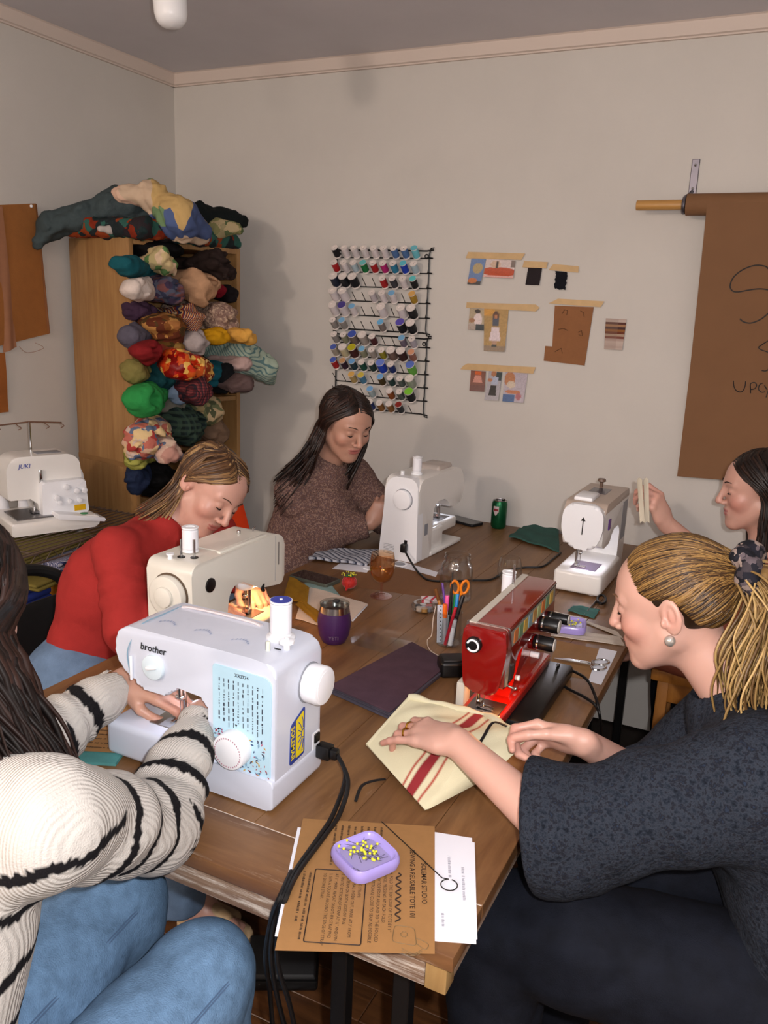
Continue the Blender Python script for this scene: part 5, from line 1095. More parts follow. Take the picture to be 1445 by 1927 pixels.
# ---- cables of the near machine running off the table
M_cord = mat('cord_black', '#0c0c0d', .45)
def cord(parent, pts, r=.004, n=8): return MB().tube(smooth_path(pts, n), r, 8).build('cable', M_cord, parent)
pw = m1.matrix_basis @ Vector((.378, .142, .052))
pg = thing('power_lead', 'black power lead plugged into the flowered-panel machine and dropping over the table edge', 'power lead', pw)
MB().rbox(pw.x, pw.x+.028, pw.y-.011, pw.y+.011, pw.z-.013, pw.z+.013, .003, 2).build('plug_body', M_blk, pg); MB().rbox(pw.x+.026, pw.x+.042, pw.y-.008, pw.y+.008, pw.z-.010, pw.z+.010, .004, 2).build('strain_relief', M_blk, pg)
e1 = pw+Vector((.04, 0, 0))
cord(pg, [e1, P(650, 1462, Z=T+.03), P(628, 1530, Z=T+.007), P(600, 1575, Z=T+.007), P(555, 1640, Z=T+.007), P(532, 1690, Z=T+.006), P(519, 1722, Y=ty0-.008), P(510, 1800, Y=ty0-.015), P(525, 1890, Y=ty0+.03), P(545, 1960, Y=ty0+.06)])
cord(pg, [e1, P(655, 1470, Z=T+.035), P(640, 1530, Z=T+.007), P(612, 1572, Z=T+.007), P(562, 1640, Z=T+.009), P(538, 1690, Z=T+.008), P(526, 1730, Y=ty0-.012), P(522, 1810, Y=ty0-.02), P(545, 1890, Y=ty0+.02), P(560, 1960, Y=ty0+.06)])
cord(thing('extension_lead', 'separate black lead hanging under the table edge behind the other cables', 'power lead', P(512, 1725, Y=ty0-.01)), [P(548, 1640, Z=T+.005), P(526, 1690, Z=T+.005), P(512, 1725, Y=ty0-.01), P(500, 1800, Y=ty0-.004), P(508, 1870, Y=ty0+.05), P(515, 1960, Y=ty0+.08)])
# ---- sheet and teal cloth at the near left
slab('folded_cloth', [on(105, 1440), on(218, 1442), on(300, 1330), on(160, 1310)], .006, plain('teal_cloth', '#4f8a88'), 'teal folded cloth under the kraft sheet beside the flowered-panel machine', 'cloth', wob=.002)
k2 = [P(110, 1410, Z=T+.0095), P(216, 1416, Z=T+.0095), P(262, 1305, Z=T+.0095), P(170, 1293, Z=T+.0095)]
k2o = thing('instruction_sheet', 'printed kraft sheet on the teal cloth between the striped sleeves', 'paper', (k2[0].x, k2[0].y, T))
MB().prism([(q.x, q.y) for q in k2], T+.009, T+.0095).build('sheet', M_kraft2, k2o, smooth=False)
um = (k2[1]-k2[0]).normalized(); vm = Vector((-um.y, um.x, 0)); p2 = MB()
for k, L_ in enumerate((.1, .12, .07, .11, .08, .12, .1)):
    o_ = k2[0]+um*.004+vm*(.012+k*.016); dashes(p2, Matrix(((um.x, vm.x, 0, o_.x), (um.y, vm.y, 0, o_.y), (0, 0, 1, T+.0098), (0, 0, 0, 1))), L_, .0075, rgd)
tag(p2.build('printed_text', M_ink, k2o, smooth=False), kind='stuff')
# ---- purple tumbler
tc = on(628, 1207); tc.z = T
tu = thing('tumbler', 'purple insulated tumbler with steel rim and clear lid', 'tumbler', tc)
M_purple = mat('tumbler_purple', '#3c1a4c', .45, bump=.05, bs=900); M_rim = mat('steel_rim', '#a9a5a2', .22, 1)
A = Matrix.Translation(tc)
MB(A).lathe([(0, 0), (.026, 0), (.030, .003), (.0385, .02), (.0425, .045), (.0425, .062), (.039, .084)], 40).build('body', M_purple, tu)
MB(A).lathe([(.0391, .084), (.0365, .1), (.0355, .1), (.033, .088), (0, .03)], 40).build('steel_rim', M_rim, tu)
MB(A).lathe([(0, .0995), (.033, .0995), (.0345, .101), (.038, .102), (.0385, .105), (.036, .107), (.032, .1045), (0, .1035)], 40).build('lid', mat_glass('lid_clear', (.75, .78, .78), .02, .25, .8), tu)
MB(A).rbox(-.01, .006, .005, .02, .1035, .110, .002, 1).build('lid_slider', mat('lid_slider', '#2a2a2c', .3), tu)
lt = MB(); dv = Vector((-tc.x, -tc.y, 0)).normalized(); rt = Vector((dv.y, -dv.x, 0))*-1; n0 = tc+dv*.0428+Vector((0, 0, .021)); text_mb(lt, 'YETI', .013, Matrix(((rt.x, 0, dv.x, n0.x-rt.x*.001), (rt.y, 0, dv.y, n0.y), (0, 1, 0, n0.z), (0, 0, 0, 1))), 'CENTER'); lt.build('lettering', mat('etch', '#6a5868', .4), tu, smooth=False)
# ---- stemmed glass of pale wine
gc = on(717, 1122); gc.z = T; A = Matrix.Translation(gc)
gl = thing('wine_glass', 'amber tinted stemmed glass of pale wine', 'wine glass', gc)
M_amber = mat_glass('amber_glass', (1.0, .87, .74), 0, .3, .9); M_pink = mat_glass('pink_glass', (1.0, .84, .82), 0, .3, .9)
MB(A).lathe([(.0022, .042), (.010, .043), (.024, .052), (.034, .068), (.038, .09), (.037, .115), (.034, .135), (.0332, .135), (.0362, .115), (.037, .09), (.033, .069), (.0235, .0535), (.009, .0448), (0, .0445)], 36).build('bowl', M_amber, gl)
MB(A).lathe([(0, .0005), (.033, .0005), (.033, .002), (.012, .004), (.004, .009), (.0032, .02), (.0035, .036), (.006, .043), (0, .0432)], 32).build('stem_and_foot', M_pink, gl)
MB(A).lathe([(0, .0455), (.009, .046), (.0232, .0545), (.0326, .07), (.0365, .09), (.0362, .1), (0, .1)], 36).build('wine', mat_glass('wine_pale', (.98, .92, .74), 0, .1, .5), gl)
# ---- tomato pincushion
tcs = on(657, 1108); tcs.z = T; A = Matrix.Translation(tcs)
to = thing('tomato_pincushion', 'red tomato pincushion stuck with yellow pins', 'pincushion', tcs)
S = SDF(tcs-Vector((.035,)*3), tcs+Vector((.035, .035, .06)), .002); S.ell(tcs+Vector((0, 0, .022)), (.0235, .0235, .021), .005)
for k in range(6): a = k*PI/3; S.cone(tcs+Vector((math.cos(a)*.025, math.sin(a)*.025, .005)), tcs+Vector((math.cos(a)*.012, math.sin(a)*.012, .045)), .0015, .0015, .005, '-')
S.cone(tcs+Vector((.002, -.018, .012)), tcs+Vector((.001, -.022, .0025)), .005, .003, .006)
V, Q = S.mesh(); vq_obj('cushion', V, Q, mat('tomato_red', '#b01810', .6, sheen=.3), to)
lf = MB()
for k in range(6): a = k*PI/3+.3; lf.sph(tcs+Vector((math.cos(a)*.008, math.sin(a)*.008, .0425)), .007, 8, 5, sc=(1, 1, .25))
lf.build('leaf_top', mat('felt_green', '#2f6a34', .8), to)
rg = random.Random(4)
for k in range(22):
    a = rg.random()*6.28; r_ = rg.uniform(.006, .021); b = tcs+Vector((math.cos(a)*r_, math.sin(a)*r_, .038)); tp = b+Vector((math.cos(a)*.004, math.sin(a)*.004, rg.uniform(.006, .016)))
    pn = MB().cyl(b, tp, .0004, seg=5).build('pin_shaft', M_steel, to); MB().sph(tp, .0021, 8, 6).build('pin_head', M_yel, to)
# ---- phones
def phone(label, pts, th=.009, col='#0b0b0d', edge='#4a5048'):
    c = [Vector(p) for p in pts]; ce = sum(c, Vector())/4; t = thing('phone', label, 'phone', (ce.x, ce.y, T)); poly = [(p.x, p.y) for p in c]
    MB().prism(roundpoly(poly, .01, 5), T+.0006, T+th, bev=.002, seg=2).build('case', mat('phone_'+edge, edge, .5), t)
    k = .93; MB().prism(roundpoly([(ce.x+(x-ce.x)*k, ce.y+(y-ce.y)*k) for x, y in poly], .008, 5), T+th-.0005, T+th+.0004).build('screen', mat('phone_glass', '#060607', .08, coat=.5), t); return t
def rect(c, L, W, a):
    u = Vector((math.cos(a), math.sin(a), 0)); v = Vector((-u.y, u.x, 0)); c = Vector((c[0], c[1], T)); return [c-u*L/2-v*W/2, c+u*L/2-v*W/2, c+u*L/2+v*W/2, c-u*L/2+v*W/2]
pcn = on(592, 1092); phone('black phone in a grey-green case beside the tomato pincushion', rect(pcn, .15, .074, -.12), .011)
pcn = on(888, 974); phone('black phone lying by the wall beside the soda can', rect((pcn.x, min(pcn.y, YB-.075)), .15, .072, -.35), .010, edge='#1a1a1c')
# ---- striped cloth, paper strips
slab('striped_cloth', [P(580, 1056, Z=T), P(690, 1066, Z=T), P(720, 1040, Z=T), P(600, 1040, Z=T)], .008, mat_stripes('ticking', ['#b9bcc4', '#b9bcc4', '#8a8f9c', '#3a4050'], 18, 'Y', rot=(0, 0, .4)), 'grey and white striped cloth folded by the speckled sleeve', 'cloth', wob=.010)
slab('paper_sheet', [on(625, 1070), on(690, 1078), on(700, 1066), on(640, 1060)], .0006, M_paper, 'small white paper under the striped cloth', 'paper')
slab('paper_strip', [on(735, 1062), on(820, 1086), on(824, 1077), on(750, 1055)], .0006, M_paper, 'white paper strip pointing to the glass jar', 'paper')
cst = on(752, 1063); cst.z = T; ct = thing('coaster', 'round white and grey coaster beside the wine glass', 'coaster', cst)
MB().rcyl(cst+Vector((0, 0, .0008)), cst+Vector((0, 0, .0035)), .026, .0008, 32).build('disc', M_wp, ct); MB().rcyl(cst+Vector((0, 0, .0034)), cst+Vector((0, 0, .004)), .019, .0002, 32).build('centre', M_grey, ct)
slab('kraft_sheet', [on(640, 1100), on(826, 1127), on(850, 1085), on(700, 1062)], .0004, mat('kraft_sheet_dull', '#7a5230', .75, var=.05, vs=60), 'dull brown kraft sheet lying under the wine glass', 'paper')
# ---- cut pieces beside the older cream machine
M_must = plain('mustard_felt', '#8f6a1c'); M_calico = plain('calico', '#c9bbae', .06)
slab('cut_cloth', [on(556, 1166), on(640, 1190), on(692, 1138), on(575, 1104)], .0015, M_calico, 'white calico piece under the mustard ones', 'cloth', 'cut cloth pieces', wob=.004)
slab('cut_cloth', [P(533, 1128, Z=T+.006), P(578, 1138, Z=T+.006), P(582, 1108, Z=T+.006), P(545, 1086, Z=T+.006)], .002, M_must, 'mustard cloth piece beside the older machine, the one with a rounded top', 'cloth', 'cut cloth pieces', wob=.006)
slab('cut_cloth', [P(556, 1140, Z=T+.006), P(596, 1172, Z=T+.006), P(600, 1152, Z=T+.006), P(565, 1130, Z=T+.006)], .002, M_must, 'smaller mustard cloth piece behind the purple tumbler', 'cloth', 'cut cloth pieces', wob=.004)
slab('cut_cloth', [on(570, 1105), on(640, 1122), on(622, 1100), on(575, 1096)], .001, plain('pale_teal', '#7f9a98'), 'pale teal scrap by the phone', 'cloth', 'cut cloth pieces', wob=.002)
slab('paper_sheet', [on(655, 1165), on(664, 1170), on(693, 1138), on(665, 1133)], .0006, M_paper, 'white paper corner behind the purple tumbler', 'paper')
# ---- clear plastic box, dish of bobbins
bc = [on(662, 1213), on(760, 1240), on(786, 1210), on(690, 1190)]
mb = MB(); lo = [q+Vector((0, 0, .001)) for q in bc]; ce = sum(lo, Vector())/4; hi = [q+(q-ce)*.06+Vector((0, 0, .018)) for q in lo]
mb.loft([[q+Vector((0, 0, 0)) for q in lo], hi], caps=False); mb.add(lo, [(0, 1, 2, 3)]); bo = mb.build('plastic_box', mat_glass('clear_plastic', (.97, .97, .97), .05, .4, .8), smooth=False); tag(bo, 'empty clear plastic box lid by the purple tumbler', 'plastic box')
bd = on(797, 1150); bd.z = T; A = Matrix.Translation(bd); bt = thing('bobbin_dish', 'round clear dish of bobbins beside the pen jar', 'dish', bd)
M_clear = mat_glass('clear_glass', (.96, .97, .97), 0, .35, .9)
MB(A).lathe([(0, .002), (.028, .002), (.035, .008), (.036, .018), (.03, .027), (.022, .028), (.022, .0265), (.029, .0255), (.0345, .018), (.0335, .009), (.027, .0035), (0, .0035)], 32).build('glass', M_clear, bt)
for k, cl in enumerate(('#8a8a90', '#b01c30', '#d8d8dc', '#1a1a22', '#b8a89a', '#a87a3a')):
    a = k*1.05; c = bd+Vector((math.cos(a)*.017, math.sin(a)*.017, .004)); bb_ = MB(); bb_.lathe([(0, 0), (.0095, 0), (.0095, .001), (.005, .0012), (.005, .0098), (.0095, .01), (.0095, .011), (0, .011)], 14, Matrix.Translation(c)); bb_.lathe([(.0051, .0015), (.0085, .0015), (.0085, .0095), (.0051, .0095)], 14, Matrix.Translation(c), caps=False)
    tag(bb_.build('bobbin', mat('bobbin_'+str(k), cl, .3, .5 if k in (0, 2) else 0)), ('silver', 'red', 'white', 'black', 'beige', 'brown')[k]+' bobbin in the round clear dish', 'bobbin', 'bobbins in the clear dish')
tag(MB().rbox(-.025, .025, -.018, .018, 0, .012, .003, 2, Matrix.Translation(on(808, 1132)) @ Matrix.Rotation(.5, 4, 'Z')).build('needle_packet', mat_stripes('packet', ['#d8d0d4', '#c23a4a', '#d8d0d4'], 14, 'X')), 'small red and white needle packet behind the bobbin dish', 'packet')
# ---- big glass jar, stemless glass
jc = on(856, 1128); jc.z = T; A = Matrix.Translation(jc); jr = thing('glass_jar', 'large empty clear glass jar standing behind the pen jar', 'jar', jc)
MB(A).lathe([(0, .001), (.042, .001), (.048, .008), (.048, .095), (.044, .112), (.037, .122), (.037, .14), (.0385, .142), (.0365, .144), (.0345, .142), (.0345, .121), (.042, .11), (.0455, .094), (.0455, .01), (.04, .004), (0, .004)], 40).build('glass', M_clear, jr)
MB(A).lathe([(.0372, .128), (.039, .130), (.0372, .132)], 36, caps=False).build('thread_ring', M_clear, jr)
cg = on(957, 1095); cg.z = T; A = Matrix.Translation(cg); cgo = thing('stemless_glass', 'empty stemless glass behind the red machine', 'glass', cg)
MB(A).lathe([(0, .001), (.022, .001), (.034, .014), (.04, .035), (.038, .06), (.032, .082), (.031, .082), (.0365, .06), (.0385, .035), (.033, .016), (.021, .004), (0, .004)], 36).build('glass', M_clear, cgo)
# ---- pen jar with each pen
pj = on(843, 1212); pj.z = T; A = Matrix.Translation(pj); pjo = thing('pen_jar', 'clear glass jar full of pens, scissors and rulers', 'jar', pj)
MB(A).lathe([(0, .001), (.029, .001), (.032, .005), (.032, .088), (.0335, .09), (.0315, .092), (.0295, .088), (.0295, .006), (0, .004)], 32).build('glass', M_clear, pjo)
def pen(name, label, base, tip, r, m, cap=None, capm=None, cat='pen'):
    t = thing(name, label, cat, pj+Vector(base), 0, 'tools in the pen jar'); a = pj+Vector(base); b = pj+Vector(tip); d = (b-a).normalized()
    MB().rcyl(a, b, r, r*.3, 10).build('barrel', m, t)
    if cap: MB().rcyl(b-d*cap, b+d*.002, r*1.15, r*.3, 10).build('cap', capm, t)
    return t
pm = lambda n, c, r=.35: mat('pen_'+n, c, r)
pen('marker_pen', 'pink highlighter in the pen jar', (-.01, .002, .006), (-.014, .012, .125), .0055, pm('white', '#d8d8dc'), .04, pm('pink', '#e0559a'))
pen('marker_pen', 'orange highlighter in the pen jar', (-.004, -.014, .006), (-.008, -.018, .112), .0055, pm('grey', '#9a9aa0'), .035, pm('orange', '#e0661a'))
pen('pen', 'purple pen leaning out of the pen jar', (.0, .01, .006), (-.034, .02, .155), .0032, pm('purple', '#5a2f88'))
pen('paint_brush', 'brown brush leaning out of the pen jar', (.004, .0, .006), (-.045, .004, .14), .004, pm('wood', '#a8681c'), .03, mat('bristles', '#6a3f14', .8), 'brush')
pen('pen', 'green pen in the pen jar', (.0, .012, .006), (.004, .022, .135), .0045, pm('green', '#1f8a4a'))
pen('pen', 'blue pen in the pen jar', (.008, .004, .006), (.012, .016, .135), .0045, pm('blue', '#2f86c8'))
pen('marker_pen', 'black marker in the pen jar', (.004, -.006, .006), (.028, .012, .135), .0055, pm('black', '#131316'))
pen('pencil', 'red pencil slanting across the pen jar', (.0, -.022, .006), (.022, -.020, .112), .0042, pm('red', '#a8142a'), None, None, 'pencil')
pen('marker_pen', 'white capped marker low in the pen jar', (.012, -.018, .006), (.018, -.014, .075), .0065, pm('white2', '#d8d8dc'), .02, pm('greycap', '#b0b0b4'))
tag(MB().tube([pj+Vector((.0, -.004, .006)), pj+Vector((-.002, .004, .1)), pj+Vector((-.006, .016, .19))], [.006, .005, .002], 8).build('seam_ripper', M_blk), 'tall black pointed tool in the pen jar', 'tool', 'tools in the pen jar')
for k, (bx_, tx_, lab) in enumerate((((-.018, -.014, .006), (-.022, -.014, .108), 'white measuring ruler with black marks in the pen jar'), ((-.006, -.018, .006), (-.004, -.017, .085), 'short grey ruler in the pen jar'))):
    rl_ = thing('ruler', lab, 'ruler', pj+Vector(bx_), 0, 'tools in the pen jar'); a = pj+Vector(bx_); b = pj+Vector(tx_); u = Vector((.7, .5, 0)).normalized()*.008; nn = Vector((.5, -.7, 0)).normalized()*.0006
    MB().add([a-u-nn, a+u-nn, b+u-nn, b-u-nn, a-u+nn, a+u+nn, b+u+nn, b-u+nn], [(0, 1, 2, 3), (7, 6, 5, 4), (0, 4, 5, 1), (1, 5, 6, 2), (2, 6, 7, 3), (3, 7, 4, 0)]).build('blade', mat('ruler_%d' % k, ('#c4ccd8', '#7f8488')[k], .4), rl_, smooth=False)
    if k == 0:
        tk = MB()
        for j in range(10): p = a+(b-a)*(j/10+.05)+nn*1.3; tk.add([p-u*.1, p+u*.3, p+u*.3+Vector((0, 0, .0025)), p-u*.1+Vector((0, 0, .0025))], [(0, 1, 2, 3)])
        tk.build('marks', M_blk, rl_, smooth=False)
# orange scissors, handles up
so = thing('scissors', 'orange handled scissors standing in the pen jar', 'scissors', pj+Vector((.012, .014, .006)), 0, 'tools in the pen jar')
sb_ = pj+Vector((.012, .014, .008)); stp = pj+Vector((.014, .022, .12)); MB().tube([sb_, stp], [.002, .006], 6, flat=.4).build('blades', M_steel, so)
vr = Vector(RT); vu = Vector((0, 0, 1))
for sgn in (-1, 1):
    c = stp+vr*.0125*sgn+vu*.032; pts = [c+vr*(.0095*math.cos(t)+.002*sgn*math.sin(t))+vu*(.017*math.sin(t)) for t in [2*PI*k/20 for k in range(20)]]
    MB().tube(pts, .0034, 8, closed=True).build('handle', mat('scissor_orange', '#e07a10', .4), so); MB().tube([stp-vu*.01, stp+vr*.006*sgn+vu*.018], .004, 8).build('shank', mat('scissor_orange', '#e07a10'), so)
tag(MB().tube(smooth_path([P(820, 1140, Z=T+.09), P(815, 1165, Z=T+.06), P(812, 1195, Z=T+.02), P(804, 1205, Z=T+.003), P(808, 1222, Z=T+.003), P(825, 1234, Z=T+.003)], 6), .0012, 6).build('string', mat('string_cream', '#c9b8a8', .8)), 'cream string hanging down the side of the pen jar', 'string')
# ---- folded purple cloth, pedal and tote
cc = [on(618, 1303), on(735, 1355), on(850, 1258), on(777, 1217)]
pcl = thing('folded_cloth', 'dusky purple folded cloth lying in the middle of the table', 'cloth', (cc[0].x, cc[0].y, T)); M_pur = plain('purple_cloth', '#4f3a44'); M_pur2 = plain('purple_cloth_edge', '#4a4650')
ce = sum(cc, Vector())/4
for k in range(4):
    q = [ce+(p-ce)*(1-.008*k)+Vector((.002*((k*7) % 3-1), .002*((k*5) % 3-1), 0)) for p in cc]; MB().prism(roundpoly([(p.x, p.y) for p in q], .006, 3), T+.0005+k*.0042, T+.0005+k*.0042+.0038, bev=.0016).build('fold', M_pur if k == 3 else M_pur2, pcl)
fc = on(848, 1268); fp = thing('cable_box', 'black plastic cable box beside the red machine', 'foot control', (fc.x, fc.y, T), .6)
MB().rbox(-.03, .045, -.028, .028, 0, .04, .008, 3).build('body', M_blk, fp, local=True); MB().rbox(-.024, .038, -.022, .022, .039, .044, .003, 2).build('top_plate', mat('black_soft', '#161618', .5), fp, local=True)
# ---- cords from the other machines
pq = m3.matrix_basis @ Vector((.358, .106, .052)); pl3 = thing('power_lead', 'black power lead from the machine by the speckled jumper winding behind the jars', 'power lead', pq)
cord(pl3, [m3.matrix_basis @ Vector((.372, .106, .052)), P(772, 1055, Z=T+.02), P(790, 1080, Z=T+.005), P(815, 1093, Z=T+.004), P(890, 1092, Z=T+.004), P(925, 1090, Z=T+.004), P(950, 1075, Z=T+.004), P(985, 1068, Z=T+.004), P(1020, 1066, Z=T+.004), P(1040, 1052, Z=T+.004), P(1055, 1040, Z=T+.004)], .0035)
MB(m3.matrix_basis).rbox(.3585, .38, .096, .116, .036, .066, .004, 2).build('plug_body', M_blk, pl3)
cord(m5, [m5.matrix_basis @ Vector((.36, -.0, .04)), P(1060, 1255, Z=T+.012), P(1100, 1275, Z=T+.02), P(1118, 1305, Z=T+.012), P(1128, 1345, Z=T-.02), P(1135, 1420, Z=T-.2), P(1140, 1480, Z=T-.4)], .0034)
cord(m5, [m5.matrix_basis @ Vector((.33, -.02, .03)), P(1060, 1290, Z=T+.006), P(1100, 1312, Z=T+.006), P(1122, 1330, Z=T-.002), P(1130, 1360, Z=T-.04), P(1133, 1440, Z=T-.25), P(1136, 1500, Z=T-.45)], .0034)
# ---- right side: kraft sheet, paper strip, silver scissors, cream strips, teal scrap
slab('kraft_sheet', [on(1048, 1205), on(1128, 1222), on(1108, 1278), on(1030, 1268)], .0004, M_kraft2, 'brown kraft sheet under the silver scissors', 'paper')
slab('paper_strip', [on(1128, 1219, T+.0005), on(1161, 1226, T+.0005), on(1131, 1289, T+.0005), on(1107, 1282, T+.0005)], .0005, M_paper, 'white paper strip under the handles of the silver scissors', 'paper')
sc_ = thing('scissors', 'silver scissors lying on the white paper strip', 'scissors', on(1090, 1242)); z_ = T+.004
MB().tube([P(1042, 1238, Z=z_), P(1070, 1241, Z=z_), P(1112, 1247, Z=z_)], [.001, .0055, .0045], 6, flat=.35).build('blade', M_chrome, sc_); MB().tube([P(1042, 1239, Z=z_+.002), P(1072, 1243, Z=z_+.002), P(1112, 1250, Z=z_+.002)], [.001, .005, .0045], 6, flat=.35).build('blade', M_chrome, sc_)
for a, b in (((1130, 1246), (16, 5)), ((1126, 1256), (14, 5))): MB().tube([P(a[0]+b[0]*math.cos(t), a[1]+b[1]*math.sin(t), Z=z_+.001) for t in [2*PI*k/18 for k in range(18)]], .0028, 8, closed=True).build('handle_ring', M_chrome, sc_)
MB().sph(P(1108, 1247, Z=z_+.004), .003, 8, 6).build('pivot_screw', M_chrome, sc_)
M_cream_c = plain('cream_strip_cloth', '#c9beb0', .06)
slab('cloth_strip', [on(1030, 1198), on(1175, 1216), on(1165, 1200), on(1040, 1185)], .0022, M_cream_c, 'cream cloth strip under the far lilac dish, the nearer of two', 'cloth', 'cream cloth strips', wob=.004)
slab('cloth_strip', [on(1090, 1168), on(1172, 1203), on(1160, 1190), on(1040, 1150)], .0022, M_cream_c, 'cream cloth strip under the far lilac dish, the farther of two', 'cloth', 'cream cloth strips', wob=.004)
slab('cut_cloth', [on(1068, 1152), on(1118, 1165), on(1128, 1150), on(1078, 1142)], .003, plain('teal_scrap', '#3f6a64'), 'small teal scrap in front of the far machine', 'cloth', 'cut cloth pieces', wob=.006)
tag(MB().tube([P(1098, 1158, Z=T+.004), P(1125, 1128, Z=T+.004)], [.0012, .004], 6).build('awl', M_steel), 'thin metal tool lying by the far machine base', 'tool')
cord(m4, [P(1132+8*math.cos(t), 1128+8*math.sin(t), Z=T+.006+.002*t) for t in [k*.8 for k in range(12)]], .004, 4)
# ---- soda can, teal cloth at the back
cn = on(937, 993); cn.z = T; cn.y = min(cn.y, YB-.06); A = Matrix.Translation(cn); co = thing('soda_can', 'green soda can standing by the back wall', 'can', cn)
MB(A).lathe([(0, .003), (.022, .003), (.024, 0), (.0255, .002), (.0305, .01), (.0305, .1), (.0265, .112)], 36).build('body', mat('can_green', '#175a36', .3, .6, var=.15, vs=40), co)
MB(A).lathe([(.0265, .112), (.0272, .115), (.026, .1155), (.0245, .112), (0, .111)], 36).build('rim', M_chrome, co); MB(A).rbox(-.008, .008, -.012, .004, .1112, .1135, .001, 1).build('pull_tab', M_chrome, co)
sh = MB(); shp = [(-.011, .093), (.011, .093), (.012, .075), (.0, .056), (-.012, .075)]; a0 = math.atan2(-cn.y, -cn.x)-.45
def oncan(s, z, r): a = a0+s/r; return (cn.x+r*math.cos(a), cn.y+r*math.sin(a), T+z)
g = [[oncan(-.012+.024*i/8, .056+(.037)*j/8, .0309) for j in range(9)] for i in range(9)]
sh.add([p for r_ in g for p in r_], [(i*9+j, (i+1)*9+j, (i+1)*9+j+1, i*9+j+1) for i in range(8) for j in range(8) if not (j < 3 and abs(i-3.5) > j+1.2)]); sh.build('shield_emblem', mat('emblem', '#c9b8b4', .4), co)
sr = MB(); g = [[oncan(-.010+.020*i/6, .074+(.009)*j/2, .0312) for j in range(3)] for i in range(7)]; sr.add([p for r_ in g for p in r_], [(i*3+j, (i+1)*3+j, (i+1)*3+j+1, i*3+j+1) for i in range(6) for j in range(2)]); sr.build('emblem_band', mat('emblem_red', '#8a2a30', .4), co)
slab('folded_cloth', [on(957, 1014), on(1052, 1040), on(1050, 998), on(985, 993)], .006, plain('teal_dark', '#33564e'), 'dark teal folded cloth at the back of the table', 'cloth', wob=.012, seg=12)
tag(MB().rbox(-.012, .012, -.003, .003, 0, .004, .001, 1, Matrix.Translation(on(690, 1072))).build('chalk', M_wp), 'stub of white chalk by the striped cloth', 'chalk')
# ================================================================ on the floor
fpz = P(530, 1830, Z=0); fo = thing('foot_pedal', 'black foot pedal on the floor under the table', 'foot pedal', (fpz.x, fpz.y, 0), .5)
MB().rbox(-.09, .09, -.06, .06, 0, .03, .008, 2).build('base', M_blk, fo, local=True); MB().loft([[Vector((x, y, z)) for x, y, z in ((-.085, -.055, .03), (.085, -.055, .03), (.085, .055, .03), (-.085, .055, .03))], [Vector((x, y, z)) for x, y, z in ((-.08, -.05, .04), (.08, -.05, .04), (.08, .05, .065), (-.08, .05, .065))]]).build('treadle', mat('pedal_top', '#141416', .6), fo, local=True, bev=.003)
# ================================================================ people
V_ = Vector
def W3(M, p): return M @ Vector(p)
def head_field(h, NBl, chin=1.0, smile=0, neck_r=(.05, .056)):
    """head and neck in head space: +Y face, +Z up, +X the person's right"""
    lo = np.minimum(np.array([-.1, -.13, -.13]), np.array(NBl)-.07); hi = np.maximum(np.array([.1, .13, .14]), np.array(NBl)+.07)
    S = SDF(lo, hi, h)
    S.ell((0, -.014, .036), (.074, .094, .082), .02)
    S.ell((0, .03, .035), (.062, .056, .062), .03)
    S.ell((0, .034, -.032), (.055, .052, .068), .03)
    for s in (-1, 1):
        S.cone((s*.052, .002, -.04), (s*.016, .064, -.086*chin), .021, .016, .025)
        S.ell((s*.037, .058, -.018), (.025, .024, .022), .02)
        S.cone((s*.008, .083, .033), (s*.042, .070, .031), .009, .008, .012)
    S.ell((0, .072, -.088*chin), (.018, .016, .015), .02)
    S.ell((0, .066, -.052), (.032, .024, .026), .018)
    for s in (-1, 1): S.ell((s*.031, .096, .013), (.017, .014, .011), .012, '-')
    for s in (-1, 1): S.ell((s*.031, .0735, .012), (.0145, .0135, .0125), .004)
    S.cone((0, .086, .026), (0, .1075, -.018), .0075, .0092, .010); S.ell((0, .108, -.021), (.0095, .0085, .008), .005)
    for s in (-1, 1): S.ell((s*.0115, .096, -.0245), (.0075, .009, .0065), .006); S.ell((s*.0065, .103, -.0315), (.003, .004, .0025), .003, '-')
    S.ell((0, .0865, -.0475), (.024, .008, .0048), .005); S.ell((0, .085, -.0568), (.021, .0085, .0058), .005)
    S.ell((0, .0955, -.052), (.022+.003*smile, .008, .0014), .003, '-')
    for s in (-1, 1):
        R = [[math.cos(.35*s), math.sin(.35*s), 0], [-math.sin(.35*s), math.cos(.35*s), 0], [0, 0, 1]]
        S.ell((s*.078, -.012, .004), (.007, .019, .031), .006, R=np.array(R).T); S.ell((s*.0865, -.010, .008), (.008, .012, .020), .0025, '-', R=np.array(R).T); S.ell((s*.079, -.013, .006), (.005, .006, .013), .003); S.ell((s*.08, .002, -.006), (.005, .005, .008), .003)
    S.cone((0, -.022, -.055), NBl, neck_r[0], neck_r[1], .03)
    V, Q = S.mesh(); return V, Q
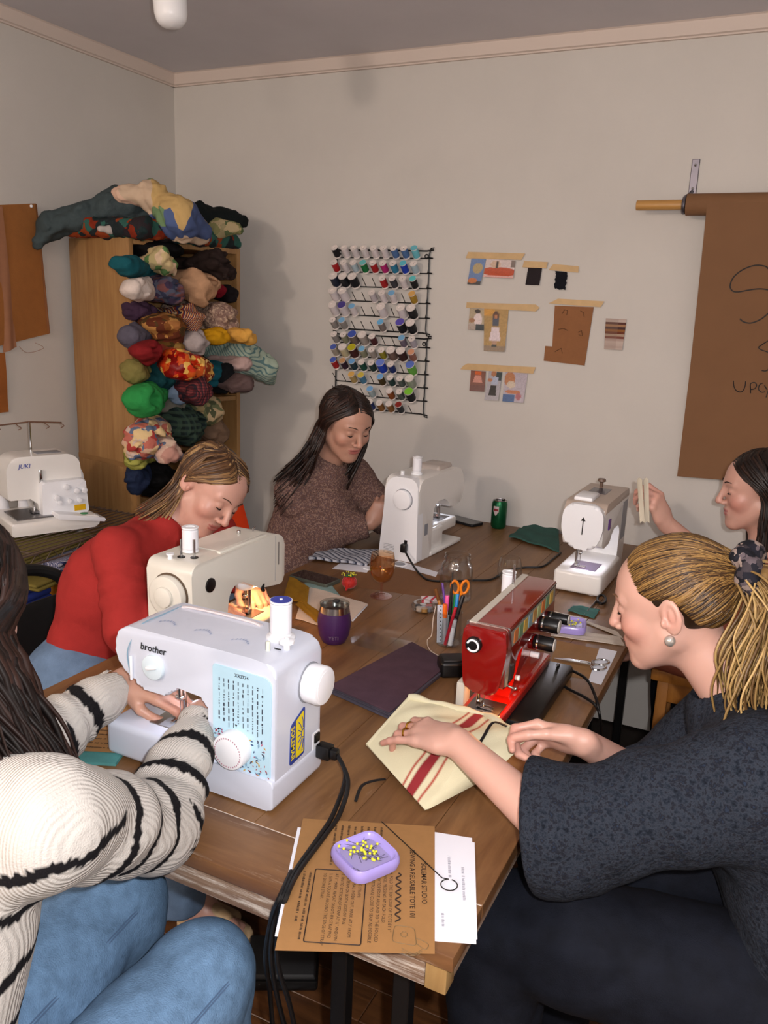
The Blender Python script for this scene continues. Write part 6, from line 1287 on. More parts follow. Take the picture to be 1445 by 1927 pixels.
def hand_field(h, curls, side, thumb=(.55, .35), spread=.06, arm=None, arm_r=(.026, .034), scale=1.0):
    """hand space: wrist at 0, +Y to the fingers, +Z back of the hand, +X*side the thumb side"""
    k = scale; S = SDF((-.1*k, -.21 if arm is None else min(-.05, arm[1]-.05), -.11*k) if arm is None else tuple(np.minimum((-.1*k, -.05, -.13*k), np.array(arm)-.05)), (.1*k, .21*k, .08*k) if arm is None else tuple(np.maximum((.1*k, .21*k, .08*k), np.array(arm)+.05)), h)
    up = (0, 0, 1)
    S.cone((0, .0, 0), (0, .03*k, 0), .024*k, .030*k, .012, sq=(up, .62)); S.cone((side*.016*k, .03*k, 0), (side*.021*k, .082*k, .001), .018*k, .014*k, .016, sq=(up, .8)); S.cone((-side*.016*k, .03*k, 0), (-side*.022*k, .074*k, 0), .018*k, .013*k, .016, sq=(up, .8)); S.cone((0, .03*k, 0), (0, .085*k, .002), .02*k, .014*k, .016, sq=(up, .75))
    fx = [.0285, .010, -.0085, -.0255]; fy = [.086, .092, .087, .076]; fl_ = [(.042, .026, .02), (.046, .029, .021), (.043, .027, .02), (.034, .02, .018)]
    for i in range(4):
        p = np.array([side*fx[i]*k, fy[i]*k, .001]); yaw = side*spread*(1.5-i); a = 0; r = (.0086, .0088, .0083, .0073)[i]*k
        for j in range(3):
            a += curls[i][j]; d = np.array([math.sin(yaw)*math.cos(a), math.cos(yaw)*math.cos(a), -math.sin(a)]); q = p+d*fl_[i][j]*k
            S.cone(p, q, r*(1-.06*j), r*(.95-.09*j), .004 if j else .009); p = q
    a0, b0 = thumb; p = np.array([side*.022*k, .022*k, -.006*k]); d = np.array([side*math.sin(a0), math.cos(a0), -.35]); d /= np.linalg.norm(d); q = p+d*.044*k; S.cone(p, q, .0145*k, .0105*k, .012); p = q
    for L in (.033, .026): a0 -= b0; d = np.array([side*math.sin(a0), math.cos(a0), -.38]); d /= np.linalg.norm(d); q = p+d*L*k; S.cone(p, q, .0102*k, .0086*k, .004); p = q
    if arm is not None: S.cone((0, .002, 0), np.array(arm), arm_r[0]*k, arm_r[1]*k, .014, sq=None)
    return S.mesh()
SKIN = {}
def skin_cols(V, base, blush, spots):
    c = np.tile(np.array(lin(base)), (len(V), 1)); bl = np.array(lin(blush))
    for p, r, w in spots:
        d = np.linalg.norm(V-np.array(p), axis=1); k = (np.clip(1-d/r, 0, 1)**1.2*w)[:, None]; c = c*(1-k)+bl*k
    return c
M_skin = mat_attr('skin', rough=.42, spec=.45, bump=.12, bs=260, sss=.18, bd=.0006)
def xf(V, M):
    A = np.array(M); return V@A[:3, :3].T+A[:3, 3]
def make_body(name, t, pieces, base, blush='#b0483a'):
    """pieces: (V,Q,colours) already in world space -> one skin mesh"""
    Vs = []; Qs = []; Cs = []; n = 0
    for V, Q, C in pieces: Vs.append(V); Qs.append(Q+n); Cs.append(C); n += len(V)
    o = vq_obj(name, np.concatenate(Vs), np.concatenate(Qs), M_skin, t); paint(o, np.concatenate(Cs)); return o
def head_piece(Mh, NB, h, base, lips='#a8655c', blush='#b85e50', bl=.3, nose=.25, chin=1.0, smile=0, neck_r=(.05, .056)):
    NBl = np.array(Mh.inverted() @ Vector(NB)); V, Q = head_field(h, NBl, chin, smile, neck_r)
    C = skin_cols(V, base, blush, [((.045, .065, -.022), .042, bl), ((-.045, .065, -.022), .042, bl), ((0, .11, -.02), .022, nose), ((.083, -.01, .0), .03, .3), ((-.083, -.01, .0), .03, .3)])
    lp = (((V[:, 0]/.025)**2+((V[:, 1]-.0865)/.012)**2+((V[:, 2]+.0475)/.0052)**2) < 1.05) | (((V[:, 0]/.022)**2+((V[:, 1]-.085)/.0125)**2+((V[:, 2]+.0568)/.006)**2) < 1.05)
    C[lp] = lin(lips); return xf(V, Mh), Q, C
def face_bits(Mh, t, brow='#3a281c', eye_open=.0):
    for s in (-1, 1):
        bp = [(s*.014, .0925, .0335), (s*.026, .0912, .0385), (s*.038, .0835, .038), (s*.048, .0735, .034)]
        MB(Mh).tube(smooth_path(bp, 4), [.0011+.0014*math.sin(PI*min(1, .25+k/16)) for k in range(13)], 6, flat=.6).build('eyebrow', mat('brow_'+brow, brow, .8), t)
        la = [(s*(.0175+.0265*u), .0865-.012*(2*u-1)**2+.0012-.004*max(0, u-.6), .0075-.003*math.sin(PI*u)) for u in [k/8 for k in range(9)]]
        MB(Mh).tube(la, [.0007+.0012*math.sin(PI*(k+.8)/10) for k in range(9)], 5).build('eyelashes', mat('lashes', '#1a100c', .7), t)
def on_ell(p, c, r):
    d = (np.array(p)-c)/r; return c+d/np.linalg.norm(d)*r
M_hair = mat_attr('hair', rough=.42, spec=.35, bump=.25, bs=90, bd=.0012, stretch=(1, 1, 1))
def lock_mesh(paths, radii, cols, seg=5, flat=.6):
    """tapered locks of hair joined to one mesh with their dye"""
    mb = MB(); C = []
    for pth, r, c in zip(paths, radii, cols):
        n = len(pth); rr = [r*(.55+.45*min(1, i/2.5))*(1-.75*(max(0, i/(n-1)-.45)/.55)**1.6) for i in range(n)]; k0 = len(mb.v); mb.tube(pth, rr, seg, flat=flat)
        C.append(np.repeat(np.array([c if not callable(c) else c(i/(n-1)) for i in range(n)]), seg, 0))
    return mb, np.concatenate(C)
EC, ER = np.array([0, -.014, .036]), np.array([.0785, .0985, .0875])
def scalp_arc(a, b, n, lift=0):
    out = []
    for k in range(n):
        u = k/(n-1); p = np.array(a)*(1-u)+np.array(b)*u; out.append(on_ell(p, EC, ER+lift))
    return out
def cap(Mh, h=.0035, cut=((0, .125, -.045), (.082, .085, .115)), lift=0, low=-.06, extra=()):
    S = SDF((-.11, -.15, -.14), (.11, .13, .15), h); S.ell(EC, ER+lift, .01)
    for e in extra: S.ell(e[0], e[1], .02)
    S.ell(cut[0], cut[1], .012, '-')
    for s in (-1, 1): S.ell((s*.082, -.008, -.012), (.03, .024, .035), .01, '-') if low > -.2 else None
    for s in (-1, 1): S.ell((s*.084, .032, -.012), (.034, .03, .04), .01, '-')
    S.plane((0, 0, low), (0, -.25, -1)); V, Q = S.mesh(); return xf(V, Mh), Q
def hair_obj(t, Mh, locks, capVQ, palette, seed, name='hair', r=.0042, rmesh=None):
    rg = random.Random(seed); paths = []; rad = []; cols = []
    for pth in locks:
        paths.append([Mh @ Vector(p) for p in pth]); rad.append(r*rg.uniform(.6, 1.35))
        c = np.array(lin(rg.choice(palette)))*rg.uniform(.8, 1.2); cols.append(c)
    mb, C = lock_mesh(paths, rad, cols); o = mb.build(name, M_hair, t, ang=180); paint(o, C)
    if capVQ is not None:
        c = vq_obj('hair_base', capVQ[0], capVQ[1], M_hair, t); base = np.array(lin(palette[0]))*.8; paint(c, np.tile(base, (len(capVQ[0]), 1)))
    return o
def loose_locks(Mh, n, seed, part=.015, amin=55, L=(.18, .26), flare=.02, wave=.006, back=0.0, az=(-1, 1), wvf=9, push=None, front=.4, ear=0):
    """hair falling from a parting down both sides; the free part hangs straight down in the world"""
    rg = random.Random(seed); inv = Mh.to_3x3().inverted(); g = np.array(inv @ Vector((0, 0, -1))); pw_ = np.array(inv @ Vector(push)) if push is not None else None; out = []
    for i in range(n):
        s = rg.choice(az)
        if rg.random() < front:      # swept from the front hairline round to behind the ear
            w = rg.uniform(-.7, 1); j = rg.uniform(-.005, .005)
            st = on_ell((part+s*.003, .02+.062*w, .125-.03*w), EC, ER+.002); m1 = on_ell((s*(.036+.01*w)+j, .03+.045*w, .092-.012*w), EC, ER+.004); mid = on_ell((s*.066, .008+.036*w+j, .055-.006*w), EC, ER+.006); q3 = on_ell((s*.078, -.012+.012*w+.026*ear*max(w, 0), .022+j), EC, ER+.008+.008*ear); en = on_ell((s*.08, -.034+.012*w+j+.042*ear*max(w, 0), -.012), EC, ER+.009+.012*ear)
            pts = [Vector(st), Vector(m1), Vector(mid), Vector(q3), Vector(en)]; out_d = np.array([s*.9, -.3, 0])
        else:
            al = math.radians(rg.uniform(max(amin, 85), 180)); ca, sa = math.cos(al), math.sin(al)
            st = on_ell((part+rg.uniform(-.004, .004)+s*.004, rg.uniform(-.09, .02), .12), EC, ER+.003)
            en = np.array([s*sa*.084, ca*.085-.014, -.005-.03*rg.random()]); mid = on_ell(((st+en)/2)+np.array([s*sa*.05, ca*.03, .05]), EC, ER+.005+.003*rg.random()); en = on_ell(en, EC, ER+.006+.004*rg.random())
            pts = [Vector(st), Vector((st*.5+mid*.5)), Vector(mid), Vector(on_ell((mid+en)/2, EC, ER+.006)), Vector(en)]; out_d = np.array([s*sa, ca, 0])
        p = np.array(en); ln = rg.uniform(*L); ph = rg.random()*6.28
        for k in range(1, 8):
            u = k/7; w = wave*math.sin(u*wvf+ph); q = p+g*ln*u+out_d*(flare*u)+np.array([w, w*.7, 0])+np.array([0, -back*u, 0])
            if pw_ is not None: q = q+pw_*u*(.4+.6*u)
            pts.append(Vector(q))
        out.append([tuple(v) for v in smooth_path(pts, 2)])
    return out
def jeans(name, t, prims, m, lo, hi, h=.006, wr=(.003, 60), seed=0, cuts=()):
    S = SDF(lo, hi, h)
    for a, b, ra, rb, k, sq in prims: S.cone(a, b, ra, rb, k, sq=sq)
    S.noise(wr[0], wr[1], seed)
    for c in cuts: S.plane(*c)
    V, Q = S.mesh(); return vq_obj(name, V, Q, m, t)
def bounds(prims, pad=.03):
    P_ = np.array([np.array(q)+s*(r) for a, b, ra, rb, *_ in prims for q, r in ((a, ra), (b, rb)) for s in (-1, 1)]); return P_.min(0)-pad, P_.max(0)+pad
def limb_body(Sh, El, Wr, hand=True): pass
def garment(name, t, m, prims, h=.006, wr=(.003, 50), seed=0, holes=(), cuts=(), ends=()):
    """knitwear: smooth union of limbs and trunk, wrinkled, with openings cut for neck and cuffs"""
    lo, hi = bounds(prims); S = SDF(lo, hi, h)
    for q in prims:
        a, b, ra, rb, k = q[:5]; S.cone(a, b, ra, rb, k, sq=q[5] if len(q) > 5 else None, rip=q[6] if len(q) > 6 else None)
    if wr: S.noise(wr[0], wr[1], seed)
    for c in cuts: S.plane(*c)
    for p, d, w in ends:      # flat cuff: cut a block off beyond p along d
        d = V_(d).normalized(); S.box(np.array(V_(p)+d*.1), (w, .1, w), .004, .008, '-', R=np.array(frame(d, (0, 0, 1)).to_3x3()))
    for a, b, ra, rb in holes: S.cone(a, b, ra, rb, .006, '-')
    V, Q = S.mesh(); return vq_obj(name, V, Q, m, t), V
def cone_cut(p, n): return (np.array(p), np.array(n))
def hframe(wrist, direction, back): return frame(direction, back, wrist)
def hand_piece(M, curls, side, base, elbow=None, h=.0022, thumb=(.55, .35), spread=.06, scale=.95, arm_r=(.0255, .036), blush='#b8564a', flush=.25):
    arm = None if elbow is None else np.array(M.inverted() @ Vector(elbow)); V, Q = hand_field(h, curls, side, thumb, spread, arm, arm_r, scale)
    C = np.tile(np.array(lin(base)), (len(V), 1)); d = np.clip((V[:, 1]-.07)/.08, 0, 1)[:, None]*flush; C = C*(1-d)+np.array(lin(blush))*d; return xf(V, M), Q, C
def torso_piece(prims, h, base):
    lo, hi = bounds(prims); S = SDF(lo, hi, h)
    for q in prims: S.cone(q[0], q[1], q[2], q[3], q[4], sq=q[5] if len(q) > 5 else None)
    V, Q = S.mesh(); return V, Q, np.tile(np.array(lin(base)), (len(V), 1))
def knit_mat(name, cols, scale=220, bump=.8, rough=.95, vs=160):
    if name in MATS: return MATS[name]
    m, t, b = nt(name); vec = coords(t); n = node(t, 'ShaderNodeTexNoise', i_Scale=vs, i_Detail=3.0, i_Roughness=.7); t.links.new(vec, n.inputs['Vector'])
    r = node(t, 'ShaderNodeMapRange'); r.inputs[1].default_value = .3; r.inputs[2].default_value = .7; t.links.new(n.outputs['Fac'], r.inputs[0])
    t.links.new(ramp(t, r.outputs[0], cols, False), b.inputs['Base Color']); b.inputs['Roughness'].default_value = rough; b.inputs['Specular IOR Level'].default_value = .15; 
    addbump(t, b, vec, scale, bump, .003, 2); MATS[name] = m; return m
M_denim_l = mat('denim_light', '#62809f', .85, var=.22, vs=45, bump=.8, bs=420, spec=.2); M_denim_d = mat('denim_dark', '#10131c', .85, var=.3, vs=30, bump=.4, bs=500, spec=.2); M_denim_m = mat('denim_mid', '#5f7590', .85, var=.2, vs=20, bump=.4, bs=500, spec=.2)
FL = [(.35, .3, .2)]*4
# ---------------------------------------------------------------- 1. woman in the dark charcoal jumper (right, near)
def person_dark():
    base = '#c59a8a'; H = P(1268, 1142, D=1.43); f = V_((-.955, .06, -.29)); Mh = frame(f, (0, 0, 1), H)
    NB = H+V_((.135, .0, -.155)); t = thing('person', 'woman in a charcoal jumper with a blonde ponytail sewing at the red machine', 'person', (.1, 1.3, 0))
    SL, SR = V_((.045, 1.245, .925)), V_((.03, 1.60, .925)); CH = V_((.10, 1.42, .80)); HIP = V_((.17, 1.38, .53))
    EL = P(1040, 1560, D=1.30); WL = P(862, 1398, Z=.858); ER_ = P(1235, 1478, D=1.60); WR = P(1100, 1398, Z=.868)
    pcs = [head_piece(Mh, NB, .0026, base, bl=.55, nose=.35, neck_r=(.047, .056))]
    hl = hframe(WL, P(735, 1362, Z=.838)-WL, V_((-.15, -.25, 1)))
    pcs.append(hand_piece(hl, [(.35, .75, .5), (.3, .7, .5), (.25, .6, .4), (.05, .2, .15)], 1, base, EL, thumb=(.55, .5), spread=.13, scale=1.0, arm_r=(.026, .04)))
    hr = hframe(WR, P(1008, 1378, Z=.862)-WR, V_((.1, .8, .5)))
    pcs.append(hand_piece(hr, [(.5, 1.1, .4), (.85, 1.3, .7), (1.05, 1.35, .8), (1.15, 1.3, .8)], -1, base, ER_, thumb=(.35, .25), spread=.03, scale=.95, arm_r=(.026, .038), flush=.35))
    pcs.append(torso_piece([(HIP, CH, .12, .12, .05), (CH, NB, .1, .05, .06), (NB, SL, .05, .05, .03), (NB, SR, .05, .05, .03), (SL, EL, .045, .04, .02), (SR, ER_, .045, .04, .02), (HIP+V_((0, -.08, 0)), (-.32, 1.212, .545), .08, .055, .04), (HIP+V_((0, .08, 0)), (-.29, 1.5, .555), .08, .055, .04), ((-.32, 1.212, .545), (-.30, 1.20, .1), .05, .036, .02), ((-.29, 1.5, .555), (-.27, 1.52, .1), .05, .036, .02)], .01, base))
    make_body('body', t, pcs, base); face_bits(Mh, t, '#6a4a30')
    mj = knit_mat('jumper_charcoal', ['#0f1219', '#1b2029', '#2a2f38', '#17171d', '#222b3a'], 170, .9, vs=90)
    EL2 = EL+(EL-SL).normalized()*.01; cu = P(985, 1520, D=1.33)
    ft = (-1, 0, .1)
    pr = [(HIP+V_((.02, 0, .03)), CH, .165, .165, .06, ((1, 0, 0), .8)), (CH, NB+V_((.02, 0, -.05)), .15, .085, .07), (NB+V_((0, 0, -.025)), SL, .07, .085, .05), (NB+V_((0, 0, -.025)), SR, .07, .085, .05),
          (SL, EL, .092, .086, .05, None, (.004, 3, 1)), (EL, EL+(WL-EL)*.25, .086, .082, .03), (SR, ER_, .09, .075, .05), (ER_, ER_+(WR-ER_)*.28, .07, .056, .02), (SL+V_((.03, .02, -.04)), HIP+V_((0, -.1, .05)), .085, .1, .06), (EL+V_((.04, .02, -.03)), EL+V_((.01, -.0, -.045)), .06, .045, .05),
          (NB+V_((-.02, 0, .0)), NB+V_((.01, 0, -.01)), .064, .07, .02)]
    dw = (WL-EL).normalized(); dr = (WR-ER_).normalized()
    o, V = garment('jumper', t, mj, pr, .0055, (.006, 22), 3, holes=[(NB+(H-NB)*.18+V_((-.012, 0, 0)), H, .052, .06), (EL+(SL-EL).normalized()*.02, EL+((EL-SL).normalized()*.7+dw*.5)*.16, .07, .08), (ER_+dr*.03, WR, .042, .048)], ends=[(EL+((EL-SL).normalized()*.75+dw*.35)*.035, (EL-SL).normalized()*.8+dw*.3, .14), (ER_+dr*.085, dr, .075)])
    S = None
    hp = HIP
    legs = [(hp+V_((.03, -.08, .0)), (-.20, 1.215, .57), .125, .098, .06, None), ((-.20, 1.215, .57), (-.33, 1.21, .545), .098, .085, .04, None), ((-.33, 1.21, .545), (-.30, 1.20, .12), .088, .075, .03, None), (hp+V_((.03, .08, 0)), (-.30, 1.50, .56), .12, .085, .06, None), ((-.3, 1.5, .56), (-.27, 1.52, .12), .085, .07, .03, None), (hp+V_((.06, -.07, -.01)), hp+V_((.06, .07, -.01)), .13, .13, .05, None)]
    lo, hi = bounds(legs); jeans('jeans', t, legs, M_denim_d, lo, hi, .007, (.008, 24), 5, cuts=[((0, 0, .1), (0, 0, -1))])
    for y in (1.20, 1.52):
        S = SDF((-.55, y-.07, -.01), (-.2, y+.07, .17), .005); S.cone((-.29, y, .05), (-.43, y, .035), .04, .033, .02); S.cone((-.29, y, .12), (-.29, y, .05), .042, .045, .02); S.plane((0, 0, .0), (0, 0, -1)); V, Q = S.mesh(); vq_obj('shoe', V, Q, mat('shoe_pale', '#b9b6b4', .6), t)
    # hair drawn back into a scrunchie
    TIE = np.array([0, -.122, .052]); rg = random.Random(2); locks = []
    hl_ = [(0, .078, .092), (.03, .072, .088), (.052, .056, .07), (.066, .036, .048), (.073, .016, .034), (.078, -.012, .036), (.076, -.032, .012), (.066, -.05, -.022), (.045, -.072, -.046), (0, -.082, -.052)]
    for s in (-1, 1):
        for i in range(640):
            u = rg.random()**.9*(len(hl_)-1.001); k = int(u); w = u-k; a = np.array(hl_[k])*(1-w)+np.array(hl_[k+1])*w; a = a*np.array([s, 1, 1]); a = on_ell(a, EC, ER+.001)
            e = TIE+np.array([rg.gauss(0, .008), rg.gauss(0, .003), rg.gauss(0, .008)]); md = (a+e)/2; md = on_ell(md+np.array([s*.02*abs(a[0])/.07, 0, .02*max(-.6, min(1, a[2]/.04))]), EC, ER+.0045)
            q1 = on_ell(a*.6+md*.4, EC, ER+.003); q2 = on_ell(md*.45+e*.55, EC, ER+.0055)
            locks.append([tuple(v) for v in smooth_path([V_(a), V_(q1), V_(md), V_(q2), V_(e)], 4)])
    hair_obj(t, Mh, locks, cap(Mh, .003, ((0, .128, -.052), (.085, .066, .118)), -.001, -.045), ['#2c1d10', '#4a3219', '#664a26', '#8a6a3a', '#3a2614', '#7a5a30'], 3, r=.0021)
    tw = Mh @ V_(TIE); pt = []
    for i in range(720):
        o_ = V_((rg.gauss(0, .016), rg.gauss(0, .02), rg.gauss(0, .010))); ph = rg.random()*6.28; am = rg.uniform(.008, .02); L = rg.uniform(.85, 1.1)
        pth = [tw+o_*.5]; base_p = [V_((.03, -.01, -.012)), V_((.062, -.025, -.06)), V_((.07, -.035, -.12)), V_((.075, -.03, -.18)), V_((.085, -.025, -.235)), V_((.10, -.02, -.285))]
        for j, b in enumerate(base_p): wv = math.sin(j*1.5+ph*.4)*am; pth.append(tw+b*L+o_*(1+.35*j)+V_((wv, wv*.8, 0)))
        pt.append(smooth_path(pth, 4))
    mb, C = lock_mesh(pt, [.0025*rg.uniform(.6, 1.3) for _ in pt], [np.array(lin(rg.choice(['#755a35', '#97794a', '#a88a58', '#83673c', '#5c4326'])))*rg.uniform(.85, 1.15) for _ in pt]); o = mb.build('ponytail', M_hair, t, ang=180); paint(o, C)
    cp = [tw]+[tw+b for b in base_p]; S = SDF(np.min([np.array(p) for p in cp], 0)-.06, np.max([np.array(p) for p in cp], 0)+.06, .004)
    for j in range(len(cp)-1): S.cone(cp[j], cp[j+1], (.012, .024, .03, .032, .03, .024)[j], (.024, .03, .032, .03, .024, .008)[j], .02)
    S.noise(.003, 160, 3, 6, (1, 1, .2)); Vp, Qp = S.mesh(); oc_ = vq_obj('ponytail_core', Vp, Qp, M_hair, t); paint(oc_, np.tile(np.array(lin('#7d6038')), (len(Vp), 1)))
    S = SDF(np.array(tw)-.08, np.array(tw)+.08, .0025); ax = (Mh.to_3x3() @ V_((0, -1, .1))).normalized(); A = axis_m(tw+ax*.012, tw+ax)
    for k in range(9):
        a = 2*PI*k/9; a2 = 2*PI*(k+1)/9; S.cone(A @ V_((.028*math.cos(a), .032*math.sin(a), .008*math.sin(k*2.3))), A @ V_((.028*math.cos(a2), .032*math.sin(a2), .008*math.sin(k*2.3+2.3))), .0165+.003*math.sin(k*1.9), .0165+.003*math.sin(k*1.9+1.9), .008)
    S.noise(.003, 110, 4); V, Q = S.mesh(); vq_obj('scrunchie', V, Q, mat_cells('scrunchie_print', ['#16161c', '#3a3438', '#8a7a72', '#1c1c24', '#5a5054'], 90), t, 'grey and black printed scrunchie')
    ea = Mh @ V_((-.083, -.004, -.034)); er = thing('x', '', '') if False else None
    MB().sph(ea, .0095, 16, 12).build('earring', mat('pearl', '#cfc8c0', .12, .7), t); MB().sph(Mh @ V_((-.0125, .102, -.024)), .0014, 8, 6).build('nose_stud', M_chrome, t)
    for i, (fi, q) in enumerate(((1, .5), (2, .45))):
        fxv = [.0285, .010, -.0085, -.0255][fi]; fyv = [.086, .092, .087, .076][fi]; a = (.35, .3, .25)[fi]*.9; p = V_((fxv, fyv, .001))+V_((.13*(1.5-fi)*.0, math.cos(a), -math.sin(a)))*.024
        d = V_((math.sin(.13*(1.5-fi)), math.cos(a), -math.sin(a))); A = hl @ axis_m(p, p+d); MB(A).tube([(.0098*math.cos(q_), .0098*math.sin(q_), 0) for q_ in [2*PI*k/18 for k in range(18)]], .0018, 6, closed=True).build('ring', M_gold, t)
    return t
person_dark()

# ---------------------------------------------------------------- 2. woman in the speckled brown jumper (left, far)
def person_knit():
    base = '#b88c78'; H = P(650, 800, X=-1.36); Mh = frame((.80, -.44, -.36), (.05, 0, 1), H); t = thing('person', 'dark-haired woman in a speckled brown jumper seated before the orange chair', 'person', (-1.6, 2.45, 0))
    NB = H+V_((-.085, .02, -.15)); bf = V_((.93, -.37, 0)); rt = V_((-.37, -.93, 0)); SR = NB+rt*.125+V_((-.015, 0, -.085)); SL = NB-rt*.13+V_((-.01, 0, -.06)); CH = NB+V_((-.05, .01, -.2)); HIP = V_((-1.60, 2.44, .54))
    ER_ = P(598, 1042, X=-1.43); ER_.z = max(ER_.z, .80); WR = P(697, 985, X=-1.275); EL = SL+V_((.12, .06, -.24)); EL.z = .84; WL = V_((-1.22, 2.72, .86))
    pcs = [head_piece(Mh, NB, .003, base, lips='#a8625c', bl=.25)]
    hr = hframe(WR, P(728, 935, X=-1.235)-WR, V_((.55, -.8, .25))); pcs.append(hand_piece(hr, [(.7, .9, .4), (.8, .9, .5), (.85, .9, .5), (.9, .9, .5)], 1, base, ER_, .0025, thumb=(.3, .2), scale=.9))
    hl = hframe(WL, V_((.8, -.3, -.1)), V_((0, 0, 1))); pcs.append(hand_piece(hl, FL, -1, base, EL, .003, scale=.9))
    pcs.append(torso_piece([(HIP, CH, .12, .11, .05), (CH, NB, .1, .05, .06), (NB, SL, .05, .05, .03), (NB, SR, .05, .05, .03), (SL, EL, .045, .04, .02), (SR, ER_, .045, .04, .02)], .01, base)); make_body('body', t, pcs, base); face_bits(Mh, t, '#2a1a12')
    m = knit_mat('jumper_speckled', ['#2e2226', '#5a4038', '#a08474', '#453640', '#7a5a4a', '#3c3848', '#8a7064'], 230, 1.0, vs=130); dr = (WR-ER_).normalized(); dl = (WL-EL).normalized()
    pr = [(HIP, CH, .15, .14, .07, (tuple(bf), .8)), (CH, NB+V_((-.01, 0, -.06)), .125, .085, .07), (NB+V_((0, 0, -.03)), SR, .056, .056, .05), (NB+V_((0, 0, -.03)), SL, .056, .056, .05), (SR, ER_, .064, .062, .02, None, (.004, 4, 1)), (ER_, WR-dr*.02, .064, .046, .025, None, (.004, 3, 1)), (SL, EL, .07, .065, .06), (EL, WL, .065, .045, .04), (CH+bf*.03, HIP+bf*.05, .12, .12, .06), (NB+bf*.01+V_((0, 0, -.012)), NB+bf*.015+V_((0, 0, .002)), .066, .062, .02)]
    garment('jumper', t, m, pr, .006, (.004, 40), 5, holes=[(NB+(H-NB)*.22+bf*.012, H, .05, .06), (WR-dr*.05, WR+dr*.03, .036, .036)], ends=[(WR-dr*.012, dr, .065)])
    legs = [(HIP+rt*.09, V_((-1.24, 2.32, .57)), .11, .085, .05, None), (HIP-rt*.09, V_((-1.2, 2.52, .57)), .11, .085, .05, None), (V_((-1.24, 2.32, .57)), V_((-1.26, 2.32, .1)), .085, .065, .03, None), (V_((-1.2, 2.52, .57)), V_((-1.22, 2.54, .1)), .085, .065, .03, None)]
    lo, hi = bounds(legs); jeans('jeans', t, legs, M_denim_m, lo, hi, .009, (.004, 30), 6, cuts=[((0, 0, .06), (0, 0, -1))])
    for p in ((-1.26, 2.32), (-1.22, 2.54)):
        S = SDF((p[0]-.08, p[1]-.07, -.01), (p[0]+.2, p[1]+.07, .15), .007); S.cone((p[0], p[1], .08), (p[0]+.02, p[1], .045), .04, .042, .02); S.cone((p[0]+.02, p[1], .045), (p[0]+.13, p[1], .035), .042, .034, .02); S.plane((0, 0, 0), (0, 0, -1)); V, Q = S.mesh(); vq_obj('shoe', V, Q, mat('shoe_black', '#121214', .5), t)
    lk = loose_locks(Mh, 400, 11, part=.01, amin=66, L=(.2, .32), flare=.02, wave=.016, back=.0, wvf=8, push=(-.10, -.07, 0.02), front=.5, ear=1)
    hair_obj(t, Mh, lk, cap(Mh, .004, ((0, .128, -.05), (.08, .07, .118)), .002, -.06), ['#1c100c', '#26160f', '#140c0a', '#301c14'], 5, r=.0056)
person_knit()
